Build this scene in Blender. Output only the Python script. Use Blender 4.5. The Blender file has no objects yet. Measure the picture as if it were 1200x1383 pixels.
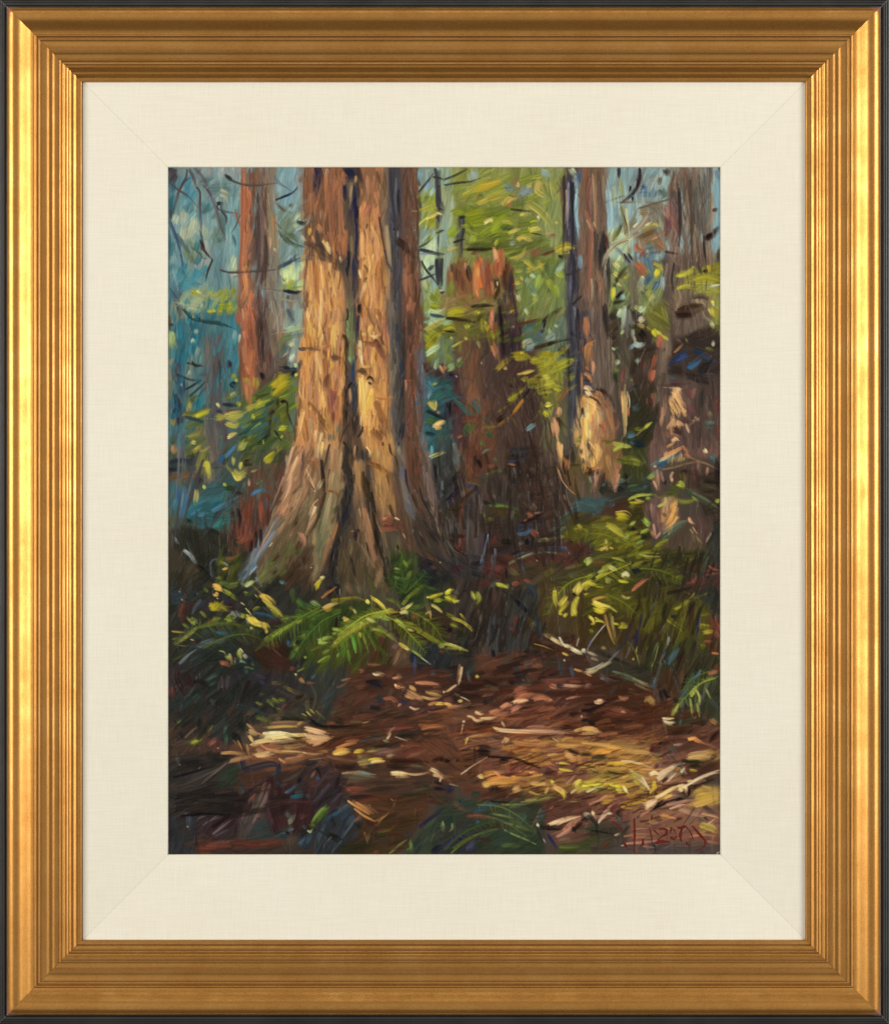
import bpy, math, random
import numpy as np
R = math.radians
scene = bpy.context.scene
# ------------------------------------------------------------------ camera, light, exposure
S = 0.000546            # metres per unit of the design grid (the picture is about 41 x 51 cm)
CX, CY = 600.0, 691.5   # centre of the frame on the design grid
DIST = 3.0              # camera distance, metres
ZC = 1.55               # hanging height of the centre above the floor

cam = bpy.data.cameras.new("camera")
cam.sensor_fit = 'HORIZONTAL'; cam.sensor_width = 36.0
cam.lens = 36.0 * DIST / (1200 * S)
cam.clip_end = 50
camo = bpy.data.objects.new("camera", cam)
camo.location = (0, -DIST, ZC); camo.rotation_euler = (R(90), 0, 0)
scene.collection.objects.link(camo); scene.camera = camo

world = bpy.data.worlds.new("World"); scene.world = world; world.use_nodes = True
wn = world.node_tree.nodes; wl = world.node_tree.links
bg = wn['Background']
# dim studio: dark behind the camera, paler walls, ceiling and floor to the sides
bg.inputs['Strength'].default_value = 0.55
tc = wn.new('ShaderNodeTexCoord'); sp_ = wn.new('ShaderNodeSeparateXYZ'); wl.new(tc.outputs['Generated'], sp_.inputs[0])
ng = wn.new('ShaderNodeMath'); ng.operation = 'MULTIPLY'; ng.inputs[1].default_value = -1; wl.new(sp_.outputs['Y'], ng.inputs[0])
rp = wn.new('ShaderNodeValToRGB'); wl.new(ng.outputs[0], rp.inputs['Fac']); wl.new(rp.outputs['Color'], bg.inputs['Color'])
for el, (p_, c_) in zip([rp.color_ramp.elements[0], rp.color_ramp.elements[1], rp.color_ramp.elements.new(.72)],
                        [(.25, (.22, .208, .19)), (.98, (.045, .041, .037)), (.72, (.17, .16, .145))]):
    el.position = p_; el.color = (*c_, 1)

def area(name, loc, target, sx, sy, power, col=(1, 0.97, 0.92)):
    l = bpy.data.lights.new(name, 'AREA'); l.shape = 'RECTANGLE'; l.size = sx; l.size_y = sy
    l.energy = power; l.color = col
    o = bpy.data.objects.new(name, l); o.location = loc
    from mathutils import Vector
    o.rotation_euler = (Vector(target) - Vector(loc)).to_track_quat('-Z', 'Y').to_euler()
    scene.collection.objects.link(o); return o
area("softbox", (-1.62, -1.5, ZC + 0.18), (0, 0, ZC + .05), 0.95, 0.72, 29)
area("softbox", (1.62, -1.5, ZC + 0.20), (0, 0, ZC + .05), 0.95, 0.78, 32)
area("softbox", (0, -1.25, ZC + 1.45), (0, 0, ZC - .1), 1.3, 0.35, 2.6)  # weak overhead fill, added to brighten the bottom liner panel against the top one

vs = scene.view_settings
vs.view_transform = 'Standard'; vs.look = 'None'; vs.gamma = 1; vs.exposure = 0; vs.use_curve_mapping = False

# ------------------------------------------------------------------ helpers
def P(px, py, h):
    """design grid position (px right, py down, h towards the viewer, all in grid units) -> world"""
    k = 1 - h * S / DIST
    return ((px - CX) * S * k, -h * S, ZC - (py - CY) * S * k)

def link(name, me, parent=None):
    o = bpy.data.objects.new(name, me); scene.collection.objects.link(o)
    if parent: o.parent = parent
    return o

def lin(c):
    c = np.asarray(c, float)
    return np.where(c <= 0.04045, c / 12.92, ((c + 0.055) / 1.055) ** 2.4)

def hexc(s):
    return np.array([int(s[i:i + 2], 16) for i in (0, 2, 4)]) / 255.0

class NT:
    def __init__(s, name):
        s.m = bpy.data.materials.new(name); s.m.use_nodes = True
        s.n = s.m.node_tree.nodes; s.l = s.m.node_tree.links
        s.b = s.n['Principled BSDF']
    def add(s, t, **kw):
        n = s.n.new(t)
        for k, v in kw.items():
            if k.startswith('i_'):
                key = k[2:]; key = int(key) if key.isdigit() else key.replace('_', ' ')
                n.inputs[key].default_value = v
            else: setattr(n, k, v)
        return n
    def c(s, a, b): s.l.new(a, b)
    def noise(s, vec, scale, detail=3, rough=.5):
        n = s.add('ShaderNodeTexNoise', i_Scale=scale, i_Detail=detail, i_Roughness=rough)
        s.c(vec, n.inputs['Vector']); return n.outputs['Fac']
    def ramp(s, f, stops):
        n = s.add('ShaderNodeValToRGB'); e = n.color_ramp.elements
        while len(e) < len(stops): e.new(.5)
        for el, (p, c) in zip(e, stops):
            el.position = p; el.color = (*c, 1) if len(c) == 3 else c
        s.c(f, n.inputs['Fac']); return n.outputs['Color']
    def mul(s, a, b):
        n = s.add('ShaderNodeMath', operation='MULTIPLY')
        s.c(a, n.inputs[0])
        if isinstance(b, (int, float)): n.inputs[1].default_value = b
        else: s.c(b, n.inputs[1])
        return n.outputs[0]
    def mix(s, f, a, b, mode='MIX'):
        n = s.add('ShaderNodeMixRGB', blend_type=mode)
        for sock, v in zip(n.inputs, (f, a, b)):
            if isinstance(v, (int, float)): sock.default_value = v
            elif isinstance(v, tuple): sock.default_value = (*v, 1)
            else: s.c(v, sock)
        return n.outputs['Color']
    def bump(s, h, strength, dist):
        n = s.add('ShaderNodeBump', i_Strength=strength, i_Distance=dist)
        s.c(h, n.inputs['Height']); s.c(n.outputs['Normal'], s.b.inputs['Normal']); return n

# ------------------------------------------------------------------ materials
def gold_mat():
    t = NT("gilding"); g = t.add('ShaderNodeNewGeometry').outputs['Position']
    at = t.add('ShaderNodeAttribute', attribute_name='rail')   # x along the rail (m), y across (m)
    uv = at.outputs['Vector']
    mp = t.add('ShaderNodeMapping'); t.c(uv, mp.inputs['Vector']); mp.inputs['Scale'].default_value = (3, 60, 1)
    streak = t.noise(mp.outputs['Vector'], 6, 3)
    blot = t.noise(g, 34, 6, .68); fine = t.noise(g, 900, 3, .7)
    base = t.ramp(blot, [(.34, (.40, .150, .034)), (.52, (.56, .238, .060)), (.68, (.71, .340, .105))])
    base = t.mix(.22, base, t.ramp(streak, [(.3, (.48, .18, .035)), (.7, (.72, .42, .10))]))
    base = t.mix(.36, base, t.ramp(fine, [(.3, (.40, .17, .03)), (.6, (.70, .40, .10))]))
    # worn ridges and corners where the red bole shows
    wr = t.add('ShaderNodeAttribute', attribute_name='wear').outputs['Fac']
    n2 = t.noise(g, 420, 4, .65)
    sm = t.add('ShaderNodeMath', operation='ADD'); t.c(wr, sm.inputs[0]); t.c(n2, sm.inputs[1])
    mask = t.ramp(sm.outputs[0], [(.86, (0, 0, 0)), (.97, (1, 1, 1))])
    base = t.mix(t.mul(mask, .75), base, (.30, .085, .045))
    # scattered dark specks
    vo = t.add('ShaderNodeTexVoronoi', i_Scale=95); t.c(g, vo.inputs['Vector'])
    spk = t.ramp(vo.outputs['Distance'], [(.035, (1, 1, 1)), (.07, (0, 0, 0))])
    gate = t.ramp(t.noise(g, 60, 1), [(.60, (0, 0, 0)), (.63, (1, 1, 1))])
    spk = t.mul(spk, gate)
    base = t.mix(t.mul(spk, .5), base, (.07, .035, .015))
    # darker brown mixed in along the grooves and several flat bands
    gv = t.add('ShaderNodeAttribute', attribute_name='groove').outputs['Fac']
    gm = t.add('ShaderNodeMath', operation='MULTIPLY_ADD', i_1=.5); t.c(n2, gm.inputs[0]); gm.inputs[2].default_value = .55
    base = t.mix(t.mul(gv, gm.outputs[0]), base, (.10, .045, .018))
    t.c(base, t.b.inputs['Base Color'])
    inv = t.add('ShaderNodeMath', operation='SUBTRACT', i_0=.93); t.c(t.mul(mask, .7), inv.inputs[1])
    t.c(inv.outputs[0], t.b.inputs['Metallic'])
    rr = t.ramp(blot, [(.3, (.41,) * 3), (.7, (.32,) * 3)])
    t.c(rr, t.b.inputs['Roughness'])
    t.bump(fine, .10, .0004)
    return t.m

def black_mat():
    t = NT("black_lacquer"); g = t.add('ShaderNodeNewGeometry').outputs['Position']
    c = t.ramp(t.noise(g, 40, 3), [(.3, (.018, .017, .015)), (.7, (.030, .028, .024))])
    t.c(c, t.b.inputs['Base Color'])
    t.b.inputs['Roughness'].default_value = .38
    t.bump(t.noise(g, 600, 2), .08, .0003)
    return t.m

def linen_mat():
    t = NT("linen"); at = t.add('ShaderNodeTexCoord').outputs['Object']
    sp = t.add('ShaderNodeSeparateXYZ'); t.c(at, sp.inputs[0])
    def thread(axis, other):
        cb = t.add('ShaderNodeCombineXYZ')
        t.c(t.mul(sp.outputs[axis], 1900.), cb.inputs[0]); t.c(t.mul(sp.outputs[other], 48.), cb.inputs[1])
        cb.inputs[2].default_value = 3.1 if axis == 'X' else 9.7
        return t.noise(cb.outputs[0], 1.0, 3, .6)
    a = thread('X', 'Z'); b = thread('Z', 'X')
    def slub(axis, other, z):
        cb = t.add('ShaderNodeCombineXYZ')
        t.c(t.mul(sp.outputs[axis], 1300.), cb.inputs[0]); t.c(t.mul(sp.outputs[other], 70.), cb.inputs[1])
        cb.inputs[2].default_value = z
        return t.ramp(t.noise(cb.outputs[0], 1.0, 2, .5), [(.68, (0, 0, 0)), (.78, (1, 1, 1))])
    s1 = slub('X', 'Z', 21.); s2 = slub('Z', 'X', 33.)
    ad = t.add('ShaderNodeMath', operation='ADD'); t.c(a, ad.inputs[0]); t.c(b, ad.inputs[1])
    h = t.mul(ad.outputs[0], .5)
    tone = t.ramp(h, [(.30, (.73, .68, .555)), (.5, (.805, .76, .635)), (.68, (.865, .825, .71))])
    bl = t.noise(at, 9, 3)
    tone = t.mix(.25, tone, t.ramp(bl, [(.3, (.77, .70, .55)), (.7, (.83, .79, .67))]))
    tone = t.mix(t.mul(s1, .35), tone, (.92, .88, .76)); tone = t.mix(t.mul(s2, .35), tone, (.92, .88, .76))
    # the fabric yellows a little where it is folded over the inner and outer edge
    t.c(tone, t.b.inputs['Base Color'])
    t.b.inputs['Roughness'].default_value = .9
    t.b.inputs['Specular IOR Level'].default_value = .15
    t.bump(h, .35, .00035)
    return t.m

def paint_mat():
    t = NT("oil_paint")
    a = t.add('ShaderNodeAttribute', attribute_name='pigment').outputs['Color']
    g = t.add('ShaderNodeNewGeometry').outputs['Position']
    t.c(a, t.b.inputs['Base Color'])
    t.b.inputs['Roughness'].default_value = .36
    t.b.inputs['Specular IOR Level'].default_value = .16
    # canvas tooth under the paint
    sp = t.add('ShaderNodeSeparateXYZ'); t.c(g, sp.inputs[0])
    sx = t.add('ShaderNodeMath', operation='SINE'); t.c(t.mul(sp.outputs['X'], 5200.), sx.inputs[0])
    sz = t.add('ShaderNodeMath', operation='SINE'); t.c(t.mul(sp.outputs['Z'], 5200.), sz.inputs[0])
    ad = t.add('ShaderNodeMath', operation='ADD'); t.c(sx.outputs[0], ad.inputs[0]); t.c(sz.outputs[0], ad.inputs[1])
    t.bump(ad.outputs[0], .10, .00012)
    return t.m

def simple_mat(name, col, rough, var=.15, scale=30):
    t = NT(name); g = t.add('ShaderNodeNewGeometry').outputs['Position']
    lo = tuple(c * (1 - var) for c in col); hi = tuple(min(1, c * (1 + var)) for c in col)
    t.c(t.ramp(t.noise(g, scale, 4), [(.3, lo), (.7, hi)]), t.b.inputs['Base Color'])
    t.b.inputs['Roughness'].default_value = rough
    return t.m

GOLD, BLACK, LINEN, PAINT = gold_mat(), black_mat(), linen_mat(), paint_mat()
WOOD = simple_mat("raw_wood", (.35, .24, .14), .7)
PLASTER = simple_mat("wall_paint", (.62, .60, .57), .85, .04, 6)
SIGRED = simple_mat("red_paint", tuple(lin(hexc('5e1e16'))), .45, .2, 300)

SIGRED.node_tree.nodes['Principled BSDF'].inputs['Specular IOR Level'].default_value = .12

# ------------------------------------------------------------------ the wall it hangs on
me = bpy.data.meshes.new("wall")
W, H = 3.0, 2.8; yb = 0.034
v = [(-W, yb, 0), (W, yb, 0), (W, yb, H), (-W, yb, H), (-W, yb + .12, 0), (W, yb + .12, 0), (W, yb + .12, H), (-W, yb + .12, H)]
f = [(0, 1, 2, 3), (5, 4, 7, 6), (4, 0, 3, 7), (1, 5, 6, 2), (3, 2, 6, 7), (4, 5, 1, 0)]
me.from_pydata(v, [], f); me.materials.append(PLASTER)
wall = link("wall", me); wall['kind'] = 'structure'

# ------------------------------------------------------------------ the framed painting
root = bpy.data.objects.new("framed_painting", None); scene.collection.objects.link(root)
root.location = (0, 0, 0)
root['label'] = "sunlit forest oil painting in a wide gold frame with cream linen liner and black edge"
root['category'] = "framed painting"

GR = [(40.5, 1.2, .9), (36.6, .5, .5), (45.8, 1.5, .45), (59, 2.2, .35), (69.8, .6, .6), (74, .9, .6), (78.7, .7, .6), (83.8, .6, .6), (87.6, 1.0, .85), (94.6, .6, .7), (101.3, .5, .6), (11, 5, .25), (53, 9, .26), (67, 9, .30), (98, 3, .35)]
def groove(p): return min(1, sum(a * math.exp(-((p - c) / w) ** 2) for c, w, a in GR))
# outer rectangle of each ring on the design grid (left, top, right, bottom)
def ring(name, rect, prof, mat, closed_back, seam=.18, nseg=40, wear=None, smooth=35, lum=None):
    """four mitred rails; prof = [(distance inwards, height)], one mesh per rail"""
    l, t_, r, b = rect
    dense = []
    for i in range(len(prof) - 1):
        p0 = prof[max(i - 1, 0)]; p1 = prof[i]; p2 = prof[i + 1]; p3 = prof[min(i + 2, len(prof) - 1)]
        n = 4 if (p2[0] - p1[0]) > 2.4 else 2
        for k in range(n):
            u = k / n
            # monotone-ish cubic on height only
            m1 = (p2[1] - p0[1]) / max(p2[0] - p0[0], 1e-3); m2 = (p3[1] - p1[1]) / max(p3[0] - p1[0], 1e-3)
            d = p2[0] - p1[0]; sl = (p2[1] - p1[1]) / max(d, 1e-3)
            if abs(sl) > .9 or d < 1.0: m1 = m2 = sl
            else:
                lim = 2.5 * abs(sl) + .03
                m1 = max(-lim, min(lim, m1)); m2 = max(-lim, min(lim, m2))
            h00 = 2*u**3 - 3*u**2 + 1; h10 = u**3 - 2*u**2 + u; h01 = -2*u**3 + 3*u**2; h11 = u**3 - u**2
            dense.append((p1[0] + d * u, h00*p1[1] + h10*d*m1 + h01*p2[1] + h11*d*m2))
    dense.append(prof[-1])
    nf = len(dense)
    loop = dense + [(dense[-1][0], closed_back), (dense[0][0], closed_back)]
    out = []
    for side in range(4):
        vs_, fs, auv, aw, ag = [], [], [], [], []
        for j in range(nseg + 1):
            u = j / nseg
            for (p, h) in loop:
                L, T, Rr, B = l + p, t_ + p, r - p, b - p
                g = seam
                if side == 0:   x, y = L, (T + g) + (B - T - 2*g) * u        # left
                elif side == 1: x, y = Rr, (T + g) + (B - T - 2*g) * u       # right
                elif side == 2: x, y = (L + g) + (Rr - L - 2*g) * u, T       # top
                else:           x, y = (L + g) + (Rr - L - 2*g) * u, B       # bottom
                vs_.append(P(x, y, h))
                al = (y if side < 2 else x) * S
                auv.append((al + side * 3.7, p * S, 0))
                ag.append(groove(p) if wear else 0.0)
                w = 0.0
                if wear:
                    e = min(u, 1 - u) * ((B - T) if side < 2 else (Rr - L))
                    w = wear(p, e)
                aw.append(w)
        m = len(loop)
        for j in range(nseg):
            for i in range(m):
                a = j * m + i; b2 = j * m + (i + 1) % m; c = (j + 1) * m + (i + 1) % m; d = (j + 1) * m + i
                fs.append((a, b2, c, d) if side in (0, 3) else (d, c, b2, a))
        fs.append(tuple(range(m))[::-1] if side in (0, 3) else tuple(range(m)))
        e_ = tuple(nseg * m + k for k in range(m)); fs.append(e_ if side in (0, 3) else e_[::-1])
        me = bpy.data.meshes.new(name); me.from_pydata(vs_, [], fs)
        at = me.attributes.new('rail', 'FLOAT_VECTOR', 'POINT'); at.data.foreach_set('vector', np.array(auv, 'f').ravel())
        at = me.attributes.new('wear', 'FLOAT', 'POINT'); at.data.foreach_set('value', np.array(aw, 'f'))
        at = me.attributes.new('groove', 'FLOAT', 'POINT'); at.data.foreach_set('value', np.array(ag, 'f'))
        me.materials.append(mat)
        me.polygons.foreach_set('use_smooth', [True] * len(me.polygons))
        me.set_sharp_from_angle(angle=R(smooth))
        import bmesh
        bm = bmesh.new(); bm.from_mesh(me); bmesh.ops.recalc_face_normals(bm, faces=bm.faces); bm.to_mesh(me); bm.free()
        out.append(link(name, me, root))
    return out

# gold moulding: starts at (9.5, 9.5) .. (1188.3, 1371.3)
PG = [(0, 6), (.3, 9.2), (1.2, 11.2), (3.5, 13.2), (6.5, 14.9), (9, 15.6), (13, 15.9), (17, 15.4), (20, 14.4), (24, 12.6), (28, 10.7),
      (31, 9.6), (34, 9.0), (36.5, 8.8), (37, 9.5), (38.2, 9.9), (39.3, 9.5), (39.6, 7.6), (41.6, 7.6), (42, 9.1), (43.4, 9.4), (44.6, 9.0), (45, 8.4),
      (48, 8.3), (51, 8.45), (53.5, 8.8), (56.4, 9.75), (57.4, 9.95), (60.5, 9.95), (61.5, 9.8), (64, 9.15), (66, 9.0), (70.2, 8.95),
      (70.6, 9.6), (71.6, 9.9), (72.8, 9.3), (73.2, 8.2), (75, 8.1), (76, 8.6), (77, 8.6), (78, 8.0), (79.4, 8.0), (80, 8.6), (81.5, 8.3), (83.4, 7.3),
      (83.7, 6.9), (84.1, 7.2), (86.3, 6.3), (86.7, 4.9), (88.8, 4.8), (89.2, 5.6), (91, 5.2), (93.6, 4.0), (94.4, 3.3), (94.8, 2.6), (99.8, 2.2),
      (100.8, 1.6), (101.2, -.5), (101.5, -6)]
ridges = [38.2, 43.4, 58, 71.5, 76.5, 81, 85, 91, 100.6, .8]
def wear_gold(p, e):
    w = 0.0
    for q in ridges:
        w = max(w, .20 * math.exp(-((p - q) / 1.0) ** 2))
    w += .50 * math.exp(-e / 2.0) * math.exp(-(p / 6.0) ** 2) + .16 * math.exp(-e / 1.0)
    w += .16 * math.exp(-(p / 1.4) ** 2)
    return w
PG = [(p, h if h < -5 else h + 11.5 - .155 * p) for p, h in PG]      # the whole moulding leans in towards the picture
ring("gilded_rail", (9.6, 9.4, 1188.4, 1371.0), PG, GOLD, -30, .16, 60, wear_gold, 32)
# black outer moulding with fine reeds, butts against the gold
PB = [(0, 2), (.6, 7), (2.2, 8), (4.5, 8.6), (5.0, 8.0), (5.5, 8.6), (7.6, 8.9), (8.1, 8.2), (8.6, 8.9), (10.6, 9.1), (11.1, 8.3), (11.6, 9.0), (14.0, 9.0), (15.0, 8.2), (15.6, 4.5), (17.3, 4.0)]
PB = [(p, h + 6) for p, h in PB]
ring("black_edge", (-8.0, -8.2, 1206.0, 1388.6), PB, BLACK, -38, .12, 20, None, 50)
# linen liner panels
IN = 228.0
PL = [(0, -5.0), (.5, -4.6), (3, -5.1), (20, -7.6), (50, -12.0), (80, -16.4), (105, -20.0), (111, -20.8), (113.2, -21.0), (114.6, -21.5), (115.4, -22.4), (115.7, -23.5), (115.7, -27.2)]
PL = [(p, h - 3.2) for p, h in PL]
ring("liner_panel", (111.5, 110.2, 1087.6, 1269.8), PL, LINEN, -28, .10, 40, None, 60)

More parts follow.
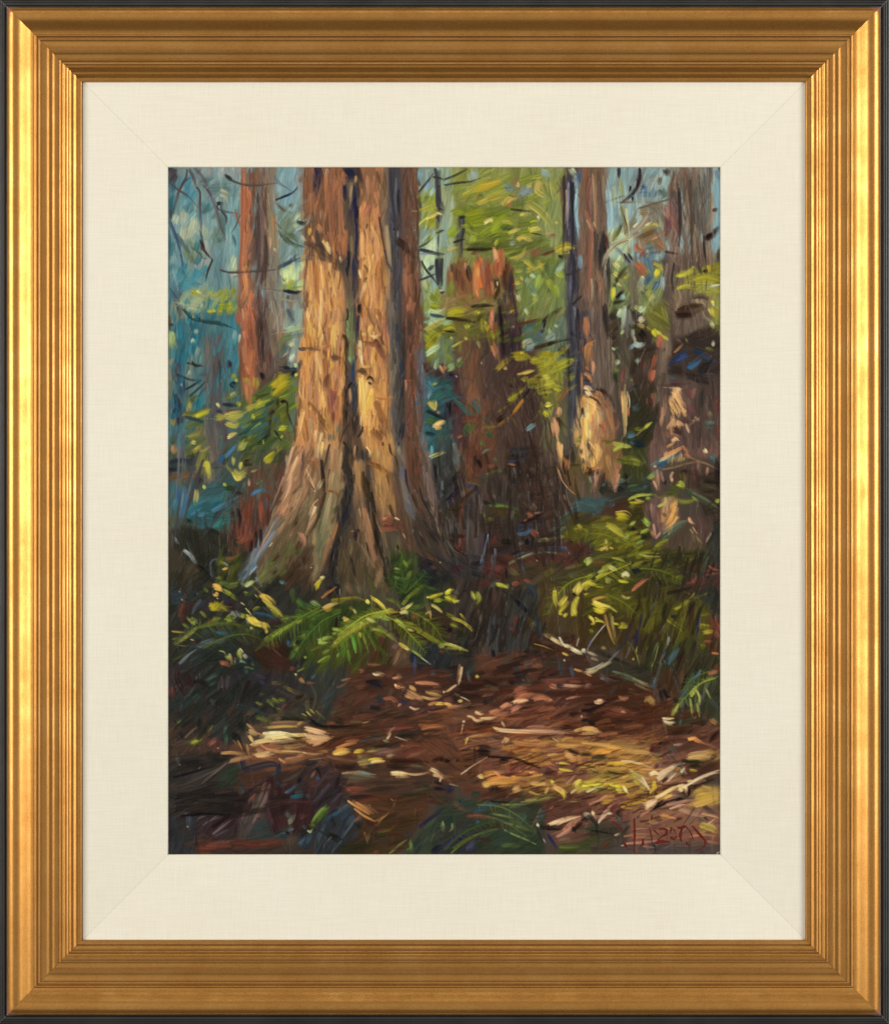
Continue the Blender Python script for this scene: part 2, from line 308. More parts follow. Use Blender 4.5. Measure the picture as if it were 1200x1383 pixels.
# ------------------------------------------------------------------ the canvas and its paint
X0, Y0, TS = 228.0, 225.0, 186.0
U = TS / 120.0
DATA = """
T 0 0
P 7f9e9c/6f9598/8fa8a2 9 26 84 0 0 118 0 118 120 0 120
P 2f5f70/3b7785/356a74 6 20 86 0 0 5 0 4 60 3 120 0 120
P 4a8d9b/5a9aa2/3f8294 8 20 70 5 10 18 6 24 24 36 28 34 44 22 48 10 40 4 30
P 62979f/7aa3a5 8 20 75 6 20 18 16 16 36 6 38
P b0b698/a0ad92/c0c4a0 8 12 80 4 42 14 38 26 50 34 52 36 72 22 66 12 62 6 60
P 9a9c98/8a9494 8 18 85 26 0 62 0 62 10 40 8 30 10
P 5e7d78/6d8a82/54706e 6 24 5 26 13 36 8 58 12 60 18 44 24 30 22
P 47707a/547c80 6 14 45 11 33 24 32 26 44 18 44
P 4b6c69/3f6263/5a7a72 6 20 62 24 30 36 32 50 46 50 66 40 66 46 50 34 46
P 5d7a6e/6d8878 6 14 115 32 65 44 48 50 66
P 6f8163/7d8c68/5f7660 6 14 110 10 66 22 62 29 70 28 80 18 86 13 76
P 5a8a96/6a969a 8 26 88 4 60 12 78 16 92 6 100 2 90
P a3aaa0/949e98 8 18 80 30 60 40 76 34 88 18 90 24 80
P 3d7c8a/4c8f99/5a979c 7 22 150 3 98 12 90 34 88 36 98 24 106 10 110
P 5c8186/6a8c8c/53757c 6 34 90 38 68 52 70 53 120 42 120 38 88
P 74a0a2/88b0ac/64969c 7 26 88 50 32 64 24 62 80 52 76 50 50
P a9bca4/b8c89c 6 16 85 52 78 62 76 62 100 52 96
P 8a9a78/788c74/b0b88c 7 14 60 8 108 30 104 56 108 60 120 10 120
P 9a9c28/a8a83a/8a9030 6 10 70 44 108 58 104 58 120 42 120 36 112
P 92985a/a0a430 5 10 15 18 108 40 108 40 114 22 112
P 4f6478/3c5668 5 30 92 3 96 9 100 10 120 4 114
P 7a584c/6a5048/5e4842/8a6250 6 40 90 64 0 86 0 86 120 60 120 62 90 64 40
P 8c7a6c/7a6e64/6a6058/968674 5 38 90 82 0 94 0 97 120 84 120
P 7a7c7a/8a8a80 4 40 90 90 10 95 10 98 100 94 110
P 4a3c3a/54443f 5 40 90 75 20 79 20 80 100 75 90
P 7ea3ae/6f99a8/8fb0b4 8 22 70 95 0 117 0 117 40 104 40 95 20
P 93a9a0/83a09c 7 20 60 94 20 118 26 118 72 96 66
P 6f8070/7a8a74/607468 5 22 45 92 30 110 38 116 68 108 74 96 58
P a8b488/b4c09a 6 14 70 105 42 118 38 118 52 106 54
P c8d69a/d6df96/b8c880 7 16 82 98 88 117 78 117 108 100 104
P a8a838/8f9a3c 5 12 30 97 98 112 96 110 106 98 108
P 9a9690/7c7c7a/8a7e78 6 16 85 96 106 118 108 118 120 96 120
P 8a6246/6e4c3a 3 40 90 117 4 120 4 120 120 118 120
S
3a3a3c/5a4a4a 6 0 2 5 8 2 14
4a3c40 4 6 2 3 9 1 14
b8643a/a85530 5 65 2 65 22 65 50 64 80 62 120
c9673a/b85a34 6 69 22 69 36 66 42 65 52
c8703c 4 68 50 71 58 69 66 67 76
cf7a40/b86038 5 67 58 66 72 65 84 66 96
d88038/c86a30 6 66 92 68 104 64 118
d07038/b05c34 6 72 108 70 120
e09040 3 66 96 67 106
5e7478 2 65 66 65 78
463a38/5a4a44 4 78 26 77 50 79 80 76 100
5c4a48/7a6a60 3 82 5 80 30 82 60 80 110
8f8478/a89478 3 86 24 88 50 87 68
b89878 2 88 62 88 72
a09078/8a7a68 4 91 40 92 66 95 90
4a4038 3 84 60 85 80 83 100
b0704c 2 91 44 92 56
6a4438 2 70 2 70 20
8a8fb0/7a7a88 2 84 108 83 120
c0603c 2 58 38 60 46 62 51 59 48
b86a4c 1 55 42 58 43
# branches
5f5054/4a4046 3 18 2 22 10 24 18
5a4c50 2 24 18 27 22 27 34 27 46
6a6064 2 27 32 28 48 28 62
5c4c52/756468 3 23 2 30 10 35 22 40 34 43 48 47 58 49 66
5a4a4c 2 16 2 15 9 10 19 8 24 5 36 1 45
584c50 2 1 14 8 20 16 25 20 29
6a6468 1 20 29 26 36 31 41
2c3f68/3a5478 3 1 48 4 56 8 66 11 78
4a5a70 2 10 76 12 84 12 90 15 98
4a4048 2 10 19 13 13 20 9
504848 2 1 38 2 46
6a5658 1 24 6 26 4 28 2
3c3a38/54504a 2 49 7 53 11 60 14 68 16 78 16 88 15 95 14
34343a 3 50 8 55 12
2a2c2c 3 42 32 46 32
283030 1 43 32 42 34 43 37 47 38
4f5c5c 2 46 32 46 38 54 40 60 41
3f4c4c 2 46 39 50 44 50 50
4c5050 1 62 42 58 52 54 58
c8ccb8/a8b8b0 3 44 24 49 26 50 32
b8c4b4 3 45 20 52 24
4c6c70 3 56 60 58 70
3a3030 3 29 67 30 72 28 71
352c34 3 28 64 30 70
3a3232 2 30 72 34 77 38 81
3a3432 2 38 81 35 88 33 94 32 100
5a5a50 1 19 70 26 75 30 80 33 80
6a6650 1 29 90 32 80
4a3c3c/605050 2 45 90 52 92 62 92 75 91 90 90 97 89
3a4452/5a6878 3 94 88 104 84 112 76
404a58 2 100 86 108 82 115 79
1c2430/2a3440 2 93 29 100 26 107 23 112 18
5c5448/706858 3 94 32 100 38 108 41
5e6850 4 107 32 105 36
6e6c68 1 94 10 98 15 105 20 112 24
66745c/7c8868 4 104 44 102 52 100 58
5f6e54 4 101 58 108 60 113 66
55604c 3 100 60 106 66 113 69 118 70
5a6450 3 95 56 100 62 106 68
c4d4cc 3 116 60 119 68
6a6a48 2 93 48 98 54
d8d8c0 2 92 71 93 74
303a44 3 112 48 118 50 120 48
7a8070 2 112 56 119 54
202630/2c343c 3 100 108 106 109 112 110 115 108
263036 2 105 110 104 107
4a5a60 3 104 112 103 118
7a7870 2 85 107 95 108 104 109
8a8880 2 98 115 108 117 117 117
5a5c58 1 99 98 101 100
8f9040/a8a830 4 50 114 47 118
c8cc80 3 24 108 28 110
b4b440/a0a030 4 20 109 24 111
7a9a94/8aa8a0 4 12 100 20 98 30 100
c8a838 2 67 86 68 90
4c4440 1 1 106 5 112 9 118
88a4a4 3 36 14 44 10
T 1 0
P 8a5c44/9a6a4a/7c5440 6 44 90 0 0 35 0 35 60 0 50
P a8663f/9a5c3c/b47448 6 44 90 14 10 33 4 34 80 24 80 14 60
P c08858/d09a60/b87848 6 34 90 0 74 8 78 24 82 34 100 34 120 0 120
P 5c4c42/6a5848/4c4440 5 40 90 33 10 44 6 46 120 34 120
P 9a6c48/a87850/8a6042 6 44 90 45 0 66 0 68 60 45 60
P c88a54/d09858/b87a48 6 40 90 45 36 62 36 70 80 72 120 45 120
P 7c6a56/8a7862/6e5e50 5 44 90 64 0 72 0 75 120 68 100
P 4c4c54/56545c/403f48 5 50 90 69 0 83 0 83 80 82 120 75 120 70 60
P 6b4e42/755444/5f463c 6 50 90 82 0 96 0 98 120 82 120
P 8a5a42/9a6244 5 40 90 83 74 96 78 100 120 85 120
P 97b4a8/a8c0b0/88a8a4 7 22 88 96 0 120 0 120 120 100 120 97 60
P 8f9a2c/a0a23a/7a8a30 8 18 70 97 24 112 16 113 50 104 58 98 50
P b8cc98/c4d4a8 7 16 85 98 60 113 60 114 88 104 96 98 90
P a8b890/8f9a40/7c8c34 7 14 70 101 100 120 98 120 120 102 120
S
22264a/2c2c48 6 9 1 9 10 7 22
2e2c44/4a4048 5 12 2 11 12 8 26
7a5a48 3 3 2 2 20
b06a40/9a5a3a 4 3 24 3 38 4 46
b86e3c 3 9 30 8 42
4a4a48/3c4440 4 4 40 5 46 8 52
c07448/b06840 4 17 8 16 22
c8b088/b89070 3 18 2 17 8
a8643c/985838 5 22 12 21 34 23 60
aa6a44 4 30 10 29 40 30 66
5a3c30 1 24 30 24 46
302c30/24263c 5 33 2 40 4 38 10
1f2242/2a2a44 6 35 4 40 7 36 12
28284a 3 33 16 33 30
8a7a64/7a6a58 4 39 14 37 26 38 38
5a5048 4 35 26 35 46
1c2040/26284a 4 42 18 42 30 43 46 44 62 43 76 45 84
1e2036 4 44 34 44 54
22264a/30304c 4 41 78 42 94 41 106 44 118
20242e 3 37 74 36 84 35 94
2c2c34 2 34 88 36 98
6a5c48 4 38 90 39 104 37 118
7a6448/8a7450 3 39 60 40 72 39 86
4c3c34 5 44 2 46 10 48 18
c09060 2 43 8 42 14
b46e46 5 52 8 54 24
8a6048 5 60 4 60 20
ce7c44/c07040 4 60 22 62 34
d08a50/c07a48 5 50 31 48 40 47 44
c88450/d49458 6 60 36 58 46 56 52
b86a44/a86040 5 54 34 50 44
c87e4c 4 62 36 62 46 64 56
4a3a30 2 53 50 51 56 50 60
e0a060/d09258 5 52 54 54 64 52 74
d89a58/e0aa68 5 48 58 48 72 50 84
e4b070/d8a060 4 56 52 60 62 62 74
3a3030 2 63 44 65 56 67 68 69 80
2a2428 1 65 60 68 72 70 86
c88c58 5 60 66 62 78 62 90
d49858/e0a860 5 54 74 56 88 54 100
b07040/a06438 4 64 82 62 96 66 110
80502f 3 66 80 67 100 68 112
4c3028 4 49 80 51 82
5a4a38 2 50 86 53 90 51 94
604a34 2 52 88 54 94
3a2c34 2 52 97 50 101
f0d090/e8c080 3 46 90 48 98
e8c488 3 51 102 49 108 47 116
e0a868/c88c58 5 56 96 57 110 55 119
c08050 5 62 96 62 118
a89070/8a7860 4 69 52 71 70 73 86
9a8060 4 72 90 72 118
403c44/302f38 3 73 4 74 24 76 44 78 60
707078/5a5a64 2 78 10 77 30 79 50
2c2c34 2 80 20 81 44
68686e 3 72 30 74 50
2a2626 4 76 54 80 54
888890 2 79 56 78 64
2e2420/3c2c26 6 78 64 84 68 90 74 94 78
3a2a24 5 80 64 88 71
4a4a54 4 76 66 77 90 78 112
5c5860 3 80 78 81 100
6c5040 3 74 92 74 118
8a5c48 4 95 4 94 20 96 34
9a6850 4 89 60 90 66 94 72
a8684a/8c5a40 4 86 90 87 112
9c5e3e/ac6e4c 3 90 84 91 100 94 118
5e4a44 3 96 70 98 84 99 98
e0c078/d8b468 4 14 64 18 70 20 76
ead090 3 18 66 21 76
c89060/b87c50 4 10 50 12 58
b8906c 3 13 38 13 48
e0b840 3 3 54 2 60
c88c5c 3 5 60 7 66
4f4038/5a483c 6 0 66 8 71 16 76 22 82
5a4a3c/6a5444 5 6 76 14 79 20 83
4a3c38 3 10 68 16 74
e8dcc8 2 29 78 30 84
8f5038 3 31 76 32 82
5c4438 3 24 72 28 80
d4985c/e0a864 5 3 82 4 100 3 118
c07a44 4 8 86 9 118
e8b878/dca866 4 12 86 13 104 12 119
dcb070 4 20 84 19 92
7c5438 3 24 86 25 100
d89858 4 18 100 18 118
c89058/e0b070 4 27 92 26 112
7a5c40 2 22 100 22 116
d8a468 3 30 100 31 118
a86a40 3 33 60 34 74
7ea8b0 5 99 4 98 14
88b0c0/7aa6b4 5 106 14 103 20
9cc0c4 4 108 24 112 18
36323c/4a4650 3 112 2 114 16 113 34
2e2c34/48464e 4 115 4 115 24 114 46 114 68
5c5c5c 2 116 20 117 50
38343c 2 98 22 101 18 106 12 110 6
3c3a34 2 110 9 116 10 120 12
2f3034/444850 5 114 80 115 96 116 106
3a3a3a 3 118 80 118 104
363c40 3 98 72 106 74 114 76 120 76
8a98a0 2 99 76 112 75
4a4c40 2 98 70 104 67 110 62
3a3c3a 2 113 58 120 55
3c3c34 2 113 36 120 38
3a3a34 2 100 82 104 90 110 97 114 103
4a4c48 3 106 90 111 86
45483f 2 98 99 106 96 113 93
6c7a38/8a9030 5 104 28 108 27 103 34
a8a83c/9a9c2c 5 100 38 110 34 112 42
a09a28 5 104 50 112 46
d8c060/c8b450 3 104 45 110 43 115 40
f0e4b8 2 104 45
e0d8b0 2 113 40 116 41 118 42
8a9220 6 108 112 112 116
c8dab0 4 102 100 104 108
202020 4 117 108 120 110
c8d0c8 2 116 108 120 107
7a8a34 4 106 64 110 60
T 2 0
P 8a8f4c/969a58/7a8444 8 22 80 0 0 104 0 104 120 0 120
P 8a9444/a0a050/7c8840 8 22 20 4 4 60 2 56 30 20 34 4 20
P 8f9a60/9aa268/848f58 7 34 90 84 8 104 6 104 80 88 80 84 40
P 8aa4a8/9ab0b0 7 14 150 84 2 104 2 102 5 86 10
P 8fa6a8/a0b2b0 6 14 100 22 4 32 2 26 14 22 12
P 70802c/82881c/606e28 8 20 150 6 36 40 34 56 50 36 62 20 62 10 50
P 6c7434/5a6a30/78803c 8 22 10 30 26 74 30 80 64 40 70 26 60
P 5a5c30/6a6a34/4e5430 7 24 3 18 62 70 62 74 72 20 74
P 7c7e48/6a7040 7 22 15 50 58 96 64 96 78 72 78
P 74824c/84904c/66784a 7 20 75 60 82 106 80 106 120 60 120
P 7c4f34/6b4530/8c5838 7 26 90 2 82 62 80 60 116 2 116
P 6a4a38/5c4030/74523c 6 26 90 48 82 60 84 62 120 46 120
P 4c4650/3f3a44/5c5860 5 40 90 103 6 112 2 117 120 106 120
P 6a5038/7a6040 4 50 90 101 2 106 2 105 80 103 60
P 8a6a48 6 24 20 0 110 46 114 46 120 0 120
P 88b0b8/9ac0c4/7ca0ac 4 40 90 113 6 117 4 117 66 114 60
P 7a6250/6a5448 3 50 90 118 20 120 20 120 120 117 120
S
c8a024/b89a28/d4b040 6 30 18 38 16 46 14
b89c30/a8982c 6 26 20 36 18 50 12
9a8a34 5 20 24 14 26
9a9a40 6 8 16 16 8 20 3
3a3c30 2 0 16 12 14 22 13 32 10
4a4a38 2 0 11 8 8 20 2
b0a850 3 30 32 40 28 50 24
c0aa48/b8a040 5 30 32 36 29 44 27
a89a3c 6 38 28 52 24
c4a850/b09a44 6 52 32 56 27 64 26
b8a040 4 50 30 53 34
8fa0a0/7c9090 7 66 24 72 20 76 24
849890 6 52 14 58 20 62 17
a86a44 3 55 34 58 32
98503c 2 28 27 32 27
9a6a48 4 62 10 60 16
e0b080 3 64 13 64 17 62 16
c8b060/d4b458 2 72 18 76 16
b8a050/a89c54 6 82 12 80 20 86 24
9a9850 7 88 14 90 24
98964a/8c9048 9 94 14 96 24 98 30
c8c850 3 98 48 97 50
a8a848/98984a 7 74 32 82 38 88 44 93 51
c0b45c/a09c48 3 74 34 82 40 90 50
9a9040/b8a850 4 72 36 78 33
8a9450 5 52 46 58 46 61 51
b0a848/98983c 5 51 48 56 47 60 51
3c5030/4a5a30 6 50 52 56 54 64 52
40502c 5 40 60 56 60
8c9828/a0a030 6 6 40 14 38 18 42
98981c/a0a420 7 20 42 30 40 38 38
90981c/7c8c20 7 22 50 34 48 44 46
98a424/889c20 7 40 56 46 50 52 44
7a8a28 7 8 60 14 54
a4b030/92a428 5 24 64 27 60
d8c860/c0b450 3 40 48 42 46
f0e8b8 3 35 49 38 47 42 45
5a6a28 4 18 48 26 56
8aa030/98ac28 8 4 60 10 54 14 52
a8a840 2 2 65 4 64
c8b858/b8a848 3 3 72 8 71 12 70
3a3844/4c4a54 6 15 43 15 54 13 64 14 78
30303c 3 13 44 18 44
6a7080 3 12 52 11 60
2c2c28 2 8 66 18 63
d8c850/c4b440 3 66 42 70 41
d0c848 2 75 48 82 47
e0c858/d4bc50 4 56 58 60 56 66 54
f0d870/c8b040 4 74 56 78 54 84 54
e0c458 3 74 54 80 57
d0b858/b8a444 5 64 64 68 61 76 65
a09c40 3 68 60 78 60
c09880 3 88 58 94 59
8a7054 4 92 60 98 61
d0e0d8 3 81 43 82 46
a8bccc/88a0b0 4 57 67 62 66
8a9a9a 3 60 66 56 68
a8a42c/90982c 3 44 68 47 63
3a3c24 1 56 25 64 26
3c3824 2 58 37 66 38 76 39
34382c 1 76 58 86 60
282818/383420 3 20 72 34 72 44 71
8a8a3c/9a9844 9 52 78 60 76 68 74
a89c44/b8a848 3 62 80 68 76 71 69
8f9840 5 52 76 64 70
a06048/7a5040 6 76 76 84 74
5c3a28 3 86 77 92 75 100 72
a89a34/b8a83c 7 98 72 106 69 113 70
b8a030 3 98 74 108 75
c8a828 2 108 74 108 76
e08850/f0a070 4 43 71 45 80 46 92
f0b080/e09858 2 44 72 46 86
c86030/b85028 6 49 72 50 84 48 94
a04828 5 46 82 44 98
c85a24/b04a20 6 30 80 34 92 36 106
e08030/d87028 6 28 86 27 100 28 112
f0b060/e89840 4 29 88 28 98
b04820/a03c1c 5 37 84 38 100 36 112
c85828 4 33 84 34 108
e09040 3 28 108 30 114
8a3820 3 24 76 32 73
c08060/a86850 3 18 84 19 90
3c2a28 4 20 86 22 100
5c4030 6 8 86 10 100
6a4434 6 14 92 16 108
c87030 3 6 92 6 98
d87a30 2 41 100 42 112
302018/40301c 5 45 98 46 108 43 116
e8d8b0 1 46 100 46 104
a88850 1 45 106 43 110
4c3424 5 54 84 53 100 54 112
2c2830/3c3440 5 58 96 58 110 60 119
44383c 4 52 110 52 119
7a3820 2 60 100 62 110
a8a048 3 62 91 68 90
c8a848/d4b040 4 62 102 66 101
c0a848 3 66 96 69 99
b0a43c/c4b440 4 70 82 76 86 78 90
b8a83c 4 82 82 84 88 88 90
e0c060/c8b450 2 72 89 80 87
c0b048 3 72 92 80 88 88 84
b8d0b0/a8c8a8 4 76 94 79 97
a8c0a0 3 72 97 71 102
c8d4c0 4 64 112 65 118
90a84c/a0b040 6 84 96 80 106
a4ac38 6 90 98 94 108
98ac34 6 96 104 98 114
b0bc40/a8b438 5 98 92 104 96
a8d0c8/90c0bc 5 98 92 101 87 105 82
c0dcc8 3 99 90 104 88
6c9070 5 74 104 80 110
a0b880 4 80 112 76 110
b8b840 4 80 114 78 118
2a3024 3 100 78 104 79
6a7c50 4 62 108 68 106
5a6c48 6 88 84 90 96
34302c/4c4844 3 104 8 105 40 103 80
8a8aa0/7070a0 2 108 14 107 40 108 60
302c34 3 110 14 112 50 110 90
a89890 2 106 20 105 50
1c2028 2 112 14 115 60
4c6890/3c5c90 4 116 4 117 14
98c8cc/88b8c4 4 115 24 114 44 116 64
34343c 3 112 76 113 110
b0c4c8 1 107 30 106 38
6a6a90 2 110 92 110 118
383028 2 106 94 112 93 119 90
2c2a2a 2 112 120 120 112
7898a8 4 118 78 119 90
a8c4c0/c0d8c8 5 110 2 114 8
T 3 0
P 93b0ac/a4bcb2/84a8ac 8 24 88 18 0 118 0 120 70 18 90
P b0c4a0/c0ce9c/a0b898 8 18 60 20 50 44 56 44 80 24 86
P 8a948c/7a8f94 7 20 70 36 2 68 2 68 24 40 26
P 78604f/866c58/6c5648 5 40 90 0 0 20 0 22 90 22 120 2 120 0 60
P 7c8a5c/9aa060/6a7a50 7 20 60 24 80 70 84 70 120 22 120
P 6a6050/7a6c58/5a5448 6 40 90 39 70 48 70 50 120 39 120
P 786450/6a5a48/847058 7 34 110 40 46 56 30 76 26 82 70 66 76 46 70
P 6c5448/7a6254/5c4a42/826a5c 5 44 90 74 0 113 0 112 100 74 100
P 5a4c44/6c5c50/4c4240 5 44 90 73 70 96 80 94 120 72 120
P 8c7454/9a8060 4 40 90 110 20 114 20 114 90 110 90
P 88b0bc/98bcc4/7ca4b0 6 30 90 113 4 120 4 120 60 114 78
P 7c7c30/8a8834/9a9438 8 20 15 80 94 120 80 120 112 84 108
P 7c6450/6a5848/9a9080 5 20 90 80 106 120 110 120 120 76 120
S
8a5a48/7a5040 6 4 2 4 20 6 38
7c4838/6c4438 5 6 8 5 30 8 44
a08070/8a7060 3 10 8 11 30 12 52
5a4a40 4 14 4 15 24 17 48
9a8a70 2 18 8 18 30
a86a50/98604a 3 3 40 8 56 7 76 6 100 4 118
c8a890 2 4 46 9 58
7a4c3c 3 2 60 4 80 3 110
b89880 2 10 48 12 54
34302c/44403c 6 12 58 14 72 12 94
24262a/3a3c40 5 17 58 18 76 16 96
302420 4 20 64 21 78
4a2c24 3 20 60 22 72
584c44 5 10 100 14 112 12 120
8f6450 3 16 98 15 118
b0a090 2 8 98 8 118
3a3634 3 22 80 23 100 22 118
7c7c80 2 20 92 21 112
9abcc4/8cb4bc 6 22 20 24 40 23 56
a8c8c4 5 28 18 27 34
8a8c58/9a9868 4 32 10 34 20 36 34
92905c/807c58 4 34 34 37 46 39 60 40 74
c0b88c/a8a078 2 38 36 40 54 41 70
403830 1 36 42 40 60
32303c 3 32 1 32 9
281c20/38282c 3 50 2 50 10 48 18 44 24 38 29 34 32
1c1a1c 2 42 17 41 22
2c2828 2 44 26 44 30
6a6050 2 20 31 28 28 36 25
7c7464 2 30 31 40 31 52 31
8c8474 1 36 29 46 30
5a5040/6c604c 2 50 36 60 33 70 30 80 27
9c9484 1 60 11 70 8
305890/2a5080 5 52 18 56 18
5c8498/4c7890 7 52 22 56 22 60 24
5a7884 6 62 20 60 28
6c7c70/5c6c64 8 68 20 72 24 70 27
8ab0b8 4 60 6 64 3
6a8890 2 58 10 66 2
50403a 6 72 3 76 8
5c4840 3 68 10 67 16
4a3c38/5a4c44 6 80 22 82 40 88 56
3c3030 3 84 22 85 40 84 70
8a7464/9a8470 3 90 20 92 40 92 60
4c4038 3 94 12 95 40 96 80
7c7c70/6c6c64 8 104 8 102 30 104 60
5c605c/74746c 6 108 8 109 30 108 70
68645c 5 100 12 99 40 100 70
302c2a 2 106 60 108 84
9a8c78 2 98 50 100 90
8c5c5c/a07070 5 74 32 76 46 82 56 78 70
98747c 4 78 28 82 44 80 58
b8a0a0/a08484 3 70 38 74 46
7c4c50 5 74 44 75 54 72 60
6a5a48/7c6c54 7 58 34 66 36 68 44
8a7c64 5 50 40 58 38
746c50 6 46 46 40 54 36 58
7c7c48/8a8850 6 32 54 28 62 28 68
5c5c3c 3 34 50 30 60
908848 5 52 54 62 50 70 48
c0b860 3 62 50 68 52
8a6a50/9a7a5c 5 54 66 64 60 74 54
5a4830/6a5838 5 50 62 58 58 66 54
e8f0f0/c0ccc8 3 45 53 49 49
dce8e8 2 55 51 60 48
b8b0a8/8c8480 4 57 43 52 50 46 56 40 60
9c9c94 3 42 58 46 54
a8a494/d0ccb8 4 42 62 34 65 26 70 22 76
c0c0b4/9a988c 4 24 72 20 80 18 88
4a4640 1 40 64 30 68 22 76
3a3838 1 21 80 17 90
c0603c/b05434 4 46 68 48 72 54 73
a04830 4 54 74 50 78
b86044 7 48 84 52 88 56 94
8a5c3c/a07048 6 66 66 72 70
7c6440/8a7848 7 56 66 64 64
607c80/50707c 7 58 70 62 68
4f7080/5c8090/3c6478 9 52 78 56 84 58 90
557890 6 50 80 64 76 68 75
607888 6 60 82 62 90
9a8850 2 56 79 59 75
706c70/8c8c8c 7 38 78 42 82 46 85
303438 2 40 76 44 82
2c3034 2 36 76 42 84
e8e8b0/c8c890 6 28 84 32 88
d4cc70/c0c070 4 28 92 32 96
b89c20 3 38 96 36 98
e0e4b0 4 28 100 34 104
30301c/504c2c 3 28 104 30 98 34 93 38 88
6a5c34 3 38 92 30 100
5c4c30 2 24 92 30 94 32 96
e0d830/d0c820 5 27 106 26 116
201c14 3 30 114 36 108
303020 4 26 119 38 116
98b8b8 4 36 112 34 116
d8c830/c8b820 6 66 90 64 96
d0b838/b8a030 3 62 84 68 87 70 92
a8a430/90902c 4 58 108 56 112
c0c060 5 62 112 58 119
406080/4c7090 7 60 94 54 104
54789c 6 66 100 62 108
2c4c68 5 52 110 56 106
9cb8c8 4 70 96 70 108
98a0a0 4 52 98 50 104
d0d4b8 5 51 97 54 98
a05840 5 50 90 52 94
8c8078 4 48 104 52 106
3c3430 2 80 84 78 98 80 112
7a6c60 3 86 90 88 110
4a4440 3 100 84 104 94
28241c 4 106 92 110 90
a8a838/c0b838 5 84 94 90 93 98 88
b8b03c 3 96 88 98 87
98902c/b0a434 6 90 102 100 100 116 100
a09834/8a8428 7 96 98 108 96 118 98
c0b840/a8a038 4 83 106 90 104 98 105
8a7c20 7 114 90 118 86
b8a020/c8b428 4 110 86 111 92
9c9850/8a8c54 7 104 106 112 104 118 108
c8c8a8 3 112 104 120 103
4a4038 4 96 114 104 112 110 116
f0d848 3 113 117 114 120
38241c/281a18 5 108 63 114 59 119 52
201818 3 108 62 112 58
4c4038 3 114 38 118 37
5c7c98 3 116 4 118 12
48342c 2 72 74 84 76
8c7070 3 74 84 72 98
T 0 1
P 4a7478/3d6c76/547f80 8 24 85 0 0 60 0 60 120 0 120
P 8a9078/9a9c84/7c8470 7 18 85 0 0 26 0 24 8 12 12 6 20 0 20
P 2f6a74/3a7884/2a5f6c 8 22 80 5 14 28 12 30 40 10 50 5 50
P 3c808c/2f7282/4a8c94 8 24 80 45 14 61 12 62 50 50 90 50 40
P 547c7c/4a7074/5c8480 8 22 90 34 8 48 8 48 24 34 24
P 7c8048/8a8a38/90902c 7 14 160 30 0 60 0 56 8 38 8
P 8a7c60/7a7860/6a7460 6 20 88 0 24 7 24 8 60 3 84 0 84
P 605450/54484a/6a5f58 5 44 90 31 24 46 26 50 68 50 120 32 120
P 50464c/3c3844/464a5c 5 34 88 6 50 14 44 15 80 12 106 3 100
P 3f5f6c/4a6a74 7 24 80 4 100 14 96 14 120 4 120
P 6c8078/5c7874/7a8c80 7 16 80 16 48 32 40 30 80 16 80
P 4c5c48/5a6844 7 18 30 14 78 32 78 32 120 14 120
P a85c3a/b86840/9a5034 6 40 88 60 0 76 0 78 60 76 90 67 92 62 60
P 5c463c/4a3832/6c5448 6 40 88 72 0 86 0 86 70 76 72 76 30
P 7c6e60/6c6056/8a7a6a 6 34 88 83 0 100 0 102 30 94 46 84 48
P 6a5a50/5c4c44 6 20 88 80 46 104 46 100 56 84 66
P 8a9a90/9ab09c/7c8c84 7 20 80 99 0 118 0 117 60 104 56 100 20
P 5a6838/4a5c3c/6c7428 7 22 40 62 86 100 60 112 60 110 120 62 120
P 3c6060/48706c/34544c 7 24 45 60 92 86 88 86 114 62 120
P 6a7c68/5c7064 6 24 85 106 64 116 60 112 100 104 120
P 5c6650/4c5848 6 18 80 50 60 66 70 66 100 50 100
P c08450/d0945c/b07444 5 34 95 118 0 120 0 120 120 110 120 114 60
S
404048/54545c 4 8 0 10 8 10 14
a8b088/98a080 7 16 2 24 4
a8b878/90b070 5 2 24 2 38
4a3c30 3 0 10 1 22
304a4c 3 0 18 4 18
203c40/2c4c4c 3 13 4 17 9 22 13 34 15 44 16 54 20
c8c040 2 21 11 22 11
1c6078/2c7080 6 20 18 28 16
c8b828/a8a028 4 34 6 42 5
dccc40 2 39 5 41 7
c0b830 3 54 1 51 4
a0a024/8a9028 6 44 2 54 1
9ab8a0 4 24 22 23 26
a8c4a8/90b0a0 5 22 30 21 35
90a090 4 26 38 24 46
88a8a8/a0b8b0 3 58 24 56 31
b8c0a0 2 62 26 61 34
3c2a3c/302838 5 53 50 53 56
202a38 5 53 71 60 69
1c2838 2 53 70 57 73
7c8c3c/8a9430 5 54 62 58 64
d0c830 4 58 66 60 66
7c8434/949438 5 52 80 56 78 60 77
b0b090 2 54 79 58 76
a8a828/989820 4 60 88 62 85
c86a3c/b05830 5 68 0 67 12 66 24
b86040 5 60 8 61 18
d8744c/c86038 4 66 24 68 34
c08c58 2 64 4 65 14
e07848 3 68 6 67 16
b86438/c87040 6 66 36 68 46 70 60
c88050 3 68 54 70 62
b07848 5 69 66 70 78 70 88
8a5a40 3 62 40 63 52 62 66
b0602f/c86c38 4 73 40 72 56
302420/3c2c28 5 79 16 79 30 80 44 80 56
241c1c 3 80 60 83 66
6a4038/5c342c 4 88 40 88 54
8a7c7c 2 83 0 83 10
5c4c48 4 92 22 91 36
a07860 3 98 22 95 32
8a5c40 2 84 50 84 60
5a6468/4c585c 6 104 4 108 12 106 16
88a098/9cb4a0 5 114 4 112 16 106 20
a8c8a0/c0d8b0 6 103 22 112 20 114 16
6c7850/5c6c44 6 108 27 100 30 95 36
7c8c78 5 116 26 108 28
d0d8a8/b8c890 6 106 34 109 36
4c7c80/3c6c74 3 104 37 98 43 94 47
b8a8a0 2 104 41 98 46
a8b0a0/c0c8a8 5 108 44 106 50
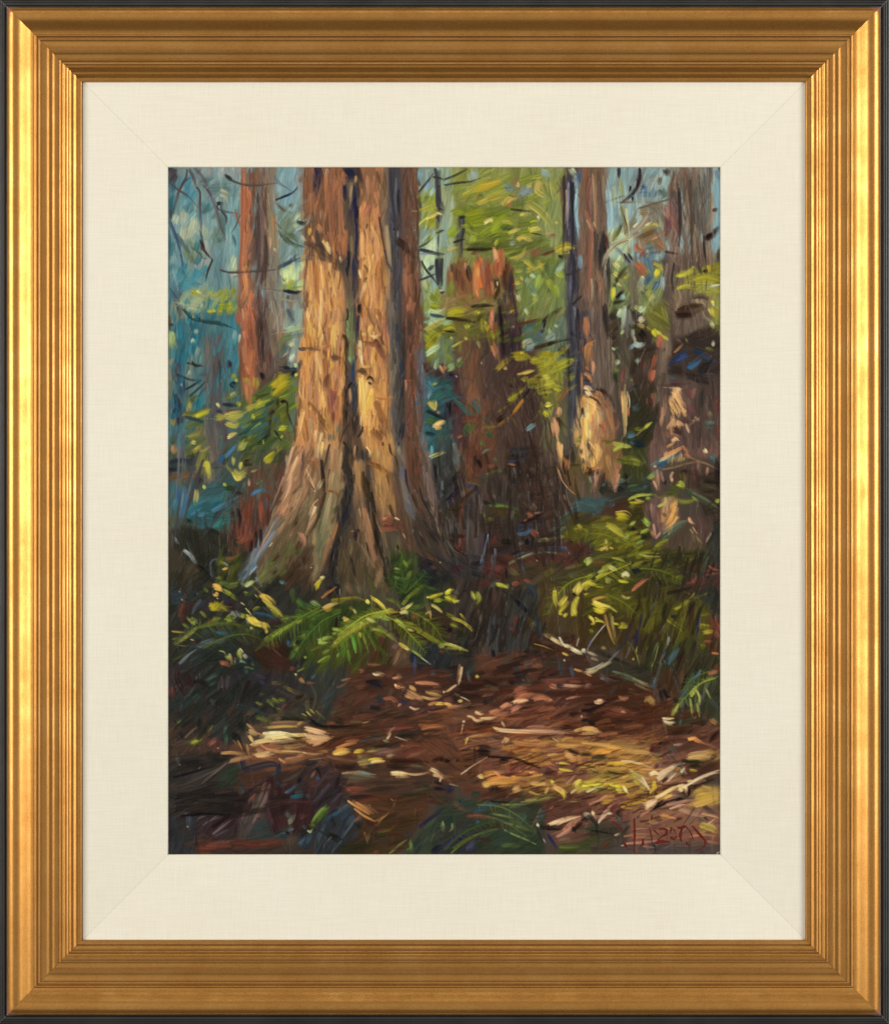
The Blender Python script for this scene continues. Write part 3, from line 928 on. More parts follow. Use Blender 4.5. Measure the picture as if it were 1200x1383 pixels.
c8d89c 4 110 52 112 56
303444 3 114 39 120 39
6a5848/5a4c40 5 94 50 102 52
344048/283440 4 104 57 110 58 114 52 116 46
141c28 4 107 62 111 58
202c38 3 100 55 106 56
302c28/403830 2 16 51 20 52 24 53 30 54
2c2c28 2 20 50 24 54 28 52
5c4840 2 27 61 32 61
b8c0a0 3 18 58 17 62
2c2c34/3c3c40 2 7 61 14 64 20 66 28 66
263440 2 15 74 22 70 28 66
2c4448 2 18 80 25 74 32 67
34484c 1 26 80 33 72
202840/2c3450 6 10 62 11 70 11 80
1c2034 4 5 78 7 86 9 94
c8ccd8 1 11 69 11 72
2c3040 4 4 94 12 88
3c3c48 3 8 98 8 106
34444c 3 14 98 22 100 30 103
98884c/a09858 6 18 92 17 84
9a9440/a8a040 5 24 84 28 82
c0b828/a8a41c 6 24 97 30 94 36 92
e0dc30 3 24 98 28 96
7c7c38 4 12 96 18 94
8c7c38 5 3 104 5 100
5a4840 4 40 44 40 60 40 84
403838 3 44 50 44 70
70645c 3 34 34 34 60
4c4444/5c5450 4 38 80 38 110
7c8858 2 45 66 46 68
4c4c60 3 38 96 37 104
d8d088/e0d070 3 42 86 44 90
242c38/303c44 3 47 87 54 88 60 88
3a4450 6 43 93 46 96
b0a850/a09c40 7 50 97 58 98 66 94
c8b860 3 49 96 56 94 62 93
8a3c28/5a5038 2 50 94 56 92 64 93
a09840/8a8838 6 42 99 48 98
b8a848/a09c38 6 50 104 58 106 60 102
a0984c 5 68 92 76 88
f0e0c0/d8c070 4 52 116 58 113
c0ac50 3 52 114 60 112
e8dcc8 3 52 116 53 117
6a6c38 3 44 116 47 116
806c48 5 28 108 24 114
9a9044/8a8840 6 18 116 28 112
a89830/9a8c28 4 66 66 70 65
9a8c2c/a89830 5 76 64 76 74
a8981c/b8a428 8 90 72 97 66 104 62
a08c20/989020 8 92 78 98 72 106 68
b8a830/a89c38 6 80 84 76 90
887c30/9a9030 5 98 60 92 66
3c4424 2 90 75 94 73
4c5428 3 76 82 86 78
2c3c38 1 75 80 88 78
c8c828/d0d020 3 110 62 112 60
98a030 4 88 84 82 87 74 90
6a7430/7c8830 6 108 76 108 70
2c2824/3c3430 4 94 82 95 88 91 92 88 96 87 108
2c2420/3c302c 2 99 84 103 86 103 94 106 102 109 110
201c18 3 98 85 102 84
243c40 3 84 88 92 84
4c7078/3a6068 5 92 98 94 104
4c5c40/405038 6 70 104 78 96 86 92
2c4c4c 3 66 112 74 104 84 98
e0dc30/c8c820 4 73 98 74 100
b8b828 2 73 96 74 98
585c20/6c7024 6 100 92 102 104
a8a828/c0bc30 5 97 108 102 107
d8d83c 3 98 115 99 116
d0cc30 3 82 118 83 119
8a8c38/989438 4 66 119 76 114
3c3c30 5 88 108 84 118
302c28 2 92 110 98 119
6a5440 5 102 112 104 118
2c3430 3 86 114 80 120
T 1 1
P c08c58/b47c4c/cc9a64 6 34 92 0 0 34 0 32 60 30 120 0 120
P a86844/b87850/9a5c3c 5 34 92 14 20 22 20 26 60 30 110 20 100 16 60
P 8c9a60/7c8c58/9aa870 5 20 90 35 0 42 0 40 40 40 56 36 50
P 3f3c40/4c4844 4 34 90 42 0 46 0 45 30 41 50 42 44
P bc8450/cc9458/ac7444 6 38 92 46 0 66 0 72 40 72 120 50 120 43 60
P d4a45c/dcb064/c89450 6 30 90 45 58 58 60 58 90 50 110 44 90
P 6a6054/786c5e/5c544c 6 40 90 68 0 80 0 80 50 76 60 80 120 72 120 72 50
P 3f3c38/4a443c 5 50 90 78 10 86 0 88 120 80 120
P 704838/7c5040/664638 6 44 90 84 0 102 0 100 40 98 70 102 120 86 120
P 60646c/6c6e70/545c68 5 40 90 93 44 101 30 103 70 103 120 96 120
P 4c382c/5a4030 4 30 95 31 70 37 66 34 100 32 120
P 5a4638/6c5440 6 24 90 30 98 46 98 48 120 30 120
P 7c8c3c/6c7c34/9aa048 7 18 150 102 0 120 0 120 50 104 50
P 90b898/a0c4a0 6 16 20 103 4 114 6 120 12 120 16 104 18
P 2f5c64/3c6c74/2c5450 7 18 30 103 62 120 60 120 120 103 120
S
6a5040/8a6850 4 4 4 5 12 6 20
8a5c48 3 5 16 7 22
d8b088 2 8 4 8 20
e4c080/dcb470 4 12 2 12 14 10 22
d88850/c87840 4 17 0 16 12 15 22
d0986c 4 26 4 25 20
e0b858/e8c468 5 24 18 23 30 23 42
e0b050/d8a850 5 3 16 3 28
e0b458 5 12 22 11 32
c8583c/b04830 3 20 20 19 32 18 42
e8c070 2 14 26 13 34
6a5440/5c4c3c 4 0 37 8 38 15 39
54483c 3 2 38 6 40
584838/6a5038 6 22 46 28 47
6a3c30 4 14 40 17 46
c89468 3 28 30 30 38
3c2a20 3 32 27 35 31 35 38 33 44
9a7048 2 31 28 34 34
d8ac70/e4bc80 4 9 42 9 54 8 66
d09058 4 4 50 3 66
c8986c 3 10 60 9 74
dcb050 4 22 50 22 56
c88050 4 28 52 29 66
d0a088 2 24 58 24 68
5c3c2c 3 18 62 17 76
b07c68/c09080 4 10 76 10 88
a84c50/b85c60 4 22 76 23 88 22 96
c87848 3 25 84 25 96
b04c38 3 23 94 23 104
c88858 4 7 96 6 112
b88864 4 3 70 3 84
e0b868/d0a460 4 14 80 16 92
7c5c40/6c5038 2 1 86 4 90 8 94
7a5434/5c4428 5 11 98 16 104 20 111
a08048/8a7048 3 17 98 20 104 22 108
e8c850 2 15 97 15 100
c0a070 4 4 100 3 116
e0b878 3 8 110 7 119
e8c880/dcb870 3 14 112 12 119
6c6850/7c7458 5 20 114 22 119
74806c/647460 4 29 106 28 111
7c7454 4 26 104 24 118
3c3020 2 35 4 36 10 34 16
8ca060/7c9c58 2 35 14 36 24 36 34
2c2c24 1 34 14 35 20 37 22
98bc80/78a468 2 37 46 38 52
6c6c4c 3 40 2 39 20 39 36
2c2c44 3 45 10 44 24 44 34
1c1c24 3 46 0 46 8
2a2018/3c2c24 4 34 42 33 50 34 60 35 64
5c4c44 3 37 50 38 62
24406c/2c3c5c 3 43 45 41 52 40 60 41 72
2a4c80 2 40 54 41 66
344868/2c3444 3 42 68 42 82 41 92 40 100
201c18 2 39 68 36 73 34 80
a8806c/c09c84 3 37 74 38 86
2c241c/4c382c 4 35 80 34 94 33 108
6c4a34 3 38 92 37 106
f0e0c0/e0c898 4 46 32 47 38
e8c090 4 46 40 47 48
e8d8b8 2 47 46 48 54
c07c48 4 50 4 50 16
b06c44 5 62 12 65 24
7c5c44 2 53 4 56 14 60 20
a06440 4 60 4 66 12
e0b060/d8a050 4 56 18 54 28
d0905c 5 49 10 49 22
e0b458 4 48 26 52 26
e8c8a0/f0d8b0 3 56 27 60 29 63 26
d8704c/c05c3c 4 67 18 69 30 70 38
5c3c2c 2 64 28 69 38
703c2c/8a4c34 3 51 34 56 34 61 37
5a3424/6a3c2c 5 60 32 65 40 70 50
8c4c34 3 62 38 68 48
c87c48/d08850 5 51 38 51 50
e0a850 4 57 40 58 52
b87048 4 54 36 55 48
7c3c20 2 60 42 61 50
c88850 5 66 52 68 66
d8ac60 3 48 54 56 54
4c3c30/5a4838 5 46 57 50 59 53 61
6c5840 3 44 58 50 57
302820 2 53 65 55 63 58 66 58 68
40342c 2 54 68 57 70
c8a088 1 55 66 57 66
e4bc60/e8c468 5 47 64 48 80 48 94
f0d890/e0c070 2 52 68 51 82
e8c04c/d8ac44 5 56 78 54 86 50 96
c08850 4 58 70 64 76
8a5c3c 3 60 72 65 76
a0683c/b47840 6 60 86 66 96 70 104
90582f/a8703c 5 56 92 64 104
b87c44 5 60 80 70 82
c88c50/d89c58 4 54 96 58 108 60 116
e0b880 3 48 98 47 106
a87444 4 64 104 70 116
6a4428/7c502c 5 57 108 61 112 65 118
5c3820 3 62 106 68 114
c08850 4 52 106 53 118
806c58 4 72 90 73 116
c09868 3 48 112 49 119
3a302c 3 44 98 43 106 42 114
2c2420 2 49 107 47 113 44 116
2c2420 2 40 100 41 112
584840 4 36 108 34 118
707070 2 72 10 74 30 74 50
8c847c 2 74 58 73 74
9a8c84 2 78 30 78 60
54505c 3 75 88 79 108
2c3044/303c58 4 79 18 79 30 80 44
2c3c60/34446c 3 82 48 82 60 82 68
34384c 4 82 74 80 84
302c38 4 84 104 82 118
38302c 4 85 20 84 50 84 90
3c3c40 5 90 16 91 30
8a5040/984c34 3 92 60 93 74 92 88
a85c44 2 87 66 94 67
9c4c34/8a4430 3 93 72 94 86
c08060 2 86 66 86 76
985840 3 98 10 99 22
b85840 2 98 18 99 22
a07058 2 88 0 88 6
6c7c8c/5c7080 3 101 40 101 54 101 66
808c94 2 100 24 100 34
7c4c3c 3 90 100 90 116
50606c 4 103 70 103 86
c0d0b0/a8c8a0 6 106 6 112 8 118 5
283044/344054 3 108 9 114 10 120 11
c8d8b0 4 106 18 110 16 117 13
703828 3 102 13 108 13
b8a838/c8b848 4 104 22 112 19 118 16
908c1c/a89c24 8 106 32 112 26 118 22
a8a020 6 106 38 110 34
8a981c 6 108 2 116 3
60281c 3 118 24 120 25
c0d4a8/a8c8a0 6 106 42 112 38 116 36
6c7858/4c5c40 6 110 52 116 46 120 40
a0b890/4c4c38 3 112 56 114 48
5c3024/402018 4 104 52 106 60 112 61
402420/5a3028 4 118 52 118 62 120 68
c8a060 3 116 54 119 60
508088/3c707c 6 104 66 110 74
a8a438 2 110 70 114 68
2c6058/386c5c 8 112 80 119 76
5c8494 4 105 82 108 74
c0ac54/b0a04c 6 107 86 111 90 112 84
20282c/2c3434 3 105 93 112 96 120 100
e86838 3 114 94 116 94
44602c/506c30 7 106 100 112 102
e8b868/f0c870 5 111 106 116 103 120 102
d8a860 4 112 108 118 108
203434 3 104 112 112 114
4c5c4c 6 114 118 118 112
3c7078/50889c 5 105 116 108 120
T 2 1
P 6c6434/7c7430/5c5830 7 18 5 0 0 34 0 40 30 20 34 0 30
P 5a4636/6a5040/4c3c30 6 34 85 8 30 30 30 34 80 10 80
P 78533a/8a5c40/6a4834 6 30 85 14 34 28 40 34 80 22 90
P 4c3c34/403430/5a463c 6 34 80 26 20 50 10 50 60 60 100 40 110 30 70
P 3e302e/4a3834/342a2c 6 34 88 44 0 66 0 68 50 48 60
P 6a6840/8a8858/787c50 7 20 30 62 0 104 0 104 20 70 16
P 7c8c70/6a7c68/5c705c 5 30 90 84 14 106 10 106 60 86 60
P 54705c/4c6860/687c6c 6 18 25 68 20 84 14 84 36 68 40
P 444448/50505a/3a3c44 4 44 90 106 0 120 0 120 120 106 120
P 8c8230/7c7828/9c9038 8 18 40 80 40 104 44 104 80 84 100 80 60
P 3c2c28/4c3830 7 22 60 50 48 80 48 84 74 52 80
P 48362e/54423a/3c2e28 6 36 103 44 64 86 70 86 120 42 120
P 5c6c5c/6c7864 6 20 85 0 26 8 26 10 54 0 56
P 402c30/302428/584040 7 20 80 0 56 12 60 20 100 20 120 0 120
P 5c4030/704430 7 18 60 18 82 44 84 46 120 16 120
P 5c5c40/686044 5 34 88 84 70 108 60 106 120 86 120
P 2c4c4c/3c5c54 6 14 40 0 100 6 96 8 120 0 120
S
a09820/b0a42c 7 4 8 12 5 19 5
98901c/8a8420 6 6 10 18 10
5c5c20 3 24 2 36 4
2c2a20 3 24 2 42 1
302418/3c2c1c 3 2 12 12 13 20 14 28 16
282c20 2 0 23 10 24
a89c2c/7c7820 4 27 8 30 6
d8cc48 2 29 8 31 6
9c9830/a8a020 5 0 21 6 19 9 21
b0a828/90901c 4 19 18 21 21
c0bc38 2 20 19 21 21
4c4c24 5 28 14 34 10
b8b840 2 6 28 6 31
b0ac38 3 18 30 20 29
b8ac48 2 7 37 12 34 16 32
90843c 2 24 14 22 18 20 14
989020/a8a028 6 34 14 34 22 37 24
e8a030/d88828 3 40 18 37 23
e07038/d06830 5 42 6 41 14 42 22
f08050 3 41 7 42 14
a04828 4 44 16 44 26
9c8c20/a89824 6 41 24 44 30
8a7c24 4 44 22 46 30
d06038/e08058 2 41 36 43 42 45 48
a84c30 2 43 34 46 44
c8a048 3 55 8 60 5
c8b050 3 59 20 61 19
584c50 3 56 4 54 20
241c1c 3 48 2 50 24 52 44
5c3438 4 62 18 64 36
30282c 3 60 22 58 44
4c3c48 2 58 10 60 30
4c3020/5c3828 3 64 18 72 16 84 13
2c2820/383428 4 86 15 92 10 98 6 104 2
201c1c 2 88 14 86 22
302824 4 82 24 87 22
604428 2 92 24 92 10
304c50/2c7c78 5 70 21 76 18 82 16
5c8070 5 68 28 78 22 84 16
7c4c38 2 70 27 77 23
b0c0b0/90a8a0 5 70 34 74 32 77 34
d8d8c8 2 69 38 69 32 72 31
a8bcb8 3 72 37 78 36
7c98a0 4 72 39 78 38
38424c 1 72 35 78 33
4c5c80 4 82 28 83 24
8a3828 2 76 42 73 40
a8bc98 4 90 22 93 26
a0b088/d0d8a8 3 97 18 99 20
88a090 6 90 30 96 26
c0c8a0 3 70 4 74 10
8a7040 4 72 12 80 4
3060a0 2 67 12 68 12
3c2c20/2c2418 3 78 38 86 36 94 33 102 31 110 30
2c241c 3 90 35 96 33
2c2820 7 101 38 104 46
50402c 4 104 36 107 46
282830 4 110 24 114 25
84848c/6c6c78 2 113 2 113 20
28282c 2 116 4 117 40
2c2c30 3 108 40 109 80
5c5c64 3 113 50 112 100
343438 3 117 50 118 90
8a3c28 3 119 36 119 46
b87848 3 119 60 119 78
905030 2 119 80 119 96
988828/b09c34 5 45 57 50 52 56 47 63 44
a8981c/8a8020 6 60 44 68 44 74 46
d8c450/e0cc48 3 66 42 69 42
a89830 3 62 48 72 48
c0a848 3 52 56 54 54
c8c4a0 2 53 56 54 57
a89c30/988c28 6 76 49 82 48
d8bc58/c8ac50 4 68 60 72 59 77 57
b8a450 2 64 61 70 60
98902c 5 68 66 73 64
8a8428/7c6820 5 72 68 78 66 84 66
6a6420 3 72 70 84 70
4c4824 4 54 66 64 66
2c2420 4 56 70 64 72
a09418/8a8018 6 86 44 96 44
989020/a89c24 7 84 56 90 50 96 46
908c28 5 82 53 90 56
a4a030/8c8c28 7 96 56 104 52 113 48
90982c 5 94 62 100 56
d0c848/c0b840 6 86 64 92 63
a4a030/b0a834 6 88 70 96 68
9c9830 5 96 72 103 74
8c8c2c 4 100 64 102 70
787020/8a8028 4 86 76 94 78
c8c040/d4cc48 5 88 88 93 87
a8a430/989428 7 88 94 92 97
90902c 4 96 88 100 90
7c7828 4 84 82 92 82
8a8028/98902c 5 56 82 62 78 70 72
a09828 4 56 84 64 78
787424 2 46 94 54 89 62 84
6c6820 3 64 78 58 86
7a8070 3 72 72 76 72
b07020/a87028 3 68 84 63 91 58 97
c08428 2 68 83 60 94
8a5c24/a87028 3 56 99 50 103 46 106
2c2018 5 46 102 54 96
201c18 2 74 74 68 82
6a3c24/8a5430 4 108 72 104 78 98 85
705040 2 109 60 104 70
386460/2c5850 6 1 72 8 74
306c64/285c5c 6 2 79 8 80 14 84
3c5c58/4c7068 5 10 84 16 90 22 94
2c6060/306860 6 24 84 30 90 32 96
3c6458 5 16 90 24 96 31 94
5c4c2c 3 18 84 24 92
181818/241c1c 5 4 86 2 100
3c3c48 3 2 90 3 110
6c2c28/5c2424 4 8 90 14 96
7c3828 3 18 98 28 98 36 96
8a4430 4 22 102 30 104
a86c34 2 12 116 16 114
4c5c34/3c5c3c 7 20 106 20 114
486434/587038 7 22 104 24 112
285038 4 33 98 40 104
74702c/5c6830 4 34 108 40 107 45 106
445c3c 6 36 112 42 116
304c38 2 18 110 22 115
7ca0a0/608888 4 72 109 75 107 79 104
446068 3 74 108 78 106
c8a088 4 94 104 95 112
c08860/d09468 8 96 100 96 116
d09868 5 100 90 99 98
6a5038 3 100 100 103 110
2c2818 4 98 98 102 108
8a5c3c 2 92 112 93 119
b8bca0 1 120 98 120 98
7c8040 3 110 110 116 109
90943c 4 114 119 119 117
6c6034 2 58 98 64 108
98b070/788c58 6 4 56 8 52
98a070 3 12 50 14 46
5a7040 6 12 54 16 48
b06838 3 0 54 1 58
30202c 5 4 62 9 62
d8cc9c 1 10 62 11 64
a8a088 2 29 32 31 38
c8d098 1 32 50 32 52
6a5c30 3 26 24 34 44
7a7430 4 14 34 12 44
T 3 1
P 6c5c50/5c4e46/7a6858 5 44 92 4 0 23 0 25 40 30 100 30 110 16 74 8 74
P 8c5c40/9a6844 6 30 90 0 10 8 14 9 50 2 60 0 60
P 48443c/3c382c/54503c 7 20 110 23 0 44 0 44 50 34 70 26 60
P 7c8070/8a9084 5 24 90 37 0 44 0 44 20 40 26
P 5a4f44/6c6050/4c443c 5 34 92 34 26 44 20 44 76 34 76
P 3a3026/2e2820/48382c 7 20 80 42 20 66 20 66 100 42 106
P 6c6c30/7c7840/5a5a2c 7 18 140 52 4 76 0 76 30 62 34
P 67584e/786658/584a42 4 30 90 76 0 112 0 110 30 96 26 80 28
P 7c6c5a/5a4a40 6 24 90 66 24 76 24 76 64 68 90 62 90
P 3a302c/463a34/302824 8 28 30 80 30 120 16 120 68 74 60
P 5c4a42/685448/50403a 6 30 95 72 66 100 66 102 100 98 120 60 120
P 4c3e38/584840/40342f 6 34 90 96 66 120 60 120 120 96 120
P 2c281c/38301e/303428 7 22 50 40 72 64 84 66 106 56 120 38 120
P 8c6244/9a704c 6 24 110 4 76 20 80 30 104 28 120 16 120 14 90
P d0a060/dcb06c 5 30 90 0 78 12 80 14 112 0 120
P 8a8a48/9aa050 6 18 80 111 0 120 0 120 30 112 26
S
8c8078/6a5c54 3 8 2 8 20
302c30 2 18 2 20 26
302824 3 20 0 22 30
5c504c 3 14 10 14 40
8a7c68 2 24 30 26 60
a87050/98603c 5 3 12 4 28
b87c48/a07040 6 8 34 4 38 4 52
8a5834 4 6 46 7 58
d89870/c88458 3 9 50 10 54 9 62
a06440 4 4 54 6 58
b8d0a0/98b8a0 6 32 10 34 6 36 12
c0d8d8/a8c8cc 4 37 2 36 14 34 24
ccd4a8 3 33 4 30 10
c8d090 3 34 26 36 22
2c2824/38302c 6 24 12 30 8
2c2420/483828 7 24 24 30 18 34 14
34281c 6 24 28 30 26
483c30 6 28 38 34 30
38382c/7c9060 4 27 40 32 38
b8c890 2 26 38 29 40
98a880/b0bc98 4 30 52 32 48
788c2c 4 28 58 32 56
2c3820 5 28 60 30 70
7c7c78 3 39 6 38 26
a8b8c4 3 44 22 44 30
302820 5 44 6 46 16
c0d098/a8c0a8 6 50 6 54 2
b0b870 4 46 2 50 4
a8b8c0/c8c8b0 5 50 14 54 12
a89050 4 49 18 54 20
7c7838/686c34 7 58 16 70 22
706c30 7 60 6 72 14
8a8838 4 70 2 74 16
2c2c18/38381c 8 46 20 52 26
8a8430 4 56 20 62 24
c8c428/b8b430 6 62 22 65 27
d0cc30 4 66 24 70 28
b8b038 4 70 28 75 31
a0b8b8/b8ccd0 5 46 34 50 36 54 34
7898a8 3 42 38 46 34
c0ccc8 2 45 28 46 34
1c1c18 6 50 24 56 30
443838 4 58 28 60 36
3c3028/302820 8 48 40 58 38 64 38
c06038/b05434 5 68 28 67 38
8a3c24 2 72 38 70 42
a84c2c/8c4024 3 64 44 62 50 60 58
c85c34/b85430 5 61 58 60 62 60 68
6c3028 4 51 48 52 56
7c3424 2 76 44 77 50
6c4034/805040 4 36 54 35 66 34 76
7c8874 4 48 50 49 46
90a088 2 48 48 48 52
4c4038 4 48 56 52 68
584840 4 56 50 55 66
8a8a40 2 42 66 44 66
2c3434 2 44 72 50 71
b04c2c 3 61 78 62 90
903c24 2 56 82 58 90
4c1c14/301814 2 60 82 61 88
e8b468/d8a860 4 35 76 36 90 36 100
c8a868 4 38 80 37 96 37 116
d8602c/c85428 2 40 90 40 98
e8c890 1 40 78 41 90
4c5060 3 41 76 43 72
3c4440/4c5450 6 44 90 50 90
c8c830/a8a828 4 55 107 60 103
707420 3 46 109 52 108
406878/507c88 6 40 114 46 113
2c4440 4 42 118 46 119
c88858/b87848 4 2 60 6 62 8 68
5c4430 2 0 62 5 62
3c3020 1 1 66 8 66
e8c090/e0b080 5 2 72 8 74
f0dcb8/e8c8a0 5 4 76 7 80
f0c880/e0b06c 4 1 82 8 86 13 90
b87850 4 12 76 18 80
4c3020/5c3c28 2 6 80 13 84 18 92
302018 4 12 74 18 75 24 80 28 90
f0d890 4 3 86 4 100 4 116
e8c050/f0c868 5 3 100 3 118
c88048/b86c3c 3 9 96 10 114
d8c0a0/b89870 3 13 92 14 108
c86030 3 18 102 19 112
8a8c80 3 17 94 18 104
a07048 4 22 90 25 102
7c5440 4 20 86 26 96
5c4438 4 28 94 28 108
8a6a34 5 16 118 28 118
0c0c10 2 0 90 0 96
e8d8a0 1 0 97 0 100
38281e/302018 10 84 6 94 4 106 3
2c2018 8 82 9 98 9
3c3028 7 98 28 108 24 118 19
342c28/403430 10 92 32 104 36 116 42
38342c 7 84 40 90 32
6a4c40 3 82 30 86 34
a87860 2 80 42 88 34
2c4480/244c80 8 82 48 92 44
1c5c8c/2868a0 6 92 54 98 52 103 48
2470a4 3 94 56 100 51
203c78 3 76 52 84 45 90 40
2c4c7c 3 104 44 116 51
1c3854 5 98 40 106 44
342c28 8 78 56 88 58 96 62
2c2824 7 92 62 104 64 112 68
302c2c 8 102 60 108 52 112 52
3c3430 5 106 62 116 62
2c6ca0 2 77 64 81 65
c8d4b8/d0d8b0 4 112 16 114 20
e8ece0 2 114 0 115 1
c8bc40 5 112 4 114 10
988c34 6 116 4 118 12
b8c0a0 3 114 36 114 32
70703c 3 108 38 114 40
7a7438 2 90 30 92 34
4c2c2c/5a3434 5 78 68 86 70
e0b080/d0a068 4 82 74 80 80 78 88
dcac70/c89860 7 80 78 84 84 84 98
e0b470 5 78 90 82 96
3c2c20/4c3828 1 78 84 84 96
3c2c20 1 80 82 86 92
3c2c20 1 76 88 82 98
e0b888 4 82 74 86 74
583430/6a403c 6 90 74 94 84
70484c 5 92 88 96 96
905c48 3 98 74 95 80
c89870/b88860 5 80 100 78 104 74 108
d0a070 5 82 102 88 106
e0b890 3 90 104 93 112
3c2824/4c302c 5 76 108 84 110 88 116
4c342c 5 88 100 94 106 94 112
805c58/906c60 5 72 112 82 116
a88070 3 70 90 70 100
b89078 3 70 96 68 106
5c4038 4 68 108 62 118
e8bc88 4 78 119 82 117
dcb080 3 80 116 84 119
a07858 2 98 98 102 102
8c6c54 3 96 102 102 98
8c7458 4 110 94 112 98
4c5c54/5a6c60 5 108 103 116 102
506058 4 108 108 114 107
6a3428 3 117 80 118 100
7a3c2c 3 117 104 118 119
3c3830 5 104 76 104 90
T 0 2
P 4a5448/3c4438/54604c 8 22 80 0 0 100 0 90 70 0 76
P 6c6c60/5a5450/7a6c5c 6 24 88 8 0 44 0 40 36 6 36
P 6c7038/8a8a3c/5c602c 7 18 70 14 0 34 0 36 30 26 28 16 14
P 5a5450/6a6058 5 24 92 34 0 48 0 44 34 36 40
P 3c4648/2c3438 7 18 170 0 14 22 12 24 26 0 26
P 5c4434/6a5038 6 16 10 0 27 28 27 28 36 0 34
P 3c6c7c/4c8090/34606c 6 24 75 2 34 22 34 18 66 0 62
P 2c6878/347c88/245c6c 7 26 25 16 54 54 40 60 50 50 62 20 68 14 64
P 3a5c60/345458 7 22 30 26 38 60 30 62 48 40 50 26 52
P 2f5c60/28484c/3c6c6c 6 20 165 12 66 54 58 54 74 28 76
P 2c6864/347c74 6 18 10 36 70 54 64 53 80 38 76
P 3c4c48/4c5c58 7 22 50 36 20 58 10 66 34 44 42
P 4c4838/3a3a28/5c5840 7 20 60 60 4 98 0 98 22 66 28
P 5c4438/6c4838/4c3a30 7 26 85 68 22 100 14 98 50 90 70 70 60
P 5a3c30/6c4030/483028 6 28 85 56 48 92 44 88 74 78 96 56 96
P 7c3c28/6c3424 6 20 85 60 54 70 50 72 88 58 90
P 2c2e28/24241f/343428 7 24 100 4 70 54 82 74 90 70 100 56 110 20 110 4 90
P 3a352c/2c2820/484030 8 22 70 0 92 14 92 34 110 38 120 0 120
P 2e2c24/242420/38382c 7 20 50 24 96 70 98 64 120 30 120
P 4c4c24/5c6028/384020 5 14 60 42 100 64 96 60 120 42 120
P b88a64/a87c5c/8c6850 5 26 64 108 0 120 0 120 40 100 80 92 84 90 64 100 40
P 6c5c44/5c4c38/7c6c50 6 26 58 96 70 120 40 120 90 100 112 80 120 74 112
P 5c6464/6c7c84/7c8888 4 22 60 84 74 96 62 96 74 76 104 64 120 60 118
P 5c6038/484c30/707044 6 22 52 84 104 110 84 114 96 80 120 72 120
P 4a3828/3c2e24 7 22 55 104 100 120 86 120 120 90 120
S
1c4c50/3c8080 4 14 0 18 1
c8c060/b0a850 4 20 0 24 1
a08068 6 4 4 5 10
2c2c38/343c48 5 2 18 14 16 22 18
28303c 4 0 24 8 24
988c38/a8a048 4 22 8 28 4
c0b83c/a8a030 5 29 20 33 18 34 26
b8b448 4 34 18 35 28 36 32
7c7440 4 28 24 34 30
c8c83c 3 30 38 32 41
342c34/402c2c 5 24 32 30 35
5c6060/6c7070 2 12 0 12 24 10 46
6a7070 2 9 4 8 30 6 60
44484c/545458 3 26 8 20 26 14 46 8 66 4 90
3c3c40/4c4c50 3 30 16 22 40 14 62 10 74
6c8088 1 14 4 14 30
5888a0/2c70a0 4 14 40 12 56 10 66
1c70b8/2c78b0 3 16 48 13 58 9 66
2c60a8 3 8 40 7 56
3088a0 4 6 50 4 60
a09c5c/88885c 4 24 42 23 54
1c68b0/185898 4 46 12 45 16 43 19
2c78b0/3c80a8 3 58 4 53 9 48 14
2888c0 2 50 14 56 8
b8b850/a8a848 6 66 0 63 4 60 7
9c9c40 4 68 1 72 0
a8a850/8c8c44 3 56 14 56 20
bab050/c8bc58 9 58 26 60 30 64 28 67 26
5c5828/4c4c28 1 56 24 60 29 66 29
5c5828 1 56 27 60 32 66 31
5c5828 1 58 22 61 25 66 26
a8a048/b8b050 3 63 18 62 24
2c2c1c/38381c 4 67 18 72 16
303020 3 66 20 72 19
a89c24/8a8c2c 5 84 16 88 13 93 9
a8a030/989028 4 84 17 90 16
7c7c30 6 94 6 98 3
d8d830 3 82 0 83 0
c8c828/b8b820 3 48 36 50 39
2c3418/3c4420 5 50 40 54 40 60 41
3c2424 3 56 44 64 45
2c2c24 4 32 76 40 78 48 82
34383c/44484c 3 66 32 58 44 50 54 40 68 34 78 28 84
3a4044 4 46 56 38 68
508090/286c80 5 50 58 56 50 62 48
2c84a8/388898 4 38 60 46 56 52 52
287890 4 18 64 28 58
2c88a0 3 26 64 34 62
4c585c 2 24 60 24 74
40484c 2 32 62 30 72
2c3c44 4 54 52 60 56
183034 4 14 68 20 70
2078c0/2c80b0 3 72 46 76 43 82 41
2c6888 2 82 41 87 44
54686c 3 66 34 66 42
b88868 2 70 38 70 32
a09080 2 72 26 77 24
5c5c44/545444 6 76 36 82 33
a8442c/b05030 4 80 52 80 60 81 70
983c28/8c3c28 4 72 54 70 62
44505c/4c5c6c 4 84 50 86 60
6c2c24 4 88 56 86 72
4c4040 3 76 58 75 76
1c1820/2c242c 3 60 58 62 68 61 76
3a3034/28242c 4 55 60 56 76 54 88
9c4c2c/8c4428 7 60 86 66 84 70 80
2c2424 4 76 78 76 94
241c20 3 72 86 71 96
2c2424 3 80 76 80 92
3c5c74 1 93 34 93 40
507c98/3c5464 1 88 54 88 60
7c8c94/9aa8b0 2 5 83 7 87 9 90
9ca8ac/788c94 3 13 94 18 98 21 102 24 106
c8ccd0 1 14 94 18 97
1c1c1c 4 25 108 30 112 34 118
54606c/4c5860 2 42 102 38 103 36 107 37 114 38 120
607078 1 36 114 38 118
2c3028 6 40 108 42 112
7c8430/6c7830 3 44 104 52 108
607028 4 52 104 62 98
8c4c34 4 50 102 56 101
d8a860/c89850 2 47 111 52 110
9cb0bc 1 48 105 51 108
7c7c34 3 42 118 46 119
506068 1 55 92 53 98
5c4038 2 60 92 58 102
e0b880/d8a870 4 112 14 108 24 104 34
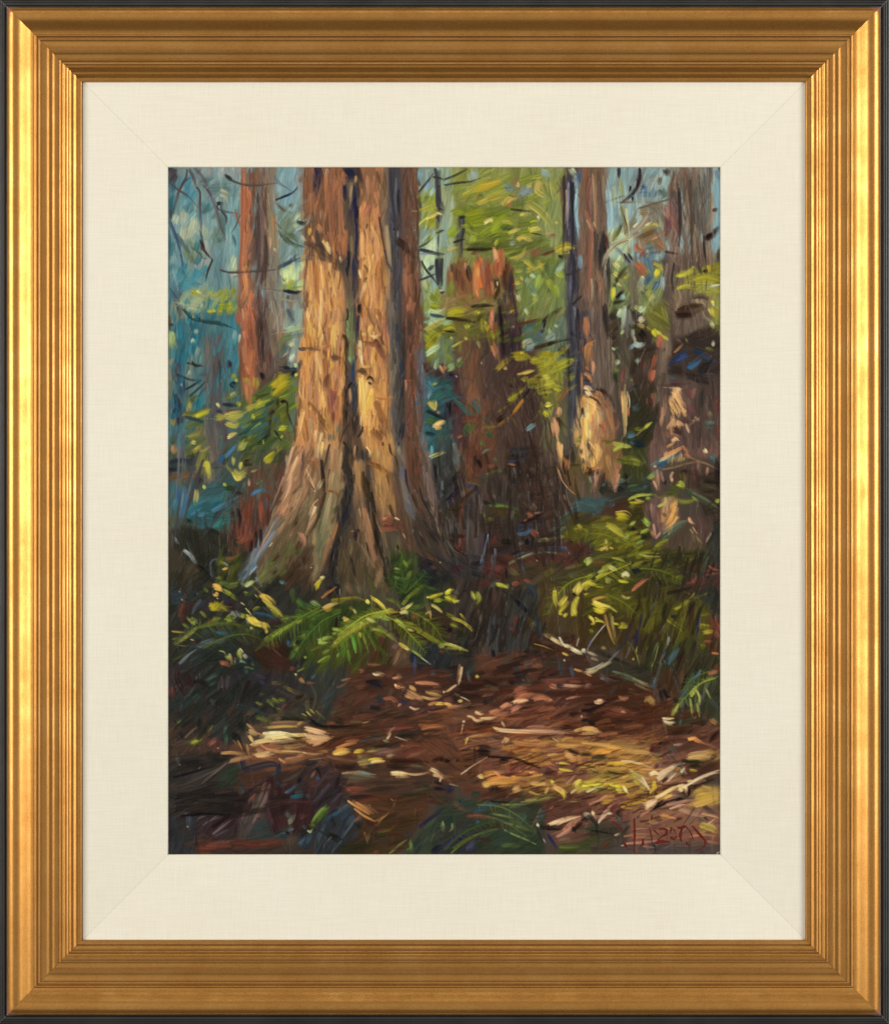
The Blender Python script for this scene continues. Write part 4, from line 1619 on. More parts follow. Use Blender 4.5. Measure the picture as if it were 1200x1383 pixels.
c09870 4 106 32 102 46 98 54
b8805c/a87050 4 98 56 95 64
c0906c 2 118 4 112 20
6c4c44/5c3c34 3 117 4 117 18 114 30
8c6850 3 110 40 104 54
a88060 3 118 32 118 46 112 56
c8a888 2 108 56 112 46 116 40
8a6a50 3 108 62 102 76
a07860 2 106 82 110 72
4c3828 4 112 66 106 80
c08868/b07858 4 114 80 118 84 118 90
5c3828/4c2c20 5 114 88 112 96
a87050/b88058 2 88 78 82 88 80 94 74 104
8898a8/6c8498 3 92 78 86 88 80 96 74 104
7c98b0/5c7c98 2 78 98 73 108
4888b8/5c98c0 2 76 106 70 113
c8d8e0 1 76 109 72 113 70 116
5c90b0 2 77 108 70 116
d8e0e8 1 90 88 87 92
6c7c90 2 92 74 97 68
34506c/3c5c74 2 68 112 62 120
7c8848/6c783c 3 84 112 80 118 76 120
5c6c34/687440 5 90 104 84 110
4c6038 4 112 98 116 94
606838/505828 3 102 112 96 118
8c9080 2 76 118 77 120
383020 4 94 110 90 116
a09078 3 103 12 103 20
5c3424 4 96 98 90 104
T 1 2
P a07c58/b08c60/8c6c4c 6 34 92 0 0 34 0 34 40 16 44 0 30
P 6a5640/7c684c/5c4a38 6 34 78 0 20 18 24 16 60 0 90
P 8a7858/7c6c50/98845c 6 34 80 18 30 34 10 30 50 22 90 4 120 0 110
P 5c5c44/6c6a4c 5 34 70 10 60 22 56 20 90 6 120 4 110
P 2f2a26/3a342c/28282c 5 34 80 34 0 44 0 40 40 34 80 26 120 18 120 22 90 30 50
P 8a6c4c/7c6044/98785a 6 34 97 40 16 50 16 52 60 60 100 72 120 58 120 46 70 40 50
P 4f4230/5e5038/3f3628 6 34 88 30 80 46 70 56 100 62 120 26 120
P 3c3024/2c241c 4 34 104 49 20 54 40 60 70 66 100 72 120 70 120 60 100 50 50
P b88850/c89858/a87844 6 34 90 50 0 74 0 76 26 66 30 68 60 62 60 58 20
P 9a7448/a88050/8a6440 6 34 88 62 26 76 30 78 66 64 68 60 40
P 6c6458/5c5650/7a6e68 5 34 100 74 0 84 0 90 40 98 66 90 70 80 30
P 5c4030/6c4a38/503628 6 34 97 84 0 100 0 100 30 108 60 100 70 90 40
P 5a4434/6a5040/483a2e 5 30 103 74 30 80 34 90 70 96 100 86 96 78 70
P 7c6c64/6c5c54 5 34 100 98 0 106 0 112 50 116 70 108 64 100 30
P 504838/605640 6 24 88 64 78 80 80 86 96 70 104
P 3c342e/34302c/483c30 6 30 122 90 60 106 60 120 86 120 106 100 100
P 4c3c30/5c4434 4 30 145 92 90 120 110 120 116 108 108
P 3c3e3c/484c4c/2e2e2e 6 24 90 110 0 120 0 120 60 114 60
P 343c20/2c3420/44502c 7 16 60 70 94 94 96 108 108 100 120 72 120
P 24222a/2e2c2c 6 18 30 98 100 120 112 120 120 98 120
S
e8c060/f0d078 3 14 0 13 6 13 12
9a7048 4 5 4 4 14
c8a070 3 9 2 9 14
7c5438/6c4830 7 3 16 8 18 7 26
403428 2 20 2 17 14 15 26
2c2420 3 13 16 14 28 15 38 16 44
5c4c3c 2 20 24 19 36 17 44
c09c70/d0a878 2 0 24 3 32 7 40
4c3c2c 1 2 30 4 38 7 42
e0c898 1 7 42 7 44
c0a878/a08c64 4 10 40 14 32
6c5038/8c6848 4 2 36 2 50
d8b080/e8c898 2 7 56 5 62 4 68
f8e0c0 2 8 57 6 62 5 65
e0b888 1 10 50 6 54 2 64
c08c68 3 8 62 2 72 0 78
402c20 2 12 62 6 74 0 84
302820/4c3c2c 4 16 44 13 56 8 70
6c4434 3 12 48 11 56
8c5c38/704828 3 17 42 22 43 26 45 29 49
b0845c 3 24 6 23 24
c0986c 3 30 10 28 30
a88c60 4 22 26 20 40
a09068/8c8060 4 20 50 16 66 12 80
787454 3 18 70 14 84
4c5030 4 28 56 22 62
6c5440 4 24 66 22 72
a8744c/98683c 3 26 72 24 80 20 88
8c5c40 4 22 84 18 92 14 98
7c6850 3 10 96 6 110
5c503c/3c3428 4 4 94 0 100
8c5838 2 18 94 14 106 10 118
d0c8a0 1 4 109 4 110
5c3c28 4 20 98 17 112
302c28/383430 4 35 4 36 20 36 30
5c4830 4 38 10 38 22
1c2028/24282c 5 38 32 36 44 36 54
24242c/2c3038 6 36 58 34 68 30 80
222224 6 28 84 24 96 21 108 20 120
343c3c 3 36 42 40 46
2c2418 2 32 0 34 3
c08858 3 42 4 42 14
b07c50/c08c5c 3 42 16 41 26
2c2820 2 44 4 44 16
30241c 2 48 8 49 16
a88454/987448 5 45 20 45 36 47 46
907050 4 46 44 48 60 51 70
ac7c54/a07450 4 50 58 54 74 58 90
94684c 4 54 80 58 96 62 110
7c5840 4 62 100 66 116
c0a078 1 46 58 48 66
3c2c1c 3 49 26 50 40 54 52
201c18 3 56 44 58 56 60 64
2c2418/40301c 4 51 32 56 42 58 50
302418 3 58 62 60 76 62 88
242018 3 60 78 63 92 67 104
343428 2 70 100 72 112
f0d090/e8c070 2 52 4 55 9 55 13
302018 1 52 6 54 10
4c3420 2 66 0 67 4
402c20 2 72 2 73 8 75 12
8c5c34/7c5028 4 53 18 60 20 66 23 71 28 75 34
6c4424 2 54 18 64 21 72 28
cc9850 4 62 4 62 16
c08c50 4 72 14 74 26
b89058 3 61 30 62 48
6c4828 2 70 28 72 44
503820 2 77 12 80 30
b08450 4 68 32 67 48
a87c50 3 62 50 64 60
5c4028/403020 3 72 54 76 66 82 80
8a4830/984c30 9 64 70 70 68 76 70
a85838 4 64 76 72 76 79 77
7c3c24 4 66 73 78 74
b06c48 3 66 67 70 66
d8a888/b88060 1 67 67 71 65
704028 5 80 72 86 76
6c4024 4 80 66 84 70
e0c098 2 77 66 81 68
c08850 1 84 80 86 84
8c8068 3 80 4 81 12
34383c 2 80 0 80 4
787888/68687c 4 83 22 84 34
34303c 2 86 24 87 34 90 46
70707c 3 86 44 90 54 94 66
5c5c68 4 88 54 94 66
42322c 3 92 46 98 60
242c34 2 98 40 101 50 105 58 110 66
a8b0a8 1 94 42 94 43
34302c 3 104 52 108 60
8a7060 3 108 56 112 64
985c48 3 100 10 99 24
74442f 5 97 20 96 30
8a7468 3 103 12 105 26
c89870 1 114 74 117 82
7c6050 2 112 66 118 80
302c2c 5 108 78 116 88
302828 4 100 80 104 92
7c5038 1 98 78 102 84
c8b8a8 1 116 105 117 105
7c7c78 1 93 76 92 80
284c50/3c8c9c 4 107 2 110 8
54a0a8/4c8890 3 109 4 108 16
b8b06c/c8bc78 4 108 13 113 11 119 9
4c4c28 1 109 13 117 9
1c1c20 4 111 20 112 36
3c4038 4 115 8 115 30
58686c/6c8080 3 118 34 118 50
20201c 4 119 42 120 46
382c24 6 117 60 119 74
402a34 3 119 72 120 72
3c1c2c/28202c 3 43 78 42 86
302434 3 44 77 46 78
b08868 1 39 78 41 77
5c5038/6c5c40 4 40 84 38 100
685844 4 48 90 54 106 58 118
2c2820 4 36 98 40 108 42 116
5c4c34 4 30 104 28 118
30281c 2 52 88 56 102
584c34 4 60 104 62 114
c8b870/e0d090 4 12 119 16 118
202420 1 14 120 17 118
384c40 3 26 119 28 120
3c5424/486028 5 82 110 84 98 80 94
546c28 4 86 108 92 102
6c7c2c/8c9c30 4 88 118 92 112
7c8c30 3 84 104 88 108
486028 4 76 112 84 114
5c7838 4 76 118 90 120
283820 4 74 104 80 104
98a048 2 77 110 81 111
2c2c18 2 79 90 80 94
303844 4 100 114 108 110
243438 4 94 118 106 120
1c1c28 4 104 104 110 106
T 2 2
P 5c5c50/4c4c44/6c6c60 6 28 90 0 0 13 0 13 24 0 38
P 5c4030/6a4a38/4c3426 6 34 90 12 0 30 0 30 40 18 44 12 24
P 5f3a2a/6a4030/4c3026 7 18 90 20 0 46 0 46 24 34 26 20 34
P 584638/6a5444/483a30 6 34 86 44 0 56 0 58 30 46 40
P 342820/3e2e24/2c241e 8 26 10 54 0 80 0 96 40 90 60 70 60 52 30
P 5c4c40/4c3c34/6c5848 5 40 106 76 0 92 0 98 30 108 60 96 66 86 30
P 6c4830/5c3c28/7c5434 6 24 80 104 10 112 16 116 44 106 40 98 24
P 54482c/4c5434/604830 6 24 85 110 0 120 0 120 48 108 46
P 5c5044/4c443c 5 26 90 108 0 120 0 120 18 110 18
P 30282a/3c3234/242224 6 28 70 0 38 14 24 22 44 20 66 0 66
P 4c4440/5c504c/3c3432 4 34 92 18 46 36 36 34 70 34 100 16 100 18 70
P 403630/34302a/4e443a 6 26 80 30 30 70 30 78 60 70 80 30 78
P 43312a/4c382c/382a24 8 24 20 66 34 96 40 96 66 70 66
P 4c3f36/564840 6 28 85 86 40 104 40 104 64 84 64
P 382c26/44302a/302622 8 26 20 34 66 96 66 96 96 36 98
P 3c3830/38342c 6 22 75 48 66 66 62 64 84 48 84
P 35322f/404044/2c2c2c 7 28 140 0 84 20 98 40 100 30 118 0 116
P 5a2c22/48251e/6a3424 7 20 95 10 80 18 78 18 98 10 96
P 4a2c24/3a2620/5c3428 8 22 150 34 98 120 84 120 106 60 120 30 120
P 43402c/4c4430/3a3424 8 24 20 56 104 120 106 120 120 56 120
P 4c2e24/5a3428 7 20 100 96 86 120 84 120 108 96 108
P 4c4c20/5c5424/3c3818 7 22 20 96 68 120 60 120 86 100 84
S
8a9c90/708078 3 8 0 9 6 11 10
607478/54686c 5 9 14 12 20
4c7088/6c8c48 2 33 10 36 7 42 6
5c7c3c 4 32 0 34 3
3c3028 4 30 18 32 22
241c1c 3 29 16 32 22
7c4028/8a4828 5 20 20 24 30
c04c24/a84424 3 38 21 44 21
2c2c30/363a3c 9 58 8 66 8 74 10
24282c 5 58 12 70 14
2c3c80/285090 2 56 17 64 16 70 14 75 13
3c2c24 5 78 12 80 20
486068 2 64 16 68 20
6c6470 2 60 22 63 32
282828 5 54 24 60 34 64 42
4c4038 3 52 30 58 40
5c4c44 3 74 22 84 30
b06838 2 56 19 62 20
5c683c/687444 4 38 28 44 26 50 25
8c8858 1 72 28 72 32
5c6c48 3 43 14 45 17
70707c 1 72 29 73 32
d8a060/e8b068 5 99 0 101 12 101 22
f0c078 3 102 2 102 12
c08040 3 104 14 106 20
b07040 4 107 16 106 24
c89468/e0b080 1 99 24 102 33 108 41 114 46
907048 2 96 20 102 34
a87c54 2 104 46 106 52
483c20 2 110 20 119 20
584c30 5 112 24 108 36
3c3424 3 112 18 112 8
8a7458 2 117 4 117 16
2c2c2c 1 111 4 112 18
1c1c1c/28241c 4 0 40 6 34 12 26
2c2028 5 4 50 10 44 16 36
6c6068 1 6 48 9 56
284070/304c88 4 20 39 24 38
2c4c80 2 20 39 26 37
6a5c50/7c6c58 3 13 32 15 40 17 50
60503c 3 12 28 16 44
2a3038 3 28 38 27 44
4c4428 3 30 37 34 38
8a4830/985030 4 15 54 15 66 14 74
3c2c1c/2c2018 4 6 58 14 52 20 47 26 41
3c3820/302c18 6 0 60 6 62 12 58
545c64/6c7478 2 21 54 20 70 20 90
5c5450 2 26 46 25 70 23 90
7c6c64 1 30 46 29 62
6c5c54 2 34 52 30 60
2c2824 3 34 52 40 54
603c3c 4 38 46 36 50
6c5c54 4 42 46 44 50
2c2820 4 40 56 40 60
4c3c24/3c3418 7 40 60 48 60 58 62
6c8c38/587838 3 39 56 46 55 54 56 62 58
3a3c1c 6 60 62 68 64
5c5850/706858 3 60 59 59 64 58 69
5c5c2c/68682c 4 36 68 44 67
6c6c30 3 34 62 36 66
44403c/544c44 6 66 48 72 46 76 56
2c2828 3 76 44 76 52
685c50/7c6c60 2 70 46 72 54 78 60
584838 2 68 52 76 60
8a7050/785c48 4 76 54 80 60
9c8068 1 76 52 79 60
d04824/c03c20 5 74 64 76 67
c44c28 3 72 62 78 64
a86848 2 78 62 86 61
241c1c/181414 3 68 70 76 67 86 62
c85c34 2 69 69 72 67
3c4c68/2c3c5c 6 64 76 70 75 77 74
4c78a0/3c5c7c 3 64 80 70 80 76 76
c04424/b83c20 5 77 78 81 82
a83820 3 76 77 80 84
3c3838/4c4444 7 82 70 90 74
2c2828 5 80 68 88 68
6c4838 2 90 68 92 80
6c9080/4c7068 7 97 74 104 67 110 62
5c7c70/406058 8 112 58 119 54
305c68/3c6c78 4 110 62 120 58
6c8c84 4 96 78 106 74
3c3020 1 104 66 110 62
4c3c18/3c3014 8 112 66 120 64
8a8c28/7c7c20 4 113 75 119 78
a8a030/989024 3 116 72 120 76
606020 4 104 80 116 78
8a8858/a09c58 3 96 84 100 83 105 82
807c50/605844 4 80 86 90 85 98 85
24201c/1c1c18 7 50 86 60 88 62 84
1c1c18 5 70 84 74 90
6c6c68/504c48 3 64 90 70 86
34343c/2c3038 5 80 84 72 94
c8ccd0 1 50 82 50 82
b0b4a0 1 53 87 53 87
3c4c6c/4c6078 3 38 80 36 90 33 100 31 108
6890b8/7ca0c0 1 38 80 36 88 34 98 31 106
503c48 4 34 84 30 96
8c2c20/9c3424 3 38 88 37 94
783020 4 44 84 40 90
8888a0/60607c 2 44 93 44 102
5c5860 4 44 98 42 106
241c24 1 42 100 43 104
3c383c 5 48 98 56 94 62 92
383432/4c4840 5 70 98 84 94 96 93 104 95
3c3c48/4c4c5c 4 90 93 100 92 106 95
3c6898/2c5080 2 98 92 104 92 108 96
406c9c 2 60 100 66 97 72 95
6c7458/808464 3 56 106 64 102 74 98 84 97
747868 2 88 96 100 97 105 99
302420 4 70 94 80 92
2c2018 3 64 96 58 98
1c1814 4 3 80 10 84 18 82
44241c 5 6 84 10 90
3c241c/2c1c18 2 8 92 14 97 20 99
8c8478/706860 1 2 86 8 94 16 99
a85434 2 13 84 13 92
604c48 1 22 102 22 108
24201c 4 24 106 34 106
582430/40242c 7 8 112 16 110
5c2824 6 36 112 42 110
2c2c30 4 24 114 30 116
683028/78342c 6 44 112 50 108
a89070 1 80 103 81 104
50484c/44444c 4 66 104 69 112 71 119
241c20 2 53 110 54 114 54 120
606040/6c6c44 6 58 112 64 116
7c7030/8a7c30 4 92 114 94 110
5c5424 5 88 116 94 112
6a2c28/7c302c 6 116 96 118 102
5c4c38/6c5c40 4 106 110 114 108 120 107
4c4c34/5c5c3c 6 108 116 118 114
7c3424 2 62 119 72 119
302c2c 3 64 102 66 110
6c88a0 1 108 96 109 98
785044 1 92 92 93 108
T 3 2
P b88c5c/a87c50/8a6848 5 24 75 0 0 20 0 24 20 10 28 0 20
P 5c4a40/6c5a4c/4c4038 5 28 92 0 20 20 24 20 34 12 52 0 50
P 7c5c38/8a6840 5 24 85 18 0 34 4 34 14 22 34 16 28
P 9a7050/8a6044/a87c58 4 24 100 26 16 34 16 32 34 28 46 22 44
P 3c3c24/4c5028/30301c 6 28 92 34 0 58 0 58 30 40 40 34 36
P 6a5048/7c6054/5c4440 5 34 88 58 0 90 0 90 8 70 20 68 42 64 44 58 24
P 6c5048/5c443e/7a5c50 5 28 88 90 0 120 0 118 14 90 14
P 46352c/3a2c24/543f34 6 28 88 80 24 110 22 106 40 80 42
P 3a3028/2e2620/443a2e 7 24 10 100 30 120 26 120 100 104 60
P 30342c/38382c/2c2c28 7 24 165 14 34 60 36 62 48 24 54
P 3c4838/34382c 6 20 160 34 36 60 32 62 44 40 46
P 2f4448/3c5858/4c6c6c 5 28 172 0 50 24 48 30 56 10 64 0 62
P 3c281c/48342a 8 22 10 18 54 42 50 40 66 18 68
P 3c3518/4a421c/2c2814 7 22 20 38 50 58 50 60 70 60 84 40 84
P 6c504c/7c605a/5c4440 5 34 92 56 50 70 46 72 56 70 86 60 80 56 66
P b0885c/986c4c/d09850 5 24 80 70 46 80 46 84 68 72 74 68 68
P 5c5420/6c6424/484418 7 24 15 0 66 40 66 60 90 44 100 0 90
P 44401c/3c3a1c/545028 8 24 20 20 84 74 92 110 90 100 104 60 112 30 104
P 4c4034/584838/40382c 7 26 85 66 84 94 68 106 80 104 94 70 96
P 5c4640/4c3830 6 24 85 94 64 112 66 112 88 100 90
P 3c3c34/2c302c 6 26 95 112 70 120 70 120 120 106 120 108 100
P 3e3a24/34301f/2c281c 8 24 160 60 98 110 94 108 112 84 120 56 120
P 4c4c24/3c3c1c 7 22 20 0 96 40 96 50 120 0 120
P 48302a/5a342c 7 22 15 94 106 120 106 120 120 90 120
S
e0b878/d0a068 5 2 2 3 14 8 20
6c5c48/5c5040 5 6 6 10 14
403830 1 3 2 10 12 12 20
e0b060/e8b858 4 12 2 16 8 14 16
c88448 3 8 24 16 22
e0c080 2 6 0 14 10
3c2418 5 0 22 6 26 12 28
9c9c80 2 6 30 8 36
a0785c 3 14 28 10 44
c8a078 2 12 24 11 34
3c2c28 4 18 28 16 44
5c3c28 5 10 24 14 30
a87c48 4 22 12 24 24
9c9838/8a8c34 5 28 2 36 3 43 4
a8ac3c/b4b848 4 28 7 34 3 42 4
747c30 4 20 2 26 1
78802c/8a9034 5 36 14 44 15 52 18
80882c 4 38 17 50 19 54 19
5c6428 4 30 16 40 18
306898/28507c 3 42 0 43 2
1c2c34 6 46 1 56 2
c8885c 3 31 24 29 36
b0785c 2 28 36 28 44
d09470 2 32 28 29 44
4c7070/5c8080 4 32 34 38 32
38686c/6ca098 2 18 38 20 36
302c20 5 16 40 20 46
20282c 5 30 40 36 42
5c7090/486080 2 53 39 57 39
506c48 3 40 39 50 37
3c4c3c 3 42 42 56 40
1c2018 4 38 28 38 38
8a9838/98a83c 4 58 32 62 28 65 25
a8b040 3 59 31 64 28
d89c60/e8a868 3 72 12 80 8 88 4
e0ac70 2 70 16 80 10 86 6
c8905c 3 74 4 80 1
7c5038 2 76 4 82 8
f0c890 3 68 16 76 12
b8744c 4 88 4 92 10
a86040 3 90 10 94 14
2c6080/346c88 5 66 20 72 18 78 14 84 12
4c7c80/3c7074 3 62 19 68 16 76 14 87 11
184c74 3 66 21 74 18
a8a880/c8c098 2 62 21 65 21
6c6044/786c4c 5 78 16 86 14 90 16
8a6c4c/7c5c44 2 70 24 80 22 94 18 106 18 118 24
5c5038 3 74 21 84 19 100 16
80684c 2 90 12 100 16 114 22
3c2c20 4 86 26 96 26
a88468/c8a080 2 79 26 77 30 78 35
e8b8a0 2 78 32 78 35
7c5c48 3 64 28 64 38 68 42
b89070 2 65 24 66 38
a8785c 2 68 26 71 36
c89c78 2 62 34 65 42
2c2420 4 70 36 74 34
b0806c 2 109 22 108 30
985c50 2 101 18 100 26
6c4c44 3 96 22 98 36
4c4420 3 84 28 86 32
d8d0a8/c8c098 4 106 7 108 10
e8e0c0 2 107 6 109 10
4c7470/5c8880 5 112 12 116 15
446860 4 114 17 117 14
241c18 6 118 16 118 40
2c2420 4 106 34 118 35
44402c 4 104 38 118 40
a8b030/b8c038 6 84 37 88 37
98a030 3 87 36 88 41
4c5428/5c6028 5 76 38 82 41 90 42
506028 4 74 45 84 44
606c34/586434 5 92 42 98 46 102 49
404838/4c5038 6 90 42 100 48 110 54 118 60
6c7458 2 96 44 108 50 119 58
788030/687028 5 84 52 92 52 100 50
90983c 2 96 48 101 52
a8b83c 4 117 51 120 52
c0c838/b0b830 3 41 50 47 47 53 46 60 46
8a9c40 2 56 46 64 46
98a83c 3 56 49 59 49
c0b038/a89c2c 3 42 53 46 53 53 52
d0a850 2 46 50 50 51 53 52
8a7c24 4 42 56 46 56
bcb020/a89c1c 7 30 64 36 64 40 65
988c20 3 30 67 40 68
e0b860/c8a850 1 29 61 36 60 40 61 43 64
90a040/a8b848 3 42 72 46 69
98b840/88a83c 5 54 68 57 71 59 70
98b040 2 56 72 58 74
90a838/a0b048 3 51 79 58 76
a8c048/b0c050 3 66 56 70 54 72 52
7c5c54 3 62 54 62 68
a89078 1 60 54 60 64
4c3c38 2 58 60 60 72
c09c74/d0b080 2 72 48 74 60
a88c6c 2 76 48 72 60
e0a050/e8a850 4 80 60 76 68 72 75
e8b060 3 82 66 78 72 70 78
d89c48 3 78 56 80 64
5c4838 3 70 62 74 66
e0a0a0/c89080 2 64 84 67 80 68 78
a07c70 3 60 78 64 84
b08c80 2 62 72 64 82
48503c/585c48 7 70 86 76 80 84 73 92 69
3c4c3c/506050 5 68 84 78 76 88 71
687058 2 78 76 88 70 94 70
8a8868 2 70 80 82 71 92 68
d8a070/e0b080 3 93 66 94 69 97 71
b88860 1 96 74 100 80
9c8c60/8c7c54 2 94 76 100 84 105 89
5c5040 5 96 80 98 88
c8a070/b8986c 1 112 79 110 84 108 87
8a8060 2 112 81 108 87
2c2c2c 3 114 78 110 90
6c7038/808430 4 8 73 20 73 28 76
a89c34/b0a838 5 22 72 28 75 36 82
c8b83c 3 24 75 32 80 38 84
98982c 5 28 77 36 82
7c7828 4 2 77 8 78
8c8438 3 34 84 42 90
787c28 4 42 88 50 92
8ab050/98b858 4 38 82 41 84
80a048 3 48 88 53 86
b0a050/c8b868 3 20 85 22 90
c0a848/b8a04c 4 16 94 20 92 22 94
c8a038 2 24 92 27 93
e0d0a0 1 18 93 21 92
a09c30 3 30 86 33 87
4c5c34 5 2 84 8 90
4c6028 3 8 88 12 94
6c3020/5c2c20 6 0 92 2 100
20201c/282420 8 42 76 46 80
282820 6 50 80 56 84
7c7c30/8a8830 3 48 97 56 96 66 97
b0a850 2 50 98 58 100 68 100
6c6c28/5c5820 4 54 102 66 101
3a3c20 4 70 96 80 94
a8b858/b0c060 5 3 104 6 103 9 102
b8c860 3 4 107 8 104
5c3c24/6c4028 4 6 106 20 105
1c1c24/242834 8 52 112 56 108 60 106
201c24 5 54 118 58 112
1c242c 6 42 106 48 114 52 118
1c1c1c 6 26 112 36 110
b0a840/8a8c34 2 26 101 32 102 38 105
5c7028 3 28 104 40 108
c8c070/d0c878 4 23 108 26 110 30 112
a8ac50 3 14 114 20 111 28 109
98a038 3 4 118 12 114
c0bc40 2 12 118 18 115 24 114
c8c8a0/e8e0c0 4 35 116 38 114 41 117
b8b068 4 34 116 40 118
a8a860 2 20 119 26 120
6c5c40 2 70 112 60 116 54 120
8c4834 1 52 120 64 116 72 112
3c4434/485040 5 108 96 106 108 100 118
a8503c/8c4434 2 110 108 114 111 120 112
b85038 2 98 120 100 116
983c30 2 108 116 116 115
7c3c30 3 110 112 106 114
504c24 6 90 102 102 98
2c3824 4 66 108 80 102
T 0 3
P 2c2f2a/343830/26261f 8 24 40 0 0 120 0 120 120 0 120
P 3c4648/34404a/2c3438 7 20 10 2 4 28 4 26 16 10 24 2 24
P 3a3034/2c282c/443c38 7 20 60 26 14 66 20 64 30 30 34
P 3c2c24/4a3024/302420 7 20 75 6 28 18 16 20 20 20 36 10 44 6 40
P 30302c/3a3a34 8 22 60 60 4 120 4 120 30 96 36 76 20
P 2a2f28/343a34/2c3430 8 30 20 20 42 70 38 90 60 80 90 40 90 20 74
P 382820/44281e/30241c 8 24 150 62 48 106 50 106 80 94 86 70 70
P 34302c/3c3434/2c2c30 8 26 70 0 70 40 78 110 76 120 90 120 120 0 120
P 2c2c34/38343c/302c2c 7 26 60 60 76 94 80 92 98 64 100
P 34443c/2c3c38 6 22 30 2 104 34 92 46 100 20 112 2 114
P 3c3830/443c34 7 24 160 90 96 120 96 120 120 96 120
S
5a3024/4c2c20 6 12 20 10 30 14 34
3a3024 2 10 4 18 16
484c54/545860 3 28 18 24 22 20 30
3c4044 4 32 18 26 26
a8b0b8 1 9 10 10 11
d0d8c8 1 11 17 12 18
5c7c3c/7c8c38 3 31 8 34 11
e8b048/d0a040 5 39 5 43 6 46 9
e0b858 2 40 8 47 10
8a8c2c/6c7c28 4 48 10 54 13 60 18
98a030 2 50 10 56 14
586c34 5 44 3 52 4
4c6030/687840 5 50 6 60 4
7c8c34 3 66 11 70 13
a8b058/c0c868 4 66 5 71 3 74 1
b8c0a0 2 68 6 73 1
6c8c98/3c8c98 3 76 0 78 1
4c8080/3c8c98 3 97 2 102 3
7c5438 3 54 6 58 7
d8a858/c89840 3 39 13 43 14
d0a048 2 41 11 43 13
e0d8a8 1 42 16 43 17
b8a820/a89c18 7 36 24 40 24 43 22
988c20 4 40 20 46 23 51 27
807c24 4 42 26 46 22
2c2c30 4 22 14 26 12
5c6470 2 24 12 26 13
302428 5 52 20 58 28
383840 5 46 14 52 20
48443c 4 72 18 70 24
e0b850/d0a840 5 80 14 86 16 92 21
c0b048/a89c3c 4 82 17 88 22 94 26 99 32
989830 4 86 22 94 29 102 36 106 40
6c7028 3 90 28 98 36
2c2c1c 2 84 14 92 22 96 26
b8b850 1 75 13 78 16
787c2c/8c8c34 3 73 27 76 25 80 25
e0c878 1 63 20 66 22
d8c870 1 67 25 72 31
8a9030 3 28 28 33 33
7c8040 3 16 33 22 38
a0b048/90a848 3 20 37 23 39
7c8434 4 20 34 26 38
6c7834 3 12 38 18 43
6c3c24/7c4428 3 32 38 42 33
747c30/606c28 5 38 35 46 34
7c8438/6c7430 6 50 36 56 32 60 30
8a9498/a0a8a8 4 54 29 60 30 62 33
8a9430 4 50 34 58 37
a8a838 4 63 31 67 33
788c88 3 68 36 70 40
e0c84c/d8b83c 7 70 33 74 37 79 40
e8d050 5 76 37 82 40
d8b840 4 82 38 85 44
d0c050 3 71 42 73 43
a8a840/c8b850 2 85 38 88 42
c0a840 3 85 44 85 47
c8c048 2 68 31 70 33
2c2018 2 76 38 82 39
9c8c40 2 3 45 16 46
a89c48/8c8c40 3 24 42 16 49 7 56
6c7438/7c8038 3 24 42 36 39 44 38 54 39
484c24 3 54 38 66 41
58602c 3 66 42 70 46
6c7430 2 3 52 10 50
586430 1 4 70 12 66 16 64
2c6c90/2070a0 3 41 46 47 47 52 46
3c5064 2 48 49 54 49
404448/343838 5 28 48 36 44
2c2420 4 26 52 22 58
c0a898 1 19 52 22 53
807060 1 8 57 18 58
3c2420 4 24 56 26 54
485454/3c4848 5 24 58 34 54 44 52
606c68/586460 3 26 59 40 54 56 52
5c6c70/8c9ca0 2 9 73 16 66 24 61
7c8c90 1 10 74 16 68 20 63
707c80 1 12 70 22 62
3c4848 3 20 70 28 64
283028 7 30 68 46 66
2c302c 8 50 54 66 58
403c30 3 60 52 70 56
6c4028/583020 2 82 56 90 60 98 67
3c2c1c 6 74 60 84 70
502c20 5 88 58 98 56
2c7030/404c44 3 100 36 104 32
44403c 2 82 24 90 30
2c4050/305c78 3 74 29 82 30 88 32 94 36
3c6c8c 2 86 30 92 34
4c2c24 5 88 38 94 36 92 42
3c5c2c/4c6c30 6 112 18 118 24
48682c 5 112 28 116 36
4c5830 4 108 8 108 20
7c8c28/8c9c30 5 84 53 92 48 102 42 114 36
a8b838/b8c040 2 90 50 100 43 108 38 116 35
5c7028 4 100 34 116 32
b8b838 2 112 38 116 35
7c8830 5 116 50 120 49
3c5c90 3 104 53 104 58
4c7c38/5c8c38 3 110 52 106 58
688830/789838 4 112 58 108 64 105 71
a0b838 2 118 68 120 67
b85c38 2 110 56 109 59
a8a858/c0b060 1 44 62 48 63 50 66
8c9430/a0a038 4 50 66 52 70
b89c60 3 53 65 54 69 55 74
b0b858/a8a840 4 62 61 61 65 63 69
d0d0a0 1 62 60 65 64
a8a0a0/9088a0 3 65 65 68 69
3c5c90 3 70 67 72 70
8c9868 2 58 68 57 74
7ca098/8c9c60 2 62 71 68 73
a05034/984828 4 45 72 50 73 54 75
c86840 2 46 73 48 73
6c7c50 2 66 76 74 78
4c6870 3 66 78 68 82
58684c 2 72 72 74 76
2c201c/3c2420 7 6 82 12 94 16 102
301c1a/3c2420 7 12 80 18 88 22 94
4c3430 1 4 86 8 96 13 104
4c3430 1 10 84 14 94 16 100
6c6068 1 15 102 20 98 23 91
8a808c 2 20 96 24 91
6c5c68 1 9 91 10 92
5c302c/4c2824 6 2 94 3 104
3c3434 4 24 92 30 92 34 98
241c1c 3 22 89 30 89 35 94
3c5450/486458 3 32 88 38 84 44 83
345048 4 34 92 42 88
38342c 4 10 80 20 78
54484c/443c40 2 46 84 48 98
4a4448 3 52 84 50 96
38343c 3 60 82 64 94
5c5460 1 44 88 42 98
281c1c 3 70 88 66 98 62 106
